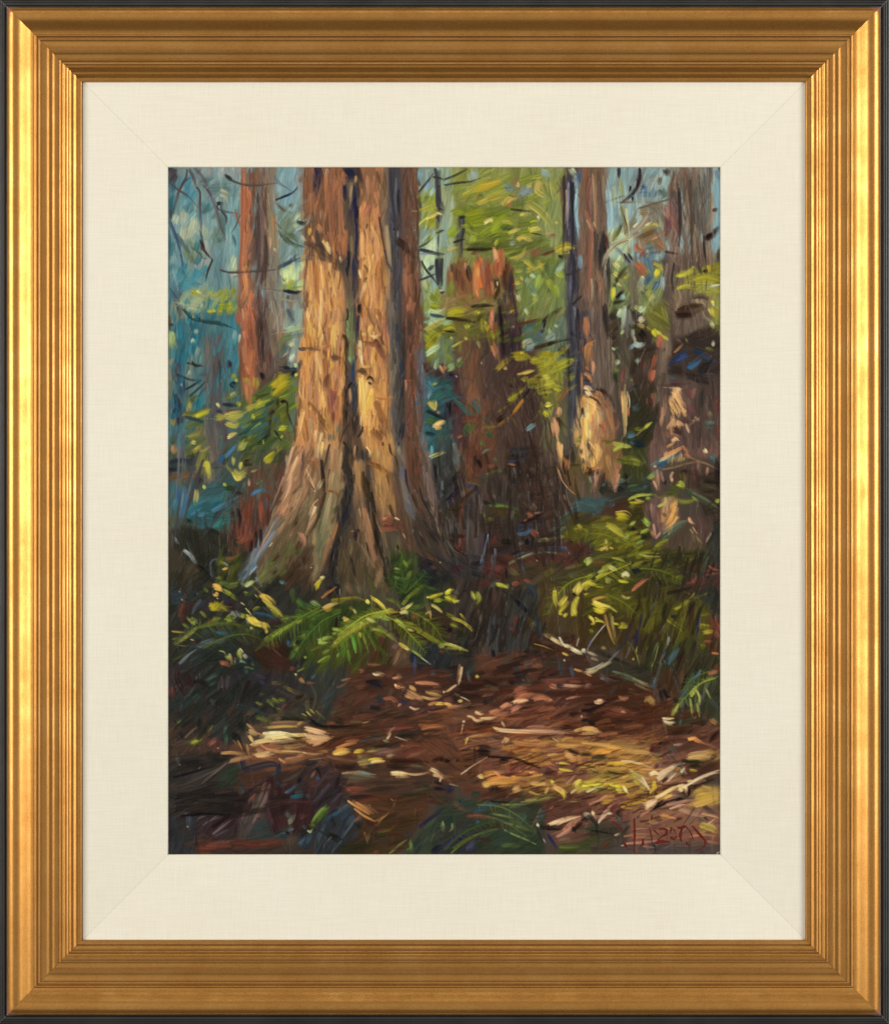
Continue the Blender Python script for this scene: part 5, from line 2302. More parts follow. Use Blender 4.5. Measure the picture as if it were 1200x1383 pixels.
3a6c7c/2c6c80 3 54 98 53 104
3c3c54 3 80 88 84 92
443c48 3 76 84 84 86
6c5c34/5c5430 3 90 90 98 91
847040/7c6838 3 100 93 108 97
5c5c30 3 80 100 84 100
7c8038/8c8c40 3 76 107 82 110
687434/788038 4 86 105 92 110
6c7830 4 90 104 96 108
74742c 3 96 104 102 106
5c5c30 3 94 112 98 115
983c3c/8a3434 3 99 111 104 109
b88050/a87048 4 114 86 118 90
7c3c2c 4 106 78 110 76
c8d060/e0e070 2 110 83 111 82
a8b040 1 112 80 118 77
3c5c80 2 112 76 113 74
342c24/40342c 8 104 112 112 106 119 102
241c18 4 110 104 118 98
b8a840 1 116 117 120 119
5c5030/504824 4 86 120 96 118
402c24/503828 3 54 112 52 120
3c3024 5 22 108 14 118
5c3c30 2 26 108 20 118
382c28 3 30 96 32 110
34403c/2c3834 5 60 110 70 112
3c4844 3 72 112 84 118
342c2c 4 42 102 40 116
404440 3 36 104 40 110
T 1 3
P 3a352c/302a24/464034 7 26 85 0 0 30 0 30 18 10 22 0 18
P 4a4434/58503c/3c382c 6 26 85 30 0 74 0 76 20 60 26 30 20
P 2c3820/34402a/263020 7 22 30 72 0 120 0 120 24 84 26
P 34401f/40501f/2c3420 7 24 60 0 18 30 20 60 16 60 36 30 44 0 60
P 3c3c20/4c5424 7 22 60 0 58 24 44 56 34 70 50 66 74 40 82 0 80
P 2f2a1e/3c2c20 7 24 30 70 26 120 26 120 56 100 60 74 44
P 403828/4c3424/303018 7 22 70 40 50 70 50 80 74 60 84 40 80
P 4c4030/5c4434 6 20 50 72 54 90 60 90 78 74 76
P 2c3034/34383c/242828 7 24 60 90 54 120 56 120 76 96 80
P 303630/3c403c/34302c 8 24 70 0 74 34 74 36 90 20 120 0 120
P 4c2e22/5c3626/3c2820 8 24 10 32 78 96 74 120 80 120 100 36 100
P 3c2c26/4c342c/5a3a2c 8 24 20 24 98 80 96 120 100 120 120 20 120
S
24201e 5 26 4 28 14
2c241f/1f1c1a 5 20 6 20 18
c0a828/b8a830 4 12 1 9 4 7 6
a89c30 3 10 4 8 9
b87c48/a86c38 2 13 16 19 11 26 6
8c8c80 1 29 8 29 15
6c5440/584834 6 36 4 40 12
605840 5 44 4 46 14
4c5828 4 56 2 60 10
6c5434 3 66 2 72 12
8ca060/708c50 4 4 19 8 21 11 23
3c5834/486030 5 0 22 4 26
4c7028/587828 4 0 32 8 28 14 26
486c24 4 6 36 10 32 16 30
446428 4 5 38 5 46
8c8424/9c8c28 3 22 18 32 17 44 16 52 19
787424 3 22 20 34 18
e0d060/e8d868 4 52 18 54 21
a89444/b89c50 4 15 25 20 23 24 22
d0a868 3 15 24 20 22 27 21
a07c34 3 17 27 22 25
5c6424 5 22 28 30 26
7c7c2c 3 37 24 42 27
d0c060 2 41 26 43 30
b09838/c0a848 3 32 33 35 35 38 37
d0b860 2 33 36 37 34
983024 3 33 39 37 36
241c18 6 26 34 24 42
2c2018/382418 5 60 24 66 30 56 26
d8c440/c8b838 3 57 16 62 19 67 24 71 29
e8d850 2 60 17 66 22 69 26
5c6428/707c2c 4 70 17 78 20 83 25
9c9830/8a8c30 3 84 22 88 16 93 12 97 11
6c7830 4 90 14 98 8 104 4
d8d0a0/c0b840 3 86 25 90 22 91 20
a89c48 2 82 26 88 24
4c5c34 3 104 6 114 9
2c3c2c 6 84 6 92 2
e0d8b0 2 105 15 106 16
b8ac28/a89c28 4 107 16 112 14 119 12
a0982c 4 112 18 118 18
c0b060/a89850 3 109 22 113 24 118 28
b89c50 2 104 30 107 28 108 34
a08448 2 102 34 108 36
a83028/8c2c20 4 92 32 98 30
607030 4 92 24 104 22
c8c070/d8d090 4 82 29 86 28 88 30
b8a038/a89428 4 58 33 64 29 72 28 80 28
8c8c2c 4 70 26 76 27
9cb058/a8b860 4 60 32 66 32 71 35
c8c478/b0b060 4 53 34 57 36 60 37
e8e0a0 2 47 38 49 37
a89430/b8a040 4 53 37 44 41 34 47 27 53 23 59
c0a848 2 50 38 38 45 28 52
a0b848/90a840 3 34 41 40 40 46 38
a8b840 3 23 43 28 44 32 46
98b040 2 23 47 26 46
90b048/a0b84c 3 10 53 16 51 22 50
a8c058 3 10 55 18 55
88a038/78982c 2 10 72 16 68 20 66
c0a050 3 24 55 26 54
6c8430/788c30 3 14 64 20 61
5c7c28/507024 4 30 58 34 52 36 50
4c9c28/58a82c 3 38 50 41 48
60b030 3 40 50 42 58 43 64
5c8c28 3 33 58 32 68
6c9830/7ca838 2 28 64 26 69
5c8828 3 36 62 38 74
446824/507824 3 44 48 47 60 46 66
b8a838/c8b840 2 46 46 47 51
7c8c30 2 48 46 51 54 54 64
586c28/687c2c 3 52 44 58 54 61 62
6c8030 3 20 66 18 70
4c6c20 4 36 56 28 66
384820/486020 6 6 64 2 72
5c6424 2 4 62 14 56
546824 3 12 74 22 68
405024 4 58 50 66 62
485424 3 62 58 72 70
8c9434/a0a038 4 56 43 64 44 72 48 78 54
788028 3 60 46 68 50
687428 3 62 40 70 48
c8b04c/b89c40 4 81 56 86 59 89 61
d8c878 2 86 60 90 61
a8b040/b8c058 4 77 35 82 38 87 42
c8c850 2 78 35 84 39
d0b068 2 88 43 93 45
8c8c28/787c28 4 86 38 94 40
6c7020/848424 5 94 42 104 47 112 54
8c8c24 4 100 46 110 52 116 57
4c5420 6 90 48 98 54
5c6024 4 96 56 106 54
a8a050 4 116 58 120 57
7c3c24 3 116 62 120 64
7c2c20 4 63 51 67 52
2c2018 5 76 44 84 50
6c5440/7c5c44 4 80 62 78 68 74 74
7c5c50 5 76 60 80 56
604838 5 84 66 84 72
2c2c38/20242c 5 92 62 92 72
24262c 6 104 58 106 66
303438 6 112 66 114 72
98a448/a8b058 2 92 62 98 66 102 70
c8c8b0/a8b0b0 1 100 68 104 71 108 74
3c4870 2 94 76 94 66
34403c 2 96 72 106 74
9c6c44/84503a 3 54 74 60 74 64 74
8c5c40 4 46 80 50 79
d0c8c0/f0e8e0 2 58 82 60 83 64 83
8c7064/a08878 4 61 82 68 83
6c4838 4 70 84 76 80
8c6854/a0705c 6 78 84 83 84
c08878 2 75 86 80 85
4c4444/5a544c 5 108 82 112 80
e86028/f07840 3 95 90 104 90 114 91
f0a070 1 95 90 104 91
ec5c28/f08040 3 78 93 82 94
f8e0d0 2 77 91 78 94
c08880 1 82 94 85 94
242830/1c2028 5 54 90 64 92 66 95
241c1c 3 52 89 64 88
c89858/d8b060 4 90 93 93 95 95 97
a87850/b88860 5 88 98 96 102 101 105
d09858 3 86 101 94 104
c8985c 3 100 102 108 104 116 103
b08850 3 104 98 118 102
8c6444 3 106 97 118 98
2c2c3c/34304c 4 80 105 86 108 92 108
a05844/b06850 3 68 104 74 103 80 107
c88870 2 80 110 82 108
e0b040/e8c060 3 113 108 120 108
c87c40 3 106 109 114 107
c8a898/e0c8c0 2 90 111 94 113 98 112
704038 5 94 116 102 114
4c2c34 5 106 114 114 116
2c3438 6 62 106 66 102
2c2c48 2 55 110 60 111
282420 5 56 112 66 112
5c4838/7c6450 2 26 94 32 92 36 88
8a5434 3 0 90 6 90
8c6848 2 30 88 38 86
486478/3c5060 3 4 86 8 82
38444c 4 2 76 6 74
3c4c50 4 14 106 20 100 24 96
28241e/343028 6 2 106 8 104
343024 4 4 112 10 110
3c4840 4 14 112 18 106
d0c050/b8a840 1 0 115 4 119
c0b048 1 3 113 7 117
8c8434 1 8 114 12 119
5c5834 3 22 116 30 112
54402c/604834 4 34 110 40 100
4c3828 3 44 112 44 120
6c4430/5c3828 5 44 94 52 92
5c3428/6c4434 4 40 120 56 117
3c3030 3 84 102 88 94
5c3c34 4 90 108 100 108
e8e8d8 2 119 98 120 98
8c6454 2 110 94 119 93
T 2 3
P 3a332c/463a34/302c28 8 24 75 0 0 50 0 50 50 20 60 0 60
P 44342f/503c34/3a302a 7 26 85 36 6 56 6 56 30 36 30
P 34342f/3f3c34/2a2c2c 8 26 70 50 0 80 0 84 30 60 50 50 30
P 4a3c24/54462a/3c3020 8 26 85 80 0 120 0 120 50 80 50
P 3a3a34/484844/34302e 5 34 85 36 26 74 26 74 64 38 66
P 3c2a20/4c3024/30241c 8 24 10 74 44 120 50 120 70 74 70
P 34302a/2c2a26 8 22 20 0 56 24 54 34 80 0 90
P 5a3626/68402c/4c3024 8 24 15 24 66 86 62 84 84 30 90
P 382820/44302a/2c201c 8 24 10 0 84 50 84 50 112 0 112
P 3c2c24/483228 8 24 0 84 68 120 66 120 92 84 90
P 6a4434/844f3c/523024 8 24 25 46 92 120 88 120 120 40 120
P 5c4030/704c38 7 22 10 0 108 40 108 40 120 0 120
S
3c402c 5 2 8 4 20
e0d438/c8bc30 4 1 12 4 10 7 9
989428/b0a828 6 2 14 8 17 12 19
6c7c54/5c6c50 3 6 10 12 12
a8a040/c8c068 2 8 20 13 18
342438 2 16 9 20 10
b8b838/c8c440 3 24 11 25 15 27 18
a8a838/90902c 4 28 11 30 16 28 20
8a8834 2 29 20 26 25 24 28
5c5c30 2 32 14 33 22
5c2c2c 5 26 4 34 6
484c44/586058 4 40 8 44 3 50 1
c8c438/a8a830 4 46 4 50 5 54 7
98982c 3 54 4 56 8
542c24 4 50 1 56 1
c04428/a03c24 4 60 4 66 3
b8402c 3 70 0 75 3
3c4450/28323c 3 72 4 78 10 80 16
343c40 4 76 6 80 20
1c1a20/14161c 5 63 18 67 22 72 27 77 34
3c3c48 1 64 17 70 22 74 30
5c5448/6c5c54 3 64 8 58 8
503c38/604440 3 44 10 42 22
6c4c44 2 52 12 54 24
8c7c2c/a08c28 5 73 33 75 38 77 40
902820/a83428 4 58 41 61 44 63 47
7a3020/6c2c20 4 62 32 62 40
6c2c20 5 74 50 78 52
283034/343c48 3 80 30 81 40 83 52
4c5c74 2 84 46 84 53
3c4448 3 82 36 84 50
c89c40/a88434 1 78 56 86 58 96 62
201c16/2c241c 5 80 56 90 57 98 60
1c1c1c/28241c 5 72 62 80 64 88 64
3c2818 4 90 60 100 64
3c2c24 6 84 56 90 54
4c3a34/34282c 5 84 62 87 72
f0ece0/e8e4d4 4 93 51 98 54 102 56
e0dcc8 4 104 57 112 59
e8e8e0/d8d4c0 4 110 60 116 63 120 65
908878 3 106 57 118 64
d8d8d0 2 100 50 103 56 107 59
c8c8c8 1 117 51 115 58
683420/804028 4 107 61 111 58
483424 2 106 62 104 64
d0a848 2 103 64 108 66
989080 2 86 47 92 51
6c7074 1 100 40 100 52
6c4c30 2 98 8 100 20
c8b838/e0c840 4 96 10 96 16 98 23
d8c440 5 100 22 104 17 106 14
b8b030/c8b838 4 100 28 106 22 108 19
5c4420/6c5028 3 103 28 110 18
c0b02c 2 100 30 103 30
c0b030 3 104 32 107 29
a8a030/d0c038 5 112 31 113 22 117 14
c8bc38 4 113 26 115 31
e8c850/f0d860 7 114 11 117 7 120 3
1c1814 2 112 12 116 14
7c7430 3 100 26 106 20
6c7c28/94902c 4 6 38 12 41 16 43
c8b43c/b0a430 3 7 34 14 36 20 40 24 45
787828 3 2 30 8 33 12 36
a8a030 2 14 30 18 36
88842c 4 20 40 24 44
4c5828/1c2018 6 14 52 20 56
2c3420 7 12 48 20 50
201c18 5 4 42 6 46
c0b85c/b0a850 3 0 56 6 57 14 60 20 62
7c8030/8c8834 4 2 59 12 60 20 63
30302c 4 14 64 24 66
6c5c4c/7c6c58 2 29 26 32 34 34 50
504838 4 30 28 32 40
444c58/5c6874 1 40 32 38 60
4c5864 1 44 30 42 62
5a6068 1 48 34 44 66
2c2c34 3 42 40 42 54
5c6464 1 54 46 52 66
3c3c3c 3 58 48 56 66
4c4c4c 1 66 30 64 58
5c5448 1 72 28 68 60
1c1c20/141418 3 42 62 43 68
6c3828/7a4430 4 28 68 40 66
7a3c2c/8c4834 3 40 70 50 68
4a4034/544434 5 50 72 60 68
444c44/34403c 4 20 82 24 76 28 72
804c30/704028 7 76 68 80 74 86 76
5c4c40/484440 4 70 68 74 80
3c4450 3 60 76 65 78
22201f/1c1c20 7 60 84 70 83 72 87
1c1c1c 7 58 86 58 94
2c2c34 5 62 88 68 90
5a2c1c/6c3420 6 76 82 82 86 76 92
4c281c/3c2418 6 84 84 96 78
4a2a24/3c2420 7 80 90 94 82 100 78
444850/343840 5 102 72 102 84
3c404c/4c5460 4 110 76 112 86
c8b8a8 2 104 70 105 71
3c3c30 4 90 72 102 72
c89050 2 113 78 120 80
9c4030/b04c38 5 84 88 96 88 110 86
884030 5 110 88 119 88
a06858/b07c6c 4 92 92 98 94
c09c90/a88878 3 104 92 114 93 120 93
2c2c34/242430 4 98 92 104 94
302824/44302a 6 74 96 88 98 102 100
3c2c24 5 92 98 110 100 119 104
4c342c 5 104 102 118 100
a0584c/b86c58 7 62 98 72 96
a06450/b87860 6 62 104 70 100 78 100
b87860/c88c70 6 78 104 86 102 94 106
8c5440 5 50 98 56 96
5c3c30/70483a 5 34 100 44 98
6c4834/985c38 4 30 98 38 96
3c2c20 4 20 92 34 88
282018 3 34 88 46 92
4c3c2c 5 36 94 46 96
d0b878/c0a058 3 12 106 16 105
e0c850/d0a848 3 27 84 30 85
5c4434 4 8 100 14 104
c8c0a8 1 14 102 22 106
8c7464 3 14 108 22 107
302420/24201c 4 8 102 12 108
1c1c20 4 16 110 28 112
2c2424 5 34 108 38 106
b08878/d0a898 3 27 116 34 117
e8dcd8 2 27 115 32 118
e8b850/d8983c 3 0 108 6 109
c88c68/b87850 3 3 111 14 110
804838 4 0 105 8 104
c88870/a86c58 5 40 116 48 114
d89880/c88468 4 50 112 54 109 58 110
e8b098/f0c0a8 5 60 107 66 106 73 105
c07c60 5 58 114 66 110
b87058/a86048 5 44 118 56 118 
50301f/44281c 2 56 116 62 108 68 104
4c2c20/382018 6 42 110 50 106 60 102
34221c 5 56 104 62 106
6c3828/582c20 6 66 114 78 112 86 106
844834 6 82 116 90 110 100 106
4c2c24 5 96 112 104 104 116 104
2c1c18/3c281c 6 110 118 118 116
5c4030 5 106 114 118 108
b08070/d0a898 2 106 104 118 102
c8a890/e0c8a8 2 20 119 26 120
e8d8a0 2 119 119 120 119
e8d8b8/c88c60 2 10 92 7 94 3 97 0 98
c0a890/e8d8c8 2 15 76 14 84 12 92
a85c30/c07040 2 13 74 12 84 11 90
505054 3 22 88 20 80
384048 5 16 52 20 58
T 3 3
P 4a421f/56501f/3c3818 8 22 10 0 0 50 0 50 30 0 30
P 3a3220/443a22/4c4a20 8 26 75 40 0 80 0 80 20 44 24
P 3c3426/30302a/443626 8 24 155 70 0 120 0 120 12 76 20
P 34342f/3c3c38/2c302c 8 22 40 100 4 120 4 120 30 100 26
P 4e4a1c/5a561f/444018 8 24 70 44 18 110 16 114 60 60 66 44 50
P 3c3018/4a3c20/342818 8 24 75 0 28 50 28 50 60 0 60
P 42341f/4c3c24/362c1c 7 28 75 30 40 60 44 56 74 34 70
P 3a3f22/32361f/484c26 7 26 65 54 54 92 54 90 80 56 80
P 3c3a24/2f3320/44422a 7 26 65 88 50 120 50 120 84 88 84
P 5a2c1c/6a3420 7 24 90 110 34 120 34 120 62 110 62
P 302e24/3c382c/28281f 8 24 20 14 70 60 74 60 90 20 90
P 44281c/54301f/382418 8 24 10 0 78 24 82 60 96 60 120 0 120
P 48301f/543a28/3c281c 7 26 85 60 78 90 78 90 120 60 120
P 343826/3c4430/2f2f22 8 26 60 88 80 120 80 120 120 80 120
S
c8b838/d8cc48 4 0 5 5 2 8 0
b0a42c/98902c 4 2 8 6 4 12 1
c8c030 3 6 3 12 5
98902c/a89c28 4 12 5 19 6
b0b050/c0c068 4 21 0 24 3
c0b830 3 32 1 40 2
a89c24/d0c038 2 32 0 34 2
7c7824 4 26 9 34 9
988c2c 4 2 14 8 13
8c8420 3 3 8 4 6
c89c50/b89038 3 9 18 14 16 22 15
b8a858/c8b860 3 35 14 38 16 42 15
f0d848/e8cc40 6 10 20 16 23 22 24
f0dc60 3 14 21 22 23 29 27
e0c830/c8b828 5 11 26 16 28 20 27
988c20 4 22 18 26 20
e8d040/d8c438 3 6 32 9 35 10 38
c8bc38 2 11 36 16 36 20 38
a8a42c 2 8 39 12 37
b8b030 2 11 33 16 36
7c8020 4 6 44 12 46
c8b838 2 27 38 32 39
b0a82c 3 32 41 40 41
a0a020 3 34 38 38 40
a87c38/c09848 2 20 31 22 40 26 52 28 56
7c6834/6c5c2c 4 24 30 26 42 28 54
a08c40 2 26 32 27 44
484820 3 24 24 26 30
302c2c/48404c 2 16 44 10 50 4 62
c8c0c8/a8a0a8 1 20 39 14 46 8 54 4 62
585090 2 8 52 4 60
2c2c50 2 4 64 2 67
e0e0d0/c8c8c0 4 0 61 2 63
b8b0a0/a8a090 3 5 63 12 66
9c8c7c 3 8 68 14 70
2c2824/3c3428 5 12 62 22 66 30 69
28241c/2c2820 4 24 68 34 71 44 75
9c8c50/847840 3 17 59 21 60
a09468/c0b890 4 4 79 8 80 14 77
a8a490/908c80 3 14 77 20 74 25 71
c8c8c0 1 6 78 12 76 18 72
84807c 2 22 72 28 66 33 60
6c6864 2 24 70 32 62
c08058 2 4 82 8 84
48301c 5 2 72 6 72
5c2c20 4 2 88 8 90
504440 6 22 88 14 82
7c746c 2 16 86 24 88
7c8470/606850 2 26 80 34 82 42 85 50 88
948c60/7c7440 2 44 86 52 90 60 94
5c6048 3 34 84 46 88
3c2c1c 5 24 84 36 88
806c50 2 46 91 54 95 62 98
c06850/a85848 3 44 9 48 5 54 1 57 0
b87c68 1 43 10 48 6
98483c/c86048 3 96 3 98 0
24201a 3 74 12 84 10 96 7
342c24 4 72 4 90 5
5c5c40 2 66 4 64 18 60 32
505440 2 62 20 58 36
1c1a14/28241a 3 73 20 71 26 70 32 73 35
2c2c34 3 78 32 82 32
98982c/b0a834 3 80 26 86 23 94 18
7c7c2c/8a8830 4 86 22 96 17 104 14
a8a838 1 94 16 98 11
6c6c2c 2 104 14 112 11
7c7c28/908c30 2 72 34 78 38 84 42 88 46
686820 3 78 36 86 41 92 46
34303c/282850 2 52 29 51 36 49 44
282850/2c2c4c 3 48 44 47 52 45 60
3c3434 3 42 42 36 56
2c241c 3 50 22 44 34 38 50
5c5c58/484c48 2 44 52 41 60 38 68
2c3440/3c3c50 2 30 62 40 50
7c6c64/5c4c48 2 72 38 67 48 62 56
504868/5c5890 2 64 53 62 57
3c2c24 3 68 48 60 60
b0b8b0/8c9888 2 75 50 74 56 72 60
686c5c 3 76 52 70 62
3c6c90/2c6484 3 72 62 70 68
2c78b0 2 71 70 73 75
486474 5 74 74 80 62
4c6464 3 84 60 78 72
7c8c50/68784c 4 66 56 63 64 60 72
a8a858/88904c 1 66 58 63 70 60 76
a0b048/7c9034 1 47 63 48 58
888c40 1 46 63 48 68 50 76
b8b048 2 44 70 45 68
2c2c50/202040 2 101 30 101 40 99 52
34348c/24246c 1 102 32 101 44 100 48
28285c/30306c 2 99 52 97 60 96 68
3c2c20 5 96 24 94 40 94 52
2c2018 3 98 20 90 34
8a8428/989030 5 102 40 112 41
a89c38 4 106 46 114 45
5c5c20 4 102 30 114 28
6c6c20 4 104 56 106 60
a84830/8c3c28 4 116 46 119 52
983c24 5 118 38 119 46
b04c2c 2 106 54 114 54
d8703c/c85c38 2 113 64 119 65
78381f 6 116 78 119 74
a86440 4 110 82 118 80
2c2018/20181c 2 88 64 82 70
281c18 2 88 62 84 74 80 84
3c3838 2 78 74 82 84 86 100
504440 2 80 84 84 96 88 108
1c1c20 2 90 84 88 92 86 96
1c1c2c 2 89 88 87 94
4c2820 2 90 66 86 78
4c4840/5c5850 3 68 74 65 84 62 96
6c5c54 2 70 66 66 80
3c78b0/2c68a0 2 64 86 62 92
3068b0 2 61 92 62 94
5c4438/6c5444 4 64 96 64 108
4c3c34 5 66 96 68 112
24201f/1c1c1c 4 68 96 69 102 70 106
1c1a1c 3 71 96 74 102 77 102
7c5c44/6c4c38 6 74 108 80 104
b08848/9c7440 5 55 105 59 104 63 110
4c3420 4 56 112 58 116
3c7088/2c6478 3 102 80 96 88 90 96
2c88c8/2878b8 2 103 79 96 89
2070b8/2c80c8 3 92 94 88 100 87 104
3c5c68 5 100 84 96 92
506070 4 96 82 94 86
202020 5 80 106 84 104
242424/2c2c2c 4 88 108 90 112
c8c858/b0b850 2 81 114 84 108
a8ac48 3 78 118 82 112
b8c048/a8b440 3 94 100 99 94 102 90
c8c850 2 99 96 102 102 102 110
a0a840 2 94 104 95 112 96 120
b8c04c/c8cc60 2 95 102 99 96
a8a448 2 107 94 110 100 112 104
7c8038/989848 3 104 90 110 86 118 84
6c7440 2 104 102 98 112
9ca04c 2 100 108 102 120
4c5048/606458 3 108 90 104 104
606460 1 116 88 112 98
4c4c44 3 112 104 118 114
d8a890/e8c0a8 4 11 107 15 107 19 105
f0d0b8 2 13 105 18 105
b07c64 3 32 102 36 104 40 103
906048 3 30 105 42 101
9c5c48/84483a 3 12 114 24 111 36 113 50 117
2c1c18 2 2 109 14 108 26 107
201818/2c1c18 3 0 114 6 114 12 112 20 108
2c201c 4 4 118 10 116
e8d8c0 1 11 116 11 116
c88c58 2 34 115 38 116
6c3424/7c3c2c 5 22 116 32 118 46 119
5c3424 6 6 102 20 100
7c5c50 4 2 94 8 92
3c2c24/4c3c30 6 24 100 30 92
5c4030 4 40 96 50 100
4c2c20 5 44 108 52 112
T 0 4
P 34302c/403630/2a2c2a 8 26 25 0 0 60 0 60 120 0 120
P 44342c/54402f/3a3028 7 24 50 0 0 40 0 40 28 0 34
P 3c4844/343c3c 6 24 75 38 0 52 0 54 20 42 22
P 5c4c3a/6c5440/4c4030 6 24 5 66 0 120 0 120 14 72 10
P 5c4030/6c4834 7 24 5 50 24 120 22 120 46 66 46
P 5a3c34/4c342c 7 18 80 26 14 50 20 50 32 28 32
P 24201c/2c2824 8 28 0 10 30 52 30 52 42 6 48
P 34302c/3c3834/2f2b29 8 30 25 6 46 56 38 60 60 10 72
P 2f3c30/343a2c 7 24 30 36 46 64 42 64 60 30 64
P 4c3428/3c2a22 7 24 10 60 46 90 44 84 66 56 66
P 201e1d/2a2623/1c1c1c 8 34 0 4 66 72 66 64 86 4 86
P 2c3034/34383c/2a2a2c 8 28 80 0 84 24 84 24 120 0 120
P 3c2c30/443438/302426 7 24 45 24 84 62 84 60 106 26 106
P 3c2424/34201f/4a2c2a 8 26 80 84 50 120 60 120 100 84 100
P 3c3c38/344040 7 24 20 62 92 84 88 110 100 100 106 64 106
P 5c3024/6c3424/4c3028 7 24 2 24 107 100 106 100 118 26 118
P 34302a/40342c 7 24 10 26 117 120 108 120 120 26 120
P 40322a/342c26 7 24 30 92 44 120 38 120 56 92 56
S
788038/8a8c40 3 7 4 12 1
6a5a48/7c6850 2 14 18 20 12 26 8
24242c 3 10 14 12 18
2c2c28 6 28 2 26 12
28281f/302c20 7 30 8 32 14
7a7c34/8a8c30 5 20 22 26 19 29 17
989838/a0a030 2 20 22 28 20
6c6c44 3 34 12 38 6
7c5048/8a5c50 5 34 24 42 18
5c4440 4 4 24 14 20
4c4844 5 6 34 8 40
c89050 1 42 27 44 27
c09058/b08450 3 46 31 56 31 64 32
4c7050 3 49 8 50 18 50 24
2c2c24/24241c 8 60 6 66 12 66 16
1c1c18 6 56 14 62 20
4c3c28/8a6c44 2 56 20 60 24 64 28
c09860 1 60 20 64 28
28241c 2 60 18 64 24
a07c50 2 68 24 70 34
5c4c34 3 72 6 70 0
6a7430/586c2c 4 76 0 84 2 90 4
24281c/2c3020 5 98 1 108 2 118 1
7c5c44/8a6c4c 4 88 6 104 5 118 5
c0a058/b89048 3 86 9 98 8 112 8
b87848/c88850 3 112 6 116 4
c88c58 2 68 6 74 11
b09058/c8a468 4 70 12 78 15
e8d8a0/f0dca0 7 84 15 96 15 110 17
e8c880/e0b870 5 76 22 86 20 96 20
f0e0b0/e8c878 4 90 18 104 16 119 15
f0e8d0 2 82 14 86 14
e8cc80 3 72 24 80 23
e8c070/d0a060 3 70 16 74 22
b86848 2 78 14 83 16
8ab0a0 1 90 22 97 20
c06848 2 88 23 98 21
7c5430 2 112 16 120 15
5c4430/6c4c34 6 102 17 110 20 117 24
3c2818/4c3424 3 102 15 112 19 119 22
4c3420 4 104 22 112 27
a05838/8a5038 4 74 24 86 26 98 26
c88458/b87048 2 80 24 86 28 96 29
a87858 3 76 28 84 30
a87c54/8a6444 4 54 38 62 36 72 34
c09870/a07c58 2 54 38 64 35
8c5c40/7c5438 6 72 32 84 34 96 36
8c6040/a07450 5 100 38 110 37 119 35
b07850 3 112 34 119 32
c08c58 2 96 36 102 40
6c4430/5c3c2c 5 96 46 108 44 118 42
2c3044/242c3c 5 64 36 65 42 66 46
2c3044/28303c 4 66 45 74 43 82 41 90 40 96 42 96 48
28303f/30344c 5 96 42 95 48 93 54
24283c 4 65 46 70 45
34384c 3 94 56 98 60
4c3c3c 3 98 60 104 58
3c4c58/4c5c70 3 103 66 108 62 112 58
181c28 3 112 56 116 53
6c8098/5c7088 2 101 66 105 63
34403c/3c4c44 6 110 64 118 62
146878/107080 4 107 70 113 69 120 68
2c8090 2 106 70 108 68
402c28/4c2c28 5 98 74 118 74
4c3c3c/6c5454 4 80 54 76 66 70 80 64 94
5c4844/6a5650 3 84 56 80 70 74 82
6c5858/5c4848 3 87 60 83 74 76 88 66 104
3c2c2c/503c3c 4 76 60 70 76
604c4c/7c6464 2 68 76 64 88 61 98
705858 1 72 78 66 92 62 104
8a7470 1 88 58 84 70 74 90 66 106
5c4444 4 72 92 66 104
a84028/984028 2 75 67 71 72 69 76
3c2428/4c2c30 6 88 62 90 78 94 90 98 98
442828/3c2024 5 88 90 92 100 100 100
54343c 3 86 80 90 98
4c2830 1 76 88 80 88
4c4848/60645c 5 102 82 104 86 108 88
7c8470/8a9070 4 104 92 108 88 110 84
a8a888 1 104 91 106 88
4c6c70/5c8488 3 104 98 109 96
2c5860/3c6c74 3 94 104 98 102 106 100
344848 4 80 106 92 103
241c24 2 102 100 106 102
3c4850/4c5c6c 6 114 110 118 104
2c3c48 6 118 114 120 106
305c68 3 117 94 120 98
5c3430/3c2c2c 4 114 88 120 84
8a3c28/983c28 4 36 110 48 109 58 109
783424/8a3824 4 28 114 40 114 52 112
6c3024/5c2c24 4 60 112 78 112 98 110
7a4028 2 80 111 88 110
3c342c 5 26 104 36 106
6c5c5c/7c6c6c 1 36 90 42 86 46 85
7c6868/6c5858 2 38 102 46 96 54 90
6a5c60 1 30 94 36 90 48 86
5c4c50 2 40 104 52 98
70606c 1 26 88 32 86
2c1c1c 3 38 96 46 90 54 86
484c54/3c4248 5 16 80 18 90 18 98
5c6064 2 14 80 16 88
3c4048 4 20 90 20 104
b0b8c0 1 16 95 17 96
3c2c30 4 60 92 56 104
2c3c44 4 62 60 66 62
24243c 3 70 64 74 63
4c4c48 4 64 62 62 68
6c5c50/5c5048 2 50 40 40 48 28 58
5c5048/4c443c 2 44 44 24 54 8 60
2a2420 1 40 50 28 60
3c3c3c 2 4 74 14 71 24 68
1c1818 2 4 52 20 48 40 42
8c8c8c 1 9 41 10 42
6c6c68 1 26 45 28 43
282424 3 16 40 28 38
141414 2 10 86 30 84 54 85
34302c 2 26 72 60 74
4c3c34 2 40 66 56 64
T 1 4
P 5a3828/4c3024/6a4430 7 26 5 0 0 120 0 120 60 0 60
P 4c3828/3c2c22 7 24 5 54 0 120 0 120 30 54 24
P 5c3828/6c4430 8 22 150 80 18 120 12 120 46 80 46
P 3c2f28/4c3a2e 8 26 5 30 40 120 44 120 74 30 74
P 342c30/3f3438/2c2828 7 28 55 0 36 34 40 36 72 24 80 0 86
P 4c3426/5c3c2c/42301f 8 24 10 38 66 110 68 104 90 60 96
P 3f2f22/46341f/362a20 8 26 15 56 84 100 80 90 110 70 120 30 120 36 100
P 2c2e30/38404c/242628 7 26 55 0 86 22 82 42 80 46 96 30 120 0 120
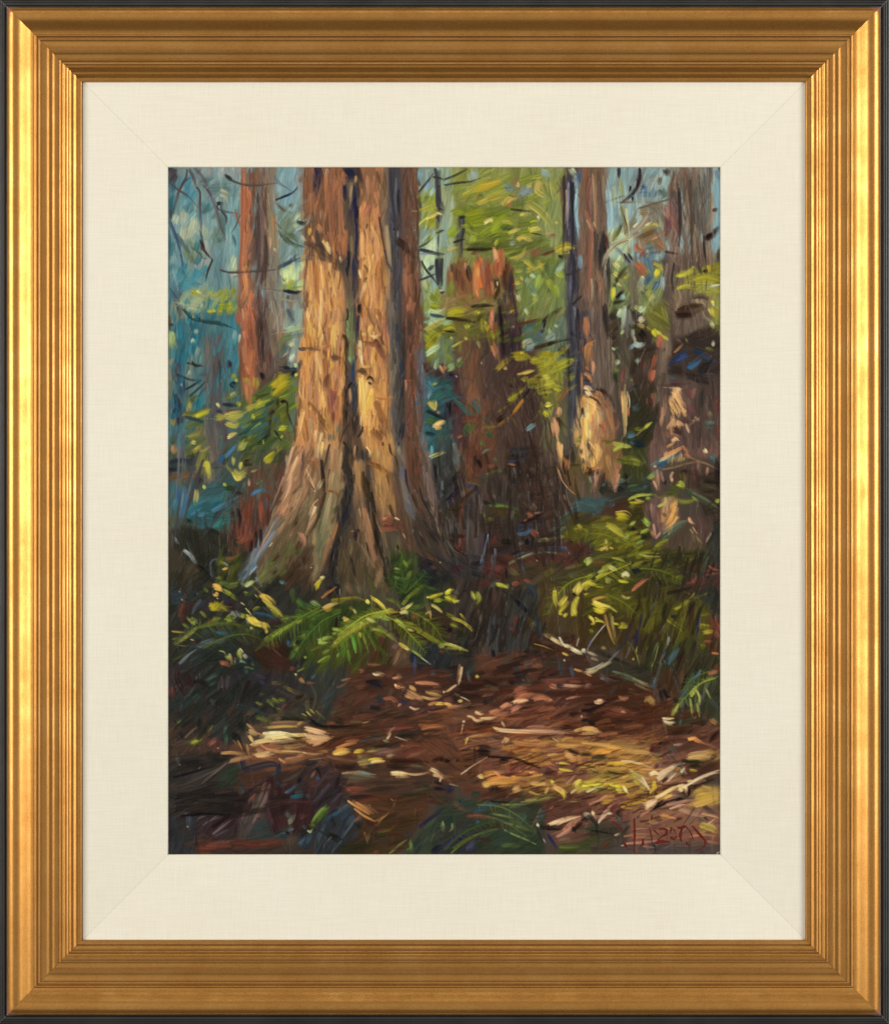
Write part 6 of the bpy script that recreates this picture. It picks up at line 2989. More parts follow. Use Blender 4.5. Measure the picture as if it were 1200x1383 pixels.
P 2c2c1c/34301f 8 24 10 28 108 60 108 70 120 26 120
P 30382c/2c3430/3c4434 7 24 50 98 100 120 76 120 120 80 120
S
1c1814/242018 5 2 2 8 7 18 10
1c1812 4 16 8 30 9 44 8 54 6
342c20/2c281c 6 24 2 34 4
4c4028/6c5438 3 38 4 52 3
c09058 1 49 5 55 3
5c4830 3 20 12 36 10 50 10
4c301c/3c2418 4 12 28 20 22 30 16 44 12 60 9 72 7
602c1c/50281c 4 18 26 34 20 48 16 62 12
e0b888/d8ac78 5 0 10 8 12 16 14
e0bc8c/d0a070 5 0 16 10 18 20 17
d8a888 4 2 22 12 20 20 18
c89868 4 6 24 14 22
b07848 2 0 15 6 13
7c4428 4 0 30 10 27 20 28
8c5030 4 0 34 12 32
d08848/b87038 3 26 27 34 24 44 22
a86430 3 34 22 46 20
e8b850/e0a848 5 24 31 31 29 38 30
f0c860 3 24 32 36 31
dcb038/c8a030 4 42 30 50 29
988848/887c44 4 52 29 62 28 70 27
3c3830/4c443c 5 48 22 58 18 70 17
2c2820/342c2c 4 60 26 76 23
2c2c24 6 80 16 92 15 96 18
5c4c3c 2 60 20 68 17 76 13
c8a8a0/e8d8d0 2 70 19 72 16 73 13
c09878 1 77 17 83 19 88 21
a8a070/888858 2 67 20 72 22
8c3020/a03c28 4 68 11 80 10 92 9 100 9
7c3020 3 76 8 90 6
a86030/984f28 4 100 10 108 8 119 7
5c341c 3 98 4 119 2
3c2c24 5 96 12 110 14
9c5038/8c4430 2 82 25 90 24
7a3c28/6c3424 7 86 30 94 26 104 26
8a5034 4 88 34 96 32 104 28
6a4c44/70544c 6 60 32 70 30 78 33
8c7848/7c6c3c 6 44 34 50 36 56 34
a08c58/887848 5 46 40 56 38
a0885c 3 70 34 76 33
e8d030/e0c040 2 54 37 60 36 66 36
e8c878/e0b868 4 56 39 62 38 68 38
5c7c70 2 54 40 58 41
7c5840/6c4c38 4 18 34 30 36 44 38
7c8868/687858 1 2 37 10 36 18 35
2c1c14/3c281c 5 74 38 90 38 106 39
2c2018 4 70 42 90 43
301818 4 116 36 120 38
382018 4 110 38 119 34
8a5040 3 46 43 54 43
2c1f18/24201a 5 25 42 34 44 48 43
7c7058/6c6450 6 34 50 46 51 58 52
7c8878/688078 4 44 48 54 50 60 52
a08c74/90785c 2 31 49 40 48 50 47
5c4c3c 2 36 55 48 56
6c5c48 3 92 42 102 43
e8dccc/f0d8b8 5 74 49 80 49 87 50
f4ead8 2 74 48 80 50
c8a888 2 86 49 94 50 104 49
b89068 2 78 52 90 52
e8e0d0/e0c8b0 4 108 45 112 47 116 49
e0b890/b88860 4 110 50 116 51 119 53
c8a8a0 2 116 56 118 50
2c2420/20242c 4 112 56 120 58
281c2c 3 112 62 120 63
a83c24/983420 4 35 63 42 62 52 62
983c24 4 37 65 45 66 52 65
c8603c 1 36 63 38 64
7c3c24/5c2c1c 4 42 73 56 71 70 70 80 68
3c2c20 6 56 64 78 62
2c201c 3 38 70 60 68
e0a860/c89048 2 36 73 42 77 46 80
a87040/b88048 5 40 74 48 79 56 84
c88c48 2 42 80 50 86 60 91
8a5430 4 50 76 56 80 62 84
905c30 2 60 90 68 86 74 80
b88848 1 62 91 70 85
6c4834 2 78 70 74 84
a89060 1 73 71 76 73
7c6048 2 54 76 56 78
2c2c2c 2 0 42 6 40 8 38
604438/543c34 6 10 40 18 42
74544c/845c54 3 4 52 8 46
24201c 2 8 44 11 48 12 52
2c2824 2 20 38 22 44 24 48
2c5c90/3060a0 3 9 53 11 55
1c5468/2c6c78 3 0 67 2 70
2c2424 3 28 52 26 62
34282c 4 30 60 28 70
403438/4c4048 2 22 44 12 56 4 66
4c4048/443c40 3 20 58 12 68 4 76
50444c 2 30 66 20 76
40302c 2 40 58 34 60
688838/5c7c30 5 18 78 12 83 6 90
587430/486028 5 16 82 10 88 5 94
8ca048/7c9440 2 14 79 8 86 4 92
a8c868/c0d890 2 1 99 3 100 5 98
4c6028 4 3 94 8 96
306078/286078 3 36 76 28 82 20 87 14 91
2c4050/344858 6 36 80 28 90
38444c/48545c 5 40 86 34 96
505c64/68747c 2 42 90 36 98 30 106
444c54 4 34 98 30 106
242420 4 24 94 22 86
1c1c1c/242420 5 20 102 30 107
4c5c64/3c4c58 3 16 94 10 106 6 118
607078 1 22 104 14 114
48585c 2 30 108 22 118
3c5c70 3 0 110 4 104
7c5444/6c443c 3 42 90 48 85
242c30 6 44 92 48 96
4c2828/54281f 3 52 90 60 97 68 99
74341f/8a4024 2 62 98 72 98 80 92
5c6428/4c5c28 2 62 100 70 99 76 98
8c6848/7c5c40 2 50 100 52 106 53 110
6c5038 3 54 102 53 108
3c3c2c 5 64 104 70 104
7c3c24/6c3820 5 60 119 62 116
4c2c1c 3 70 102 84 102
34301f 3 34 112 54 112
80884c/6c7840 2 72 119 80 112 88 106
2c2c44/303050 4 98 96 108 88 119 79
3c4058 2 86 104 92 100
3c4c38/485840 3 104 96 112 88
5c7c3c/6c8c44 3 90 108 91 116 86 119
7c9440 2 91 110 91 115
8a9c58/7c8c4c 3 118 92 119 100
607048 2 108 108 112 100
5c6c48 1 100 112 110 98
24242c/2c3040 6 110 118 118 112
34403c 4 94 118 102 106
5c3c2c 4 96 80 94 88
4c3c28 4 110 66 119 70
5c4c38 2 92 64 108 60 110 54
3c3c2c 5 100 58 108 62
34301c 3 84 68 104 66
5c2c1f 3 106 72 120 74
T 2 4
P 6c4838/7c5440/5c3c2e 7 26 5 0 0 120 0 120 54 0 54
P 5a382a/6a4030 8 22 120 0 4 20 4 20 30 0 34
P 7c5644/6c4c3e 7 24 10 18 16 46 14 54 26 30 34 18 30
P 7c5648/8a6450 6 20 5 44 22 60 22 56 32 44 32
P 8a5c38/9c7044/7a5038 6 26 175 56 18 100 18 120 20 120 34 60 32
P 84483a/7c4432/905044 6 22 90 30 38 84 38 80 54 30 50
P 5c3c28/4c3426 7 24 170 0 34 28 30 28 56 0 56
P 7c4c38/6c4034 7 24 165 84 30 120 30 120 56 96 56 84 44
P 8a6438/9c7444/7a5830 6 24 5 30 52 110 52 120 66 80 66 34 62
P 5c3a2c/6a4030/4c3426 7 24 10 10 58 60 60 70 72 24 74
P 6c5430/7c6438 6 24 170 70 64 110 62 116 72 70 74
P 5c3c30/4a2f26/6a4438 7 24 10 84 72 120 66 120 98 90 98 84 84
P 3c3c2c/38483c/2f3428 8 28 15 0 70 84 74 88 84 84 120 0 120
P 343434/2c2c3c/3a3828 8 28 35 0 90 36 90 34 120 0 120
P 303c2c/3a4430/2c342c 8 28 30 34 92 86 98 88 120 30 120
P 5c4034/6c4c3c 7 24 20 88 98 120 90 120 112 96 112
P 3c4428/4c4c30 6 20 0 98 110 120 108 120 120 98 120
S
d8b890/e8d0a8 3 24 0 28 3 34 2
e8d8b8/c8a080 3 32 1 40 1 45 0
1c140f/241812 4 26 6 36 6 48 4
e8e8d8 2 16 4 18 3
d0b8a0/c08878 1 16 6 15 12 14 15
a84c38 1 16 5 15 9
c8b090 2 50 4 52 8
8c5840/a06c50 4 54 4 66 2
f0dcd0/f4e8dc 3 43 9 50 11 60 11
e8c8b8/d8b0a0 4 48 11 62 12 78 12
c8a098/d8a898 3 66 12 84 12 108 13
a87c6c 3 72 9 92 9
7c5c40 4 90 6 104 4
3c2010/2c180c 5 102 9 110 8 119 6
5c341c 3 104 2 119 4
c8a050/b89040 3 114 12 120 10
7c3c20/6c3018 3 58 15 72 15 90 14 110 15
5c3824 3 20 10 36 12
c09850/b08848 1 19 18 26 16 36 15
d8b048 2 20 18 18 24
8c6850 5 24 18 36 20
504038 3 42 16 50 19
d0a888/c89878 4 52 18 56 20
c89c60 2 50 22 56 18
e0c0b0 1 53 22 56 20
584838/3c3028 3 90 18 98 19
c8a898 1 94 18 100 22
a87040/b88048 4 60 22 74 24 90 24
c09048/d0a050 4 98 24 108 25 118 24
8a7c40 2 104 18 119 18
b88850 3 70 20 84 20
5c2c18/6c3820 5 56 32 66 28 76 24 80 22
281c14/34241c 8 29 28 36 28 42 28
1c1818 5 30 31 40 31
5c6458 2 42 28 45 29
40281c 2 26 26 27 40
5c2c20/7c3c2c 4 68 34 80 34
3c1c10/502818 6 72 36 82 36
1c1614/241c16 2 38 34 50 35 62 36 74 40
241a16 4 48 38 56 39
2c1c14 3 62 36 78 42 84 44
c8a030 2 74 32 74 31
1c1814 4 0 38 7 36
302420 2 10 38 13 37
c8b0a0/b08c7c 1 14 50 22 44 30 39 37 35
d8c8c0 1 15 49 24 43
5c3420 4 30 40 20 50
a06040/8c4c34 5 88 30 104 28
d0a058/c08c48 3 90 33 98 32
c89858/b88048 6 106 32 112 36 108 38
b88450 5 116 34 119 38
2c201c 3 108 28 119 32
984c34 3 104 27 114 30
e0d048/c8b840 2 100 40 104 40 109 41
d0a888 1 97 40 99 40
c8b840/d8c838 2 100 45 106 46 112 47
4c3028/5c3c34 6 88 47 98 48
8c5848 5 90 40 96 42
d8c838 3 93 56 95 57
a87c58/8c6c50 2 106 58 114 50
986c50 1 104 56 112 48
e0743c/f09050 3 44 48 48 51 46 53
e89848/d88840 5 38 55 46 53 56 53
c89048/d8a050 5 34 58 42 57 52 57
d8b868/c8a860 5 30 51 34 52
c0a050/d0b060 4 34 60 40 59
b88840 3 52 55 62 57
98502c 4 66 56 74 57
3c3020 2 62 51 72 51
c09858/d0a860 4 76 58 86 58 88 59
8a6c3c 2 74 54 86 54 90 58
2c1c14/34241c 6 40 64 50 62
c89c60/b88850 6 60 64 66 62
4c2c20 4 46 68 64 68
c88c48 2 74 65 82 68
7c5038 4 74 62 86 62
d8a860/c89850 5 95 60 102 64 106 68
e0c848/c8b038 4 102 64 104 68 104 71
c8a050 3 88 66 90 60
e0cc50/c8b040 5 114 59 117 56 120 55
b8a048 3 114 60 119 62
d0b880 2 110 66 116 62
7c8048/8a8848 3 70 73 84 71 96 70
a89c60 1 74 66 86 68
907c4c 3 100 72 118 73
6c2c20/7c3428 4 106 70 119 68
2c1c18 2 40 73 56 74
30547c/345c80 3 31 77 40 76 49 76
344858/2c5060 3 26 82 36 80
6c7c48/889054 2 50 76 62 76 76 75
5c6c40 3 56 78 68 76
903c24/a84428 4 21 86 30 86 38 87
7c3c28/5c3824 3 38 87 46 88
7c8848/8a9050 2 42 84 52 86 60 88
485c58/3c5044 5 70 84 64 94
6c5848 2 84 80 78 92 74 98
3c5c5c 4 86 82 82 90
788c44/8a9850 2 52 92 60 94 70 98
5c6c34 3 58 90 66 93 72 98
8c9c58/98a860 2 52 98 60 102 70 106 80 111
402c1f/4c2c20 4 38 93 56 96 72 100
6c7834/7c8838 2 6 118 14 111 24 104 34 100 46 97
586828 3 8 114 20 106 30 102
2c2c48/303450 6 4 112 12 104 20 97
28284c 5 10 108 20 100
7c8c50/a0b068 2 6 91 7 96 4 100
3c6474 3 28 90 30 94
484868/3c4050 5 20 116 28 106
38483c 4 40 110 60 112
3c2c24 3 32 106 42 108
445434/54643c 4 50 112 66 112
34402c 5 70 112 84 116
2c4038 6 2 92 10 86
6c5040/5c3c30 4 8 74 20 82
2c4444 4 13 74 17 72
30283c/2c2840 6 2 64 8 62
3c3840 4 0 60 10 60
a08878 1 4 58 12 60
2c3c30 5 24 68 32 66
34302c 3 80 96 86 108
f0dcc8/e8c8a8 4 92 93 98 91 104 88
e8d8c0/d8a880 4 100 92 108 88 116 86
e0d0c0 1 80 94 82 95
e8e8e0 2 81 93 82 96
c8885c 2 104 89 112 87
1c1a18/28241f 4 84 96 94 96 104 97
b07c74/a87468 4 104 98 112 92 120 86
b0807c/c89890 3 98 104 106 100 114 94
5c3c34 5 100 88 92 84
6c3828 4 94 76 92 82
b08048 1 92 80 95 77
1c1c18 3 112 96 114 100
2c2018 3 112 98 117 94 120 90
2c2c50/30305c 3 90 102 94 108 98 114
a8a8a0 1 86 106 88 110
6c5c48 4 100 106 110 104
6c7c34/5c6c2c 3 100 113 108 113 118 112
3c3c24 4 106 118 118 118
T 3 4
P 6a4434/5c3a2c/7a5040 7 26 20 0 0 120 0 120 40 0 40
P 4c3020/3c2618/5c3c28 7 24 15 0 0 60 0 60 18 20 18
P 5c3c30/4c3428/6c4838 7 26 20 60 10 120 6 120 30 60 30
P a07440/b08048/8c6838 7 26 8 0 18 60 20 66 40 40 48 0 40
P a88444/b89048/907038 7 26 12 0 38 46 38 60 54 60 66 40 70 0 62
P 8c7c38/a08c3c 6 22 5 0 52 36 56 38 66 0 66
P 8a5c50/7a4c40/6c4438 7 26 30 0 64 50 64 40 90 0 90
P 9c7464/8a6450/a87c68 6 24 25 50 40 90 36 96 60 60 74
P 8a6450/7c5444/9c7058 6 26 25 44 74 100 70 120 84 120 100 40 96
P 7c5444/8c6450/6c4c40 6 26 8 40 94 120 96 120 112 40 112
P 3c3428/4c4438/343028 7 26 12 0 92 36 96 40 106 36 120 0 120
P 4c4440/5c4c48/443c38 6 26 5 26 108 120 110 120 120 26 120
P b09048/a08444 7 22 10 90 30 120 30 120 42 90 40
P a88448/b89448 6 22 15 94 60 120 60 120 76 94 78
P 6c4030/54301f/4c2c20 6 24 35 84 44 120 32 120 46 90 62
S
20242c/1c1c28 3 0 3 6 2
281c14/1c140f 5 0 6 10 5 22 4
34241c 5 18 2 22 8
c89850/d8a868 5 0 10 8 10 15 12
d0a468 3 0 14 8 14 16 13
3c241c/4c2c20 5 22 18 34 16 46 14 58 10
5c3020 5 46 14 56 10 66 6
7c3424 1 14 20 24 15 32 13
6c4030 4 34 6 46 4
e8e0c8/c8b8a0 2 70 1 80 1
e0d8c0/b09c7c 3 71 3 76 5 81 4
8c7c50 3 70 5 78 7
2c241c/3c3024 6 74 13 84 12 94 12
34201a 2 92 14 97 11
4c3420 4 72 9 88 9
2c2c24 5 102 5 110 4
9c6c40/8a5c3c 5 112 2 118 6
2c1c14 5 112 20 116 16 120 12
f0a048/e89040 4 93 19 98 18 101 20
e07838/c87040 3 98 20 105 22
e8c060 1 92 18 94 20
8c7838/a08840 4 58 20 62 15
6c6430 1 44 24 54 21 62 20
5c2c28/4c2420 5 60 26 66 22 74 18
281a14/34201a 4 65 26 70 23 75 21
5c2020 5 60 30 64 26
b88c48/c89c50 4 0 22 20 24 44 26
a88044 4 30 24 50 26
3c1c14/4c2418 4 14 33 22 31 30 29
7c5038 4 0 30 14 28
303020 3 0 32 8 33
3c3c2c 3 8 35 22 35
c89850/d0a458 4 40 30 54 30 60 34
a87c40 4 44 36 58 36
b08850 1 20 34 30 32 44 30
e0c8a0/d8c0b8 2 34 38 44 39 52 41 60 44
c89c30/d0a438 4 22 40 34 40 42 42
d8b040 2 28 40 38 40
b88c40/a88440 6 14 44 30 46 42 46
3c4434/2c3830 4 4 42 9 45 15 48
484c2c/343820 4 20 48 28 48 34 50
2c2c1c 2 22 47 30 49 37 50
985c5c/8a5450 5 0 46 6 50
b8a038/c0a840 5 0 58 14 55 24 54
e8e030/e0d028 2 0 60 10 59 20 58
e8e030 2 24 59 30 60 36 60
d8d8a0/c8c060 2 4 65 12 61 18 60
e8e4a0/e0d880 3 36 60 38 64 40 66
c8b848 4 30 62 34 66
5c4c28 2 0 57 14 62 30 64
a89848/98883c 6 42 50 50 56 56 62
c8a858 3 42 46 50 52 58 54
d0c0b0/c0b098 3 50 54 56 60 60 65
d8c8b8 2 52 52 58 62
b09068 2 46 48 54 58
a07848/7c5438 2 42 68 50 60 55 54
e0c020/d0a820 4 62 57 63 61 61 64
e8d040 2 62 56 64 57
c8a030/e0b838 3 59 66 63 62
5c4a30/5c6050 4 62 32 68 34 70 37
504438/5c5048 6 76 26 80 34
4c4438/34342c 4 78 24 86 32
5c4840 5 74 30 78 38
5c3838 4 66 40 62 46
7a5450/8c645c 5 66 42 80 38
a89070/c0a4a0 2 80 24 88 23
b89060 4 94 32 104 31 112 31
c8a868/b89058 5 92 36 102 35 112 36
b87c50 3 102 36 110 34
4c3c34/6c4830 4 112 36 119 32
1c2418/24281c 3 87 38 96 38 106 40
2c3020 4 94 42 106 43
b8a030 3 94 46 100 47
88705c 5 84 44 90 50
c8d0c8/b8b8a0 3 86 48 89 44
7c6450 4 76 48 86 52
e8dcd8/d8c8c8 4 66 50 72 47 78 44 82 41
e0d0cc/c8b0a8 5 66 54 72 50 80 44
f0d8b8/f0e0c8 4 59 50 63 48 66 50
e8d8d0 3 66 54 70 52
e0d0c8 2 78 44 84 41 89 40
3c302c/2c2420 3 70 56 75 50 82 43
2c2420 3 80 43 88 40
c8a8a0/e0d0c8 2 74 56 78 52 81 49
b8b0b0 2 74 52 80 46
3c1c10/4c2418 6 34 78 44 73 54 68 62 64
4c2818/5c2c1c 6 60 66 70 62 80 59 92 56
5c3020 5 34 80 44 76
f4e4d4/f0dccc 4 64 70 70 67 78 62 84 60
f0e4d8/f0dcc8 4 84 60 90 60 90 66
f4e8dc 4 84 62 88 64
e8d8c8/d0c0b8 3 90 60 98 55 106 51 114 48 120 46
d8d0d0 1 100 54 110 50 120 48
e8c8a0 2 92 56 96 55
e0b8a8/e8c8b8 4 54 76 60 74 66 72
f0d8c0/e8c0b0 5 56 78 64 73
f0dcd0 2 55 79 58 80
5c3828 3 66 74 72 68 80 64
9c746c/a8847c 6 70 72 78 68 84 68
8c6458 3 80 64 86 66
181410/241c18 2 58 82 66 78 74 74 82 71 88 71
1c1814 2 62 80 68 74 72 70
181410 3 82 72 88 70
34201a/44281c 6 92 66 98 60 106 56 116 53
2c1a14 5 90 68 94 64
503830/6c5044 4 92 74 98 68
4c342c 4 102 50 110 46 119 42
3c2418/4c2c1c 6 100 50 110 45 119 38
c8a040/b89440 6 100 70 108 68 118 66
c89c48/d0a850 6 98 76 106 74 116 70
a88848/98783c 6 104 62 112 64 119 64
d0a8a0/e0c0b8 2 76 80 84 77 90 76
c09890/b08878 3 74 76 86 74 96 72
a88478 4 84 80 96 84 106 86
4c3c38/3c302c 4 106 78 112 82 119 84
7c6450/8c7058 2 102 80 96 86 88 96
4c3428/6c5044 2 98 78 92 88 86 96
6c5040/54382c 2 104 82 94 92 86 98
b8907c/d0a898 2 104 84 114 86 119 88
5c5444/4c4c44 4 100 88 106 91
3c2824 2 106 87 110 90
e0b8a8 1 108 94 116 88
b09848/a88c48 6 104 94 112 96 118 100
9c8440 5 102 100 110 98
6c4c3c 4 116 104 118 96
e08848/d87838 3 70 85 76 87 81 88
c09040 2 68 86 76 86
a07850/987048 4 58 90 66 92
7c2c20/6c2820 3 82 89 88 87
b8a070 1 72 96 78 98
6c3c38/7c4844 5 60 96 70 94
b0786c/a06c60 3 50 86 56 82 60 80
4c303c 1 48 88 51 83
8c5c50 4 44 84 50 82
5c301c/7c4030 4 16 76 22 72 27 68
7c4c34/985c48 3 12 80 20 74
6c301c/4c2418 4 22 82 28 78 32 76
3c2018 4 30 84 34 80
b08078/c09890 2 6 76 16 72 26 66
a87870/c8a098 2 14 90 20 82 28 74
c8b0a8/d8c8c0 2 14 92 19 86 24 82
d8c8c0/c8b8b0 2 22 84 26 84
f0e0dc 3 9 82 10 86
b0a8a0 4 2 84 8 87
9c7c74 4 10 90 14 84
2c2c28/242420 3 0 90 6 86 10 90 14 95
242420 3 12 94 13 98 13 102
1c1c1c 1 2 97 12 99 24 101 32 102
5c6058/4c5450 4 30 86 34 92 37 99
34302c 2 30 84 34 86
3c4430 3 2 98 16 96
a07468/8c645c 2 36 104 50 102 62 103
b8847c 1 44 98 58 97
b08078/c09488 2 38 110 54 109 72 107
a8746c 2 44 105 64 106
6c4c44 2 60 110 80 110
a08878/c8b0a0 2 28 103 33 101
3c2c24 2 36 100 42 94
b87c70 3 94 104 104 102 116 104
9c6c60/c88c7c 2 106 108 118 110
7a5858 3 84 102 92 98
3c4028/4c5024 4 4 108 16 104
484434 5 16 114 26 108
34343c 2 62 110 64 116 62 120
5c504c 3 70 116 84 108
c0b0a0 1 34 112 40 110
c8c0b8 1 117 119 120 117
G
7a2a1a 2.4 45.2 88 45.6 100 45.3 110 45 118
7a2a1a 2.4 35.7 108.7 38 112 40 114.7
7a2a1a 2.4 53 106 52.5 111 50.3 112
7a2a1a 1.8 25.8 90.6 33 95 36 100
7a2a1a 1.8 17 111 20 112 24 109
7a2a1a 1.5 58.5 96.6 60.3 103.5 60.7 112
7a2a1a 1.6 62 98.3 66.7 102.6
7a2a1a 2.8 66.7 97.5 71 97 73.6 98.6 72.8 101.8 68.4 104.4 65 109
7a2a1a 3.3 63.3 109.5 70.2 108.2 76.2 109
7a2a1a 2.0 77.5 95.7 76.6 101
7a2a1a 3.0 76.6 104.3 79.7 106 82.2 103.5
7a2a1a 1.2 78.8 96.6 81.4 101.8
7a2a1a 2.5 82.7 95.7 85.7 96.6 90 94.9 91.7 97.5
7a2a1a 3.0 86.5 97.5 85.3 103.5 86.5 108.7
7a2a1a 1.5 92.6 97.5 95.2 102.6 96.7 107.4
7a2a1a 2.3 90.4 108.7 93.4 112.5
7a2a1a 2.4 95.6 94.4 102 101.8 107.2 107.8 104.7 113.8 98.6 116.4
7a2a1a 1.5 61 85.4 60.3 90
T 0 0
# whole sheet, same unit: late patches, fronds, last touches
Q c08448/d0984e/b07440 4.5 34 91 .35 117 70 152 70 150 236 112 236 116 150
Q e0ac60/ecc078/d49c54 4 26 91 .5 119 92 148 92 146 160 117 160
Q c48c4c/d8a45c/b07c44 4.5 30 91 .35 169 40 188 50 192 236 168 236
Q e8b454/f0c46c 3.5 22 91 .5 167 186 176 186 176 236 167 236
Q 5a3c28/7a5034/4a3426 1.5 20 91 .30 118 2 153 2 152 110 150 240 108 240 117 120
Q a06838/b87c44/c08850 2.4 26 91 .3 119 60 152 60 150 236 110 236 117 120
Q e8b060/e0a450/f0c480 1.8 16 91 .22 119 90 150 90 148 200 112 230 117 120
Q 6c5038/54402f 2.2 26 91 .5 118 2 153 2 153 60 118 62
Q 34302a/453a30/2c2c34 1.8 18 90 .3 155 0 167 0 165 112 163 120 156 110
Q 3a3029/4c3e32/5a4836 2.0 20 90 .5 153 190 162 190 162 330 150 345 140 360 148 300
Q 6a4a32/8a6040/54382a 1.5 20 91 .28 168 2 190 2 192 120 194 240 168 240 166 120
Q 5a4434/6c5440 2.0 24 90 .5 168 2 190 2 188 44 168 50
Q e8ac58/f0c070 1.8 14 91 .25 168 60 186 60 188 230 170 230
Q 34322f/4a4640/3c3a3c 1.6 24 91 .7 191 0 202 0 204 130 206 240 196 240 194 120
Q 55402f/463428/6c4c3a 1.8 26 90 .9 203 0 217 0 220 120 222 240 208 240 205 120
Q 403028/5a4434 1.2 22 97 .4 206 240 222 240 238 290 252 330 236 340 216 290
Q 8a6848/6c5440/a88660 1.6 24 64 .6 107 242 118 242 108 290 84 340 70 346 88 310 98 280
Q 5c4c38/4a4030/74603f 1.8 24 66 .6 118 244 128 244 122 300 104 352 80 352 102 310
Q 302a24/3c342c 1.8 28 78 .7 150 300 158 300 148 356 138 358
Q 7c6044/5c4634/94785a 1.6 26 96 .6 160 260 182 260 192 330 186 352 166 350
Q 2c2820/3c3024 1.4 24 104 .5 170 270 176 270 190 350 184 352
Q 5a4a3c/453a30 1.6 24 118 .6 202 262 216 262 240 318 262 346 236 346 214 310
Q 2f2a26/262422 2.2 20 140 .7 214 330 250 345 262 352 240 356 216 350
Q 7a4c36/8a5a3e/5a3c2e 1.6 22 90 .8 65 4 76 4 75 120 66 120
Q 6a4232/84523a/4e362c 1.6 22 90 .6 63 120 76 120 78 170 70 195 64 180
Q b87048/c88458 1.2 10 90 .25 65 20 72 20 72 170 66 170
Q 4a3a38/3c3230/5c4a44 1.4 24 91 .6 76 10 86 10 88 160 80 180 76 150
Q 8a8478/6c6860/9c9484 1.2 22 90 .5 87 20 97 20 100 150 90 150
Q 5a3a2e/6c4434/3c2c26 1.6 20 88 .7 50 285 64 285 96 285 80 330 56 340 44 330
Q 2f5c66/3a6c76/28505c 1.8 18 75 .5 6 130 30 130 30 180 8 180
Q 3c7884/4c8c94/2c6470 1.8 16 85 .4 46 130 60 130 60 200 48 200
Q 3c4c50/4a5a5c 1.2 30 90 .4 32 146 48 146 50 240 33 240
# right hand trunks and stump
Q d8a860/e8bc70/c88c48 4 16 88 1.2 358 206 364 194 370 200 376 212 376 248 368 266 359 266
Q f0cc78/f4dc94 3.2 14 90 .9 360 214 366 214 366 252 360 256
Q 9a7458/b88c68/805c44 1.6 14 98 .6 368 200 380 214 384 240 376 258 370 230
Q d8ac70/e8c088/c09058 3.2 12 112 1.2 436 198 443 192 450 202 450 218 444 232 434 236
Q c09060/d8a870 2.0 12 76 .8 430 250 446 240 450 256 436 262
Q e0a860/d09858 2.2 12 70 .9 433 300 442 288 444 300 440 318 433 322
Q d86430/ec8c40/e07838 2.6 12 90 1.4 266 80 273 78 276 100 270 112 266 104
Q b04c24/c85c2c 2.4 12 90 1.3 275 84 281 84 281 110 276 112
Q e07c40/f0a060/d86834 2.4 12 88 1.4 283 70 288 73 290 94 283 98
Q 33282a/443434/2a2424 1.8 24 98 .7 286 96 300 100 306 150 312 172 292 172 288 130
Q 3e302a/54443a/302824 1.6 26 102 .6 288 178 326 186 346 260 350 300 306 300 290 230
Q 5a4030/74503a 1.8 24 90 .5 254 150 272 150 282 230 262 240 252 190
Q 504640/62564c/40362f 1.4 34 91 .6 436 4 472 4 472 110 442 110 436 60
Q 6c5a50/544640/80695a 1.2 34 91 .5 360 6 383 6 386 130 362 130
Q 5c4e46/483e38 1.2 30 92 .5 362 136 388 136 396 240 378 205 364 190
Q 34323a/4c4a50/24242a 1.3 34 90 .6 346 6 352 8 360 120 360 230 350 230 348 110
Q 2f7484/3c8694/245f70 5 18 70 .35 4 60 30 56 34 100 8 110
Q 3a7f8e/4c94a0 4 18 30 .4 4 96 36 90 40 106 10 112
Q 7c8c24/9aa02c/68781f 4 13 22 .5 246 40 300 36 330 50 310 66 260 66
Q 8c9430/a8a840/6c7828 4 14 24 .4 250 12 330 6 336 36 260 34
Q 5a6426/6c7830/485420 4.5 14 15 .4 262 60 334 60 330 76 276 76
Q 6c7c28/8c9430/56642a 4 13 30 .5 70 204 112 184 114 210 84 228 60 232
Q 8c8c2c/a8a03c 3.5 12 24 .5 316 166 352 160 356 190 330 204 312 190
Q 3c4c26/4c5c2a/2f3c24 4 14 30 .5 60 232 104 222 100 262 66 262
Q 7c7c28/98942c/606820 3.6 13 22 .5 366 320 430 312 440 340 380 360
Q 4a4a1f/5c5a24/383a1c 4 15 25 .5 360 360 440 340 460 380 400 400 360 392
Q 8a5030/9c5c34/74422a 3.5 20 6 .5 210 476 330 470 420 486 440 500 300 500 200 494
Q 56602a/67702c/454f24 4.5 14 12 .55 264 62 336 62 336 110 280 76
Q 5f6a34/6f7a3c/4c5830 4.5 20 75 .4 300 80 346 70 346 170 306 160
Q 4c5626/606a2c 4.5 14 20 .4 254 118 300 112 330 134 310 160 256 150
Q 4e3a2c/3c2e26/604430 3.5 30 91 .8 207 4 219 4 222 240 210 240
Q 2a6f80/35808f/205a6a 4.5 16 80 .4 2 116 60 112 60 200 2 220
# sunlit ground
Q c88c40/d8a04c/b47c3c 3.6 22 4 .7 290 504 350 498 420 512 450 520 440 536 360 530 290 524
Q 8a5c38/a06c44/74492f 2.2 20 6 .5 250 496 340 486 440 496 430 506 330 502 250 508
Q d0a040/e0b44c/b88c3c 3.4 18 8 .7 370 538 420 534 440 546 420 562 376 556
Q d08c44/e0a050 3.2 16 4 .7 270 526 320 528 350 538 340 546 280 540
Q dcb878/ecd098/c09458 3.4 20 4 .8 72 502 92 496 120 494 140 500 138 512 118 512 92 512 74 516
Q 4a2c20/381f17/5c3828 1.8 16 12 .35 250 470 470 470 470 500 250 500
Q 44281e/341f18 1.6 14 14 .3 250 500 470 510 440 580 270 560
Q 2c221c/3c2c24 2.0 22 8 .5 130 480 240 470 240 500 150 512
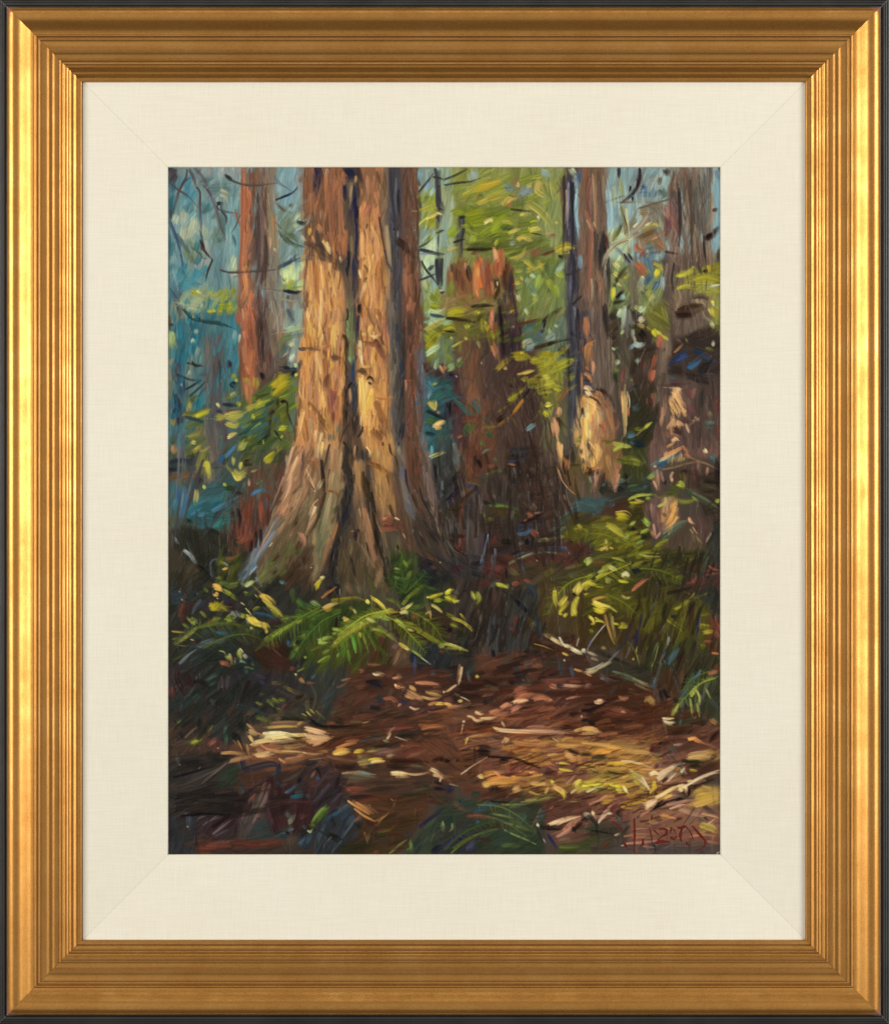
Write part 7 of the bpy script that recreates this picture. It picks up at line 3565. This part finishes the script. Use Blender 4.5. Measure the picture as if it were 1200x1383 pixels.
Q 221f1c/2c2622/2a211f 4 30 10 .9 4 540 110 530 110 566 4 570
Q 1f2420/2a2f2a/262420 4 28 40 .8 4 420 80 410 90 470 60 500 4 500
Q 2c1f1a/241c1a/38261d 4 26 15 .8 240 430 330 420 330 450 250 460
Q 231e19/30281f/2a2420 4 26 75 .9 244 360 300 350 330 400 320 425 250 425
Q 24211a/302c1e/2c2418 4 26 72 .7 420 330 478 330 478 460 440 470 400 420
Q 2c241f/382b22/241f1d 4 28 95 .7 250 250 350 250 360 300 340 350 250 340
Q 2a2624/38302a 4 24 30 .5 330 300 380 300 380 340 330 350
Q 42241a/542f20/341f18 3.5 26 8 .5 250 440 440 462 470 480 440 500 250 490
Q 33302a/3c3a34/2a2825 3 24 96 .6 218 250 250 250 256 330 236 330
# fronds
F 5c7828/8ca034 19 191 387 178 391 165 398 152 407 140 419
F 8c9c34/b0b040 12 192 386 172 391 158 400 148 408
F 6c8028/9ca038 14 186 390 200 398 212 410 224 424
F 5c7428/88982f 14 206 386 220 392 232 402 240 416
F 587028/7c9030 15 132 384 116 392 100 403 86 415
F 44602a/5c7830 16 150 388 134 396 120 410 108 428
F 4c5c2c/6c7434 12 4 416 22 404 42 398 66 400 80 406
F 40502a/586030 12 30 420 50 410 70 408 88 416
F 3c5428/4c6c2c 12 206 372 204 358 200 344
F 3c5428/50702c 12 206 372 216 362 224 354
F 3c5428/4c682c 12 206 372 196 364 190 356
F 5c6c30/98a444 11 476 446 464 450 452 460 442 472
F 4c5c2c/7c8838 11 470 440 456 446 446 458 
F 3c4c2c/64743a 10 240 596 252 584 266 576 284 570
F 4c5c3a/6c7c44 10 268 556 288 558 304 566 320 580
F 44583a/5c7044 10 276 566 294 572 312 584
F 606c28/a0982c 13 368 356 350 362 338 374 330 390
F 848428/c8bc40 11 372 360 388 352 402 346
F 5c6424/8c8c30 12 400 330 382 322 366 320 352 326
F 5c6424/848428 12 380 372 396 380 410 392
F 505c24/7c8030 12 410 350 428 352 446 360
O
5a4638/483a30 4.5 118 66 128 71 138 80 147 88
6a5440 3 128 72 134 84
5f4a38/6c5440 3 115 158 126 159 136 160
5a4636/6c5440 4 142 166 152 168
54422f/6a5238 4 166 177 172 181 177 186
6c4c34 3 122 205 130 214 136 222
8a5c34/7a5030 6 180 204 184 216 190 228
7a5434/8c6038 5 176 230 182 238 187 247
8a6448/745038 6 120 256 128 262 131 272
8a5034/6c3c28 3.5 171 154 180 156 187 166 192 176
e8c080/dcb070 4 117 214 114 226 111 240
f0d498/e8c888 2.6 133 232 131 244 130 254
ecc468/e0b458 4.5 169 188 171 204 170 222
f0cc88/e4bc78 3 132 108 133 124 132 142
e8c080 3 123 120 124 138
ecc478/dcb068 4 143 138 144 152 143 162
f0dcb8 2 167 152 168 160 167 168
f4e4c4 1.6 168 164 169 174
e0b890/d0a078 2.6 108 244 103 262 98 278
d8a880 2.2 100 270 94 286 88 300
c89878 2 106 268 102 288
8c98a8/9cacb8 2 92 318 86 328 78 340
98a8b8 1.4 88 318 80 332
c8d4dc 1.1 90 327 88 331
f4e0c0/ecd0a0 1.5 128 296 124 304 122 312
c8a078 1.4 122 272 128 282
2c221c 1.6 157 224 152 232 148 246
241f1e 2 162 190 164 206 160 220
2a2420 2 153 170 155 180 153 196
f4e4d4/e8c8b8 3 284 490 298 492 316 493 344 495
"""
# ---- the painter: lays every brush stroke down in order on a fine grid of pigment and relief
PADX0, PADY0 = 225.0, 222.0
STEP = 0.8
NX = int((975.5 - PADX0) / STEP) + 1; NY = int((1157.5 - PADY0) / STEP) + 1
gx = PADX0 + np.arange(NX) * STEP; gy = PADY0 + np.arange(NY) * STEP
rng = np.random.default_rng(7)
COL = np.zeros((NY, NX, 3)); COL[:] = hexc('4a4038')
HGT = np.zeros((NY, NX)); DIR = np.zeros((NY, NX, 2)); DIR[..., 0] = -1
def blur(A, sig):
    sig = sig / STEP; r = int(sig * 2.6) + 1; k = np.exp(-.5 * (np.arange(-r, r + 1) / sig) ** 2); k /= k.sum()
    B = np.pad(A, ((r, r), (0, 0), (0, 0)), 'edge'); A = sum(k[i] * B[i:i + A.shape[0]] for i in range(2 * r + 1))
    B = np.pad(A, ((0, 0), (r, r), (0, 0)), 'edge'); return sum(k[i] * B[:, i:i + A.shape[1]] for i in range(2 * r + 1))
rnd = random.Random(11)

def curve(pts):
    pts = np.asarray(pts, float)
    if len(pts) == 1: pts = np.vstack([pts, pts + (2.2, .4)])
    if len(pts) == 2:
        d = pts[1] - pts[0]; n = np.array([-d[1], d[0]]); mid = pts.mean(0) + n * rnd.uniform(-.05, .05)
        pts = np.array([pts[0], mid, pts[1]])
    P0 = np.vstack([2 * pts[0] - pts[1], pts, 2 * pts[-1] - pts[-2]]); out = []
    for i in range(len(pts) - 1):
        a, b, c, d = P0[i:i + 4]; n = max(2, int(np.linalg.norm(c - b) / 5))
        for k in range(n):
            u = k / n
            out.append(.5 * ((2 * b) + (-a + c) * u + (2*a - 5*b + 4*c - d) * u*u + (-a + 3*b - 3*c + d) * u**3))
    out.append(pts[-1]); return np.array(out)

def stroke(pts, width, cols, alpha=1.0, thick=1.0, dry=.35, feather=.25, pick=.12, grain=.30):
    """pts and width in grid units"""
    cv = curve(pts); hw = max(width * .5, .62)
    x0 = int((cv[:, 0].min() - hw - 1 - PADX0) / STEP); x1 = int((cv[:, 0].max() + hw + 2 - PADX0) / STEP) + 1
    y0 = int((cv[:, 1].min() - hw - 1 - PADY0) / STEP); y1 = int((cv[:, 1].max() + hw + 2 - PADY0) / STEP) + 1
    x0 = max(x0, 0); y0 = max(y0, 0); x1 = min(x1, NX); y1 = min(y1, NY)
    if x1 <= x0 or y1 <= y0: return
    X, Y = np.meshgrid(gx[x0:x1], gy[y0:y1])
    best = np.full(X.shape, 1e9); sg = np.zeros_like(best); al_ = np.zeros_like(best); DX = np.zeros_like(best); DY = np.zeros_like(best)
    seg = np.diff(cv, axis=0); ln = np.maximum(np.hypot(seg[:, 0], seg[:, 1]), 1e-6)
    cum = np.concatenate([[0], np.cumsum(ln)]); tot = cum[-1]
    for i in range(len(seg)):
        dx, dy = seg[i] / ln[i]
        rx = X - cv[i, 0]; ry = Y - cv[i, 1]
        u = np.clip(rx * dx + ry * dy, -hw * .75 if i == 0 else 0, ln[i] + (hw * .75 if i == len(seg) - 1 else 0))
        d = np.hypot(rx - u * dx, ry - u * dy)
        m = d < best
        best = np.where(m, d, best); sg = np.where(m, rx * -dy + ry * dx, sg); al_ = np.where(m, cum[i] + u, al_)
        DX[m] = dx; DY[m] = dy
    tt = np.clip(al_ / tot, 0, 1)
    tp = .80 + .20 * np.sin(np.pi * np.clip(tt * 1.1, 0, 1)) - .38 * np.clip((tt - .72) / .28, 0, 1) ** 1.5
    if hw < 1.6: tp = .75 + .35 * np.sin(np.pi * tt)
    s = best / (hw * tp); sgn = np.clip(sg / hw, -1.3, 1.3)
    nb = max(3, int(width / .95)) + 2
    b1 = rng.random(nb); b2 = rng.random(nb); b3 = rng.random(nb)
    q = (sgn + 1.3) / 2.6 * (nb - 1)
    wob = .35 * np.sin(tt * tot / 11.0 + rnd.random() * 6)
    q = np.clip(q + wob, 0, nb - 1.001); xs = np.arange(nb)
    br = np.interp(q, xs, b1); bc = np.interp(q, xs, b2); bd = np.interp(q, xs, b3)
    fw = max(.9, feather * hw)
    edge = np.clip((1 - s) * hw / fw + .35 * min(1, .9 / fw), 0, 1)
    edge = edge * (1 - .55 * (s > .62) * np.clip(bd * 2 - .9, 0, 1))
    a = edge * alpha
    be = np.interp(q, xs, rng.random(nb)); bs = np.interp(q, xs, rng.random(nb))
    a = a * np.clip((al_ + hw * (.75 - 1.1 * bs)) / .9 + .5, 0, 1) * np.clip((tot + hw * (.75 - 1.3 * be) - al_) / .9 + .5, 0, 1)
    # bristles run dry towards the end
    dr = np.clip((tt - (1 - dry * 1.3)) / max(dry, .05), 0, 1)
    gr = rng.random(X.shape)
    a = a * (1 - .85 * dr * np.clip((bd * .75 + gr * .35) * 1.7 - .55 + dr * .25, 0, 1))
    a = np.clip(a, 0, 1)
    C1 = cols[0]; C2 = cols[1] if len(cols) > 1 else np.clip(cols[0] * .80 + .012, 0, 1)
    mixv = np.clip((bc - .5) * 1.5 + .30 + .25 * (tt - .3), 0, 1)[..., None]
    if len(cols) == 1: mixv = mixv * .8
    c = C1 * (1 - mixv) + C2 * mixv
    c = c * (1 + grain * (br - .5) + .08 * (gr - .5))[..., None]
    sub = COL[y0:y1, x0:x1]; hs = HGT[y0:y1, x0:x1]
    # wet-in-wet: the brush drags a little of what it crosses
    mA = a > .5
    if mA.any():
        c = c * (1 - pick) + sub * pick * .6 + sub[mA].mean(0) * pick * .4
        dd = DIR[y0:y1, x0:x1]; dd[mA, 0] = (DX * DX - DY * DY)[mA]; dd[mA, 1] = (2 * DX * DY)[mA]
    A = a[..., None]
    sub[:] = sub * (1 - A) + np.clip(c, 0, 1) * A
    nh = thick * (.35 + .65 * br + .35 * np.exp(-((s - .82) / .16) ** 2) + .3 * dr * (bd > .5))
    base = hs[mA].mean() if mA.any() else 0
    hs[:] = hs * (1 - a) + (base * .55 + hs * .25 + nh) * a

def inside(poly, x, y):
    r = False; n = len(poly); j = n - 1
    for i in range(n):
        if (poly[i][1] > y) != (poly[j][1] > y) and x < (poly[j][0] - poly[i][0]) * (y - poly[i][1]) / (poly[j][1] - poly[i][1] + 1e-9) + poly[i][0]:
            r = not r
        j = i
    return r

def fill(poly, cols, w, L, ang, den=None):
    xs = [p[0] for p in poly]; ys = [p[1] for p in poly]
    A = 0
    for i in range(len(poly)):
        A += poly[i - 1][0] * poly[i][1] - poly[i][0] * poly[i - 1][1]
    A = abs(A) / 2; n = max(4, int(A * (3.0 if den is None else den * 1.5) / (w * L)))
    got = 0; tries = 0
    while got < n and tries < n * 12:
        tries += 1
        x = rnd.uniform(min(xs), max(xs)); y = rnd.uniform(min(ys), max(ys))
        if not inside(poly, x, y): continue
        got += 1
        a = math.radians(ang + rnd.gauss(0, 7)); l = L * rnd.uniform(.6, 1.15)
        dx, dy = math.cos(a), -math.sin(a)
        if ang > 180: dx, dy = -dx, -dy
        # shorten so that both ends stay inside
        f0 = f1 = 1.0
        for fr in (1, .75, .5, .25, .08):
            f0 = fr
            if inside(poly, x - dx * l * .5 * fr, y - dy * l * .5 * fr): break
        for fr in (1, .75, .5, .25, .08):
            f1 = fr
            if inside(poly, x + dx * l * .5 * fr, y + dy * l * .5 * fr): break
        flip = 1 if rnd.random() < .7 else -1
        p0 = (x - dx * l * .5 * f0, y - dy * l * .5 * f0); p2 = (x + dx * l * .5 * f1, y + dy * l * .5 * f1)
        bend = rnd.gauss(0, .04) * l
        p1 = ((p0[0] + p2[0]) / 2 - dy * bend, (p0[1] + p2[1]) / 2 + dx * bend)
        pts = [p0, p1, p2][::flip]
        c1 = cols[rnd.randrange(len(cols))]; c2 = cols[rnd.randrange(len(cols))]
        k = 1 + rnd.gauss(0, .035)
        if den is None: stroke(pts, w * rnd.uniform(.6, 1.1), [np.clip(c1 * k, 0, 1), c2], alpha=.8, thick=.55, dry=.6, feather=.35, pick=.15, grain=.42)
        else: stroke(pts, w * rnd.uniform(.6, 1.3), [np.clip(c1 * k, 0, 1), c2], alpha=rnd.uniform(.45, .85), thick=.9, dry=.6, feather=.3, pick=.2, grain=.4)

def temper(c, amt=1.0):
    """studio pigments are never as pure as they look next to brown: pull strong hues back a little"""
    g = c @ np.array([.30, .59, .11]); sat = c.max() - c.min()
    green = c[1] >= c[0] * .86 and c[2] < c[1] * .8
    warm = c[0] > c[1] > .44 * c[0] and c[1] > c[2] * 1.05
    k = 1 - (.14 if warm else .30 if green else .62) * np.clip((sat - .16) / .6, 0, 1)
    if c.max() > .82 and green: k = max(k, .85)
    if c[2] > c[0]: k *= .85
    if c[0] > 1.6 * c[1]: k *= .78
    k = 1 - (1 - k) * amt
    c = g + (c - g) * k
    if c[0] > c[1] and c[2] > c[1] * .8 and c[0] > .5: c = c * np.array([1.0, .97, .84])
    if c.min() > .66: c = c * np.array([.97, .92, .80])      # the lightest touches are cream, not white
    return c * (1 if c.max() > .75 or warm else .95)

def flood(poly, col):
    xs = [p[0] for p in poly]; ys = [p[1] for p in poly]
    x0 = max(int((min(xs) - PADX0) / STEP), 0); x1 = min(int((max(xs) - PADX0) / STEP) + 2, NX)
    y0 = max(int((min(ys) - PADY0) / STEP), 0); y1 = min(int((max(ys) - PADY0) / STEP) + 2, NY)
    if x1 <= x0 or y1 <= y0: return
    X, Y = np.meshgrid(gx[x0:x1], gy[y0:y1]); r = np.zeros(X.shape, bool); j = len(poly) - 1
    for i in range(len(poly)):
        (xi, yi), (xj, yj) = poly[i], poly[j]
        r ^= ((yi > Y) != (yj > Y)) & (X < (xj - xi) * (Y - yi) / (yj - yi + 1e-9) + xi); j = i
    sub = COL[y0:y1, x0:x1]; sub[r] = sub[r] * .25 + col * .75

fills, strokes, sig, late, last = [], [], [], [], []
ox = oy = 0; mode = 0; rank = 0
def nums(t): return [float(v) for v in t]
def out_(v): return v - 7 if v <= 0 else v + 7 if v >= 120 else v     # patches that reach a sheet edge run on across it
for ln_ in (DATA + "\n").splitlines():
    t = ln_.split()
    if not t or t[0][0] == '#': continue
    if t[0] == 'T': ox, oy = X0 + int(t[1]) * TS, Y0 + int(t[2]) * TS; mode = 0; rank = 0; continue
    if t[0] == 'S': mode = 1; continue
    if t[0] == 'G': mode = 2; continue
    if t[0] == 'O': mode = 4; continue
    if t[0] == 'Q':
        cs = [hexc(c) for c in t[1].split('/')]; w, L, ang, den = nums(t[2:6]); q = nums(t[6:])
        late.append(([(ox + q[i] * U, oy + q[i + 1] * U) for i in range(0, len(q) - 1, 2)], cs, w * U, L * U, ang, den)); continue
    if t[0] == 'F':
        cs = [hexc(c) for c in t[1].split('/')]; q = nums(t[3:])
        last.append(('F', [(ox + q[i] * U, oy + q[i + 1] * U) for i in range(0, len(q) - 1, 2)], float(t[2]) * U, cs)); continue
    if t[0] == 'P':
        cs = [hexc(c) for c in t[1].split('/')]; w, L, ang = nums(t[2:5]); q = nums(t[5:]); rank += 1
        poly = [(ox + out_(q[i]) * U, oy + out_(q[i + 1]) * U) for i in range(0, len(q) - 1, 2)]
        full = all(v in (0, 118, 120) for v in q)
        fills.append((0 if full else rank, (poly, cs, w * U, L * U, ang))); continue
    cs = [hexc(c) for c in t[0].split('/')]; w = float(t[1]); q = nums(t[2:])
    pts = [(ox + q[i] * U, oy + q[i + 1] * U) for i in range(0, len(q) - 1, 2)]
    if mode == 4: last.append(('S', pts, w * U, cs))
    else: (sig if mode == 2 else strokes).append((pts, w * U, cs))
fills.sort(key=lambda f: f[0])
fills = [(r_, (f[0], [temper(c, .6) for c in f[1]]) + f[2:]) for r_, f in fills]
for _, f_ in fills: flood(f_[0], sum(f_[1]) / len(f_[1]))
COL = blur(COL, 2.5)
for _, f_ in fills: fill(*f_)
COL = .7 * COL + .3 * blur(COL, 2.0)

def lay(pts, w, cs, al=1.0):
    big = w / U; cs = [temper(c) for c in cs]
    if len(pts) == 1: pts = [pts[0], (pts[0][0] + w * .9, pts[0][1] + w * .15)]
    L_ = sum(math.dist(pts[i], pts[i + 1]) for i in range(len(pts) - 1))
    mx = float(cs[0].max()); loud = mx > .70
    th = .5 + (1.1 if mx > .75 else .5 if mx > .5 else 0) * min(1, 4 / big + .4)
    if big < 2.5:
        stroke(pts, w * 1.12, cs, alpha=al * .9, thick=th, dry=.45, feather=.25, pick=.1); return
    # a loaded brush seldom leaves one clean mark: two or three overlapping touches
    d = np.array(pts[-1]) - np.array(pts[0]); d = d / max(np.linalg.norm(d), 1e-6); n = np.array([-d[1], d[0]])
    stroke(pts, w * (.95 if loud else 1.3), cs, alpha=al * (.62 if loud else .78), thick=th * .7, dry=.6, feather=.4 if loud else .5, pick=.25 if loud else .28, grain=.4)
    for k in range(2 if big < 5 else 3):
        off = n * rnd.uniform(-.36, .36) * w + d * rnd.gauss(0, .10) * L_
        cut = rnd.uniform(.55, 1.0 if not loud else 1.15); P_ = np.array(pts) + off
        c0 = P_.mean(0); P_ = c0 + (P_ - c0) * cut
        kk_ = 1 + rnd.gauss(0, .07); c_ = [np.clip(c * kk_, 0, 1) for c in cs]
        if rnd.random() < .4: c_ = c_[::-1]
        stroke(P_, w * (rnd.uniform(.35, .6) if not loud else rnd.uniform(.25, .5)), c_, alpha=al * .85, thick=th, dry=.6, feather=.25, pick=.1, grain=.45)
for q in strokes: lay(*q)
# dragging passes: a dry brush pulls the wet paint along the stroke directions
for n_, (wd, ln2, al) in enumerate([((3.5, 8), (18, 40), .5), ((2, 4.5), (12, 26), .7)]):
    for k in range(900 if n_ == 0 else 2600):
        x = rnd.uniform(228, 972); y = rnd.uniform(225, 1154)
        i = int((x - PADX0) / STEP); j = int((y - PADY0) / STEP)
        th = .5 * math.atan2(DIR[j, i, 1], DIR[j, i, 0]) + rnd.gauss(0, .16)
        c0 = COL[max(j - 1, 0):j + 2, max(i - 1, 0):i + 2].mean((0, 1))
        if c0.max() > .72: continue
        l = rnd.uniform(*ln2); c, s_ = math.cos(th) * l, math.sin(th) * l
        if rnd.random() < .5: c, s_ = -c, -s_
        tone = 1 + rnd.gauss(0, .07); c1 = np.clip(c0 * tone, 0, 1)
        c2 = np.clip(c0 * (tone + rnd.choice((-.20, .20))) + np.array([rnd.gauss(0, .012) for _ in range(3)]), 0, 1)
        bend = rnd.gauss(0, .07)
        stroke([(x, y), (x + c * .5 - s_ * bend, y + s_ * .5 + c * bend), (x + c, y + s_)], rnd.uniform(*wd), [c1, c2], alpha=al, thick=.7, dry=.7, feather=.35, pick=.25, grain=.5)
for q in late: fill(*q)
for q in strokes:
    mx = q[2][0].max()
    if mx > .62 or (q[1] / U <= 3 and mx < .36): lay(*q, al=.62)
def frond(pts, L, cs):
    cv = curve(pts); d = np.hypot(*np.diff(cv, axis=0).T); cum = np.concatenate([[0], np.cumsum(d)]); tot = cum[-1]
    for side in (-1, 1):
        p = 2.0
        while p < tot:
            x, y = np.interp(p, cum, cv[:, 0]), np.interp(p, cum, cv[:, 1])
            i = min(np.searchsorted(cum, p), len(cv) - 1); tg = cv[i] - cv[i - 1]; tg /= max(np.linalg.norm(tg), 1e-6)
            u = p / tot; l = L * (.35 + .65 * math.sin(math.pi * min(1, .12 + u * .85))) * rnd.uniform(.6, 1.05)
            a = math.atan2(tg[1], tg[0]) + side * math.radians(rnd.uniform(42, 66))
            if a_down(a, side) : l *= .75
            e = (x + math.cos(a) * l, y + math.sin(a) * l + l * .12); m = (x + math.cos(a) * l * .5 - math.sin(a) * 1, y + math.sin(a) * l * .5)
            c = cs[0] + (cs[1] - cs[0]) * rnd.random() ** 1.6; c = c * rnd.uniform(.7, 1.1)
            stroke([(x, y), m, e], rnd.uniform(1.8, 3.0), [np.clip(c, 0, 1), cs[0] * .8], alpha=rnd.uniform(.4, .85), thick=.8, dry=.7, feather=.35, pick=.3)
            p += rnd.uniform(2.2, 4.2)
    stroke(pts, 2.2, [cs[1], cs[0]], alpha=.75, thick=1, dry=.4)
def a_down(a, side): return math.sin(a) < -.2
for q in last:
    if q[0] == 'F': frond(*q[1:])
for q in strokes:
    if q[2][0].max() > .74 and q[0][0][1] > 760: lay(*q, al=.5)
for q in last:
    if q[0] == 'S': stroke(q[1], q[2], [temper(c) for c in q[3]], alpha=.72, thick=1.1, dry=.6, feather=.4, pick=.3, grain=.5)

HG = HGT - np.percentile(HGT, 2)
HG = np.clip(HG, 0, 4.5)
# canvas slab with its paint as children
def box(name, x0, y0, x1, y1, h0, h1, mat, parent):
    v = [P(x, y, h) for h in (h0, h1) for (x, y) in ((x0, y0), (x1, y0), (x1, y1), (x0, y1))]
    f = [(0, 1, 2, 3), (7, 6, 5, 4), (0, 4, 5, 1), (1, 5, 6, 2), (2, 6, 7, 3), (3, 7, 4, 0)]
    me = bpy.data.meshes.new(name); me.from_pydata(v, [], f); me.materials.append(mat)
    return link(name, me, parent)
HC = -28.0   # level of the canvas face, a little behind the liner's lip
canvas = box("canvas", PADX0, PADY0, 975.5, 1157.5, -56, HC - 1.2, WOOD, root)
RELIEF = 0.75
XX, YY = np.meshgrid(gx, gy)
HH = HC + HG * RELIEF
kk = 1 - HH * S / DIST
co = np.stack([(XX - CX) * S * kk, -HH * S, ZC - (YY - CY) * S * kk], -1).reshape(-1, 3).astype('f')
idx = np.arange(NX * NY).reshape(NY, NX)
quads = np.stack([idx[:-1, :-1], idx[1:, :-1], idx[1:, 1:], idx[:-1, 1:]], -1).reshape(-1, 4)
# skirt down to the canvas so that the paint is a solid layer
rim = np.concatenate([idx[0, :], idx[1:, -1], idx[-1, -2::-1], idx[-2:0:-1, 0]])
sk = co[rim].copy(); sk[:, 1] = -(HC - 1.1) * S
nv = len(co); co = np.vstack([co, sk]); m = len(rim); ii = np.arange(m); jj = (ii + 1) % m
quads = np.vstack([quads, np.stack([rim[ii], rim[jj], nv + jj, nv + ii], -1)])
me = bpy.data.meshes.new("paint_layer")
me.vertices.add(len(co)); me.vertices.foreach_set('co', co.ravel())
me.loops.add(quads.size); me.loops.foreach_set('vertex_index', quads.ravel().astype('i'))
me.polygons.add(len(quads)); me.polygons.foreach_set('loop_start', (np.arange(len(quads)) * 4).astype('i'))
me.polygons.foreach_set('loop_total', np.full(len(quads), 4, 'i'))
me.update(calc_edges=True)
me.polygons.foreach_set('use_smooth', np.ones(len(quads), bool))
ca = me.color_attributes.new('pigment', 'FLOAT_COLOR', 'POINT')
rgba = np.ones((len(co), 4), 'f'); rgba[:nv, :3] = np.clip(lin(np.clip(COL, 0, 1)) ** 1.03 * 1.0 - .0085, .0015, 1).reshape(-1, 3); rgba[nv:, :3] = .05
ca.data.foreach_set('color', rgba.ravel())
me.materials.append(PAINT); me.validate()
paint = link("paint_layer", me, canvas)

# signature: raised strokes of red paint
def surf(x, y):
    i = min(max(int(round((x - PADX0) / STEP)), 0), NX - 1); j = min(max(int(round((y - PADY0) / STEP)), 0), NY - 1)
    return HC + HG[max(j-1,0):j + 2, max(i-1,0):i + 2].max() * RELIEF
vs_, fs = [], []
for pts, w, cs in sig:
    cv = curve(pts); n = len(cv); hw = w * .5
    fine = []
    for i in range(n - 1):
        for k in range(3): fine.append(cv[i] + (cv[i + 1] - cv[i]) * k / 3)
    fine.append(cv[-1]); fine = np.array(fine); n = len(fine)
    tg = np.gradient(fine, axis=0); tg /= np.maximum(np.linalg.norm(tg, axis=1)[:, None], 1e-6)
    base = len(vs_)
    for i in range(n):
        u = i / (n - 1); wd = hw * (.55 + .5 * math.sin(math.pi * min(1, u * 1.15 + .08))) * rnd.uniform(.85, 1.12)
        nx_, ny_ = -tg[i][1], tg[i][0]; h = surf(*fine[i])
        for o_, hh in ((-1, -.25), (-.7, .14), (0, .22), (.7, .14), (1, -.25)):
            vs_.append(P(fine[i][0] + nx_ * wd * o_, fine[i][1] + ny_ * wd * o_, h + hh))
    for i in range(n - 1):
        for k in range(4):
            a = base + i * 5 + k; fs.append((a, a + 1, a + 6, a + 5))
    fs.append(tuple(base + k for k in range(5))); fs.append(tuple(base + (n - 1) * 5 + k for k in range(5))[::-1])
me = bpy.data.meshes.new("signature"); me.from_pydata(vs_, [], fs); me.materials.append(SIGRED)
me.polygons.foreach_set('use_smooth', [True] * len(me.polygons))
link("signature", me, canvas)

# picture wire side: backing board and hanging cleat that holds the frame off the wall
box("backing_board", 20, 20, 1180, 1363, -61.5, -57, WOOD, root)
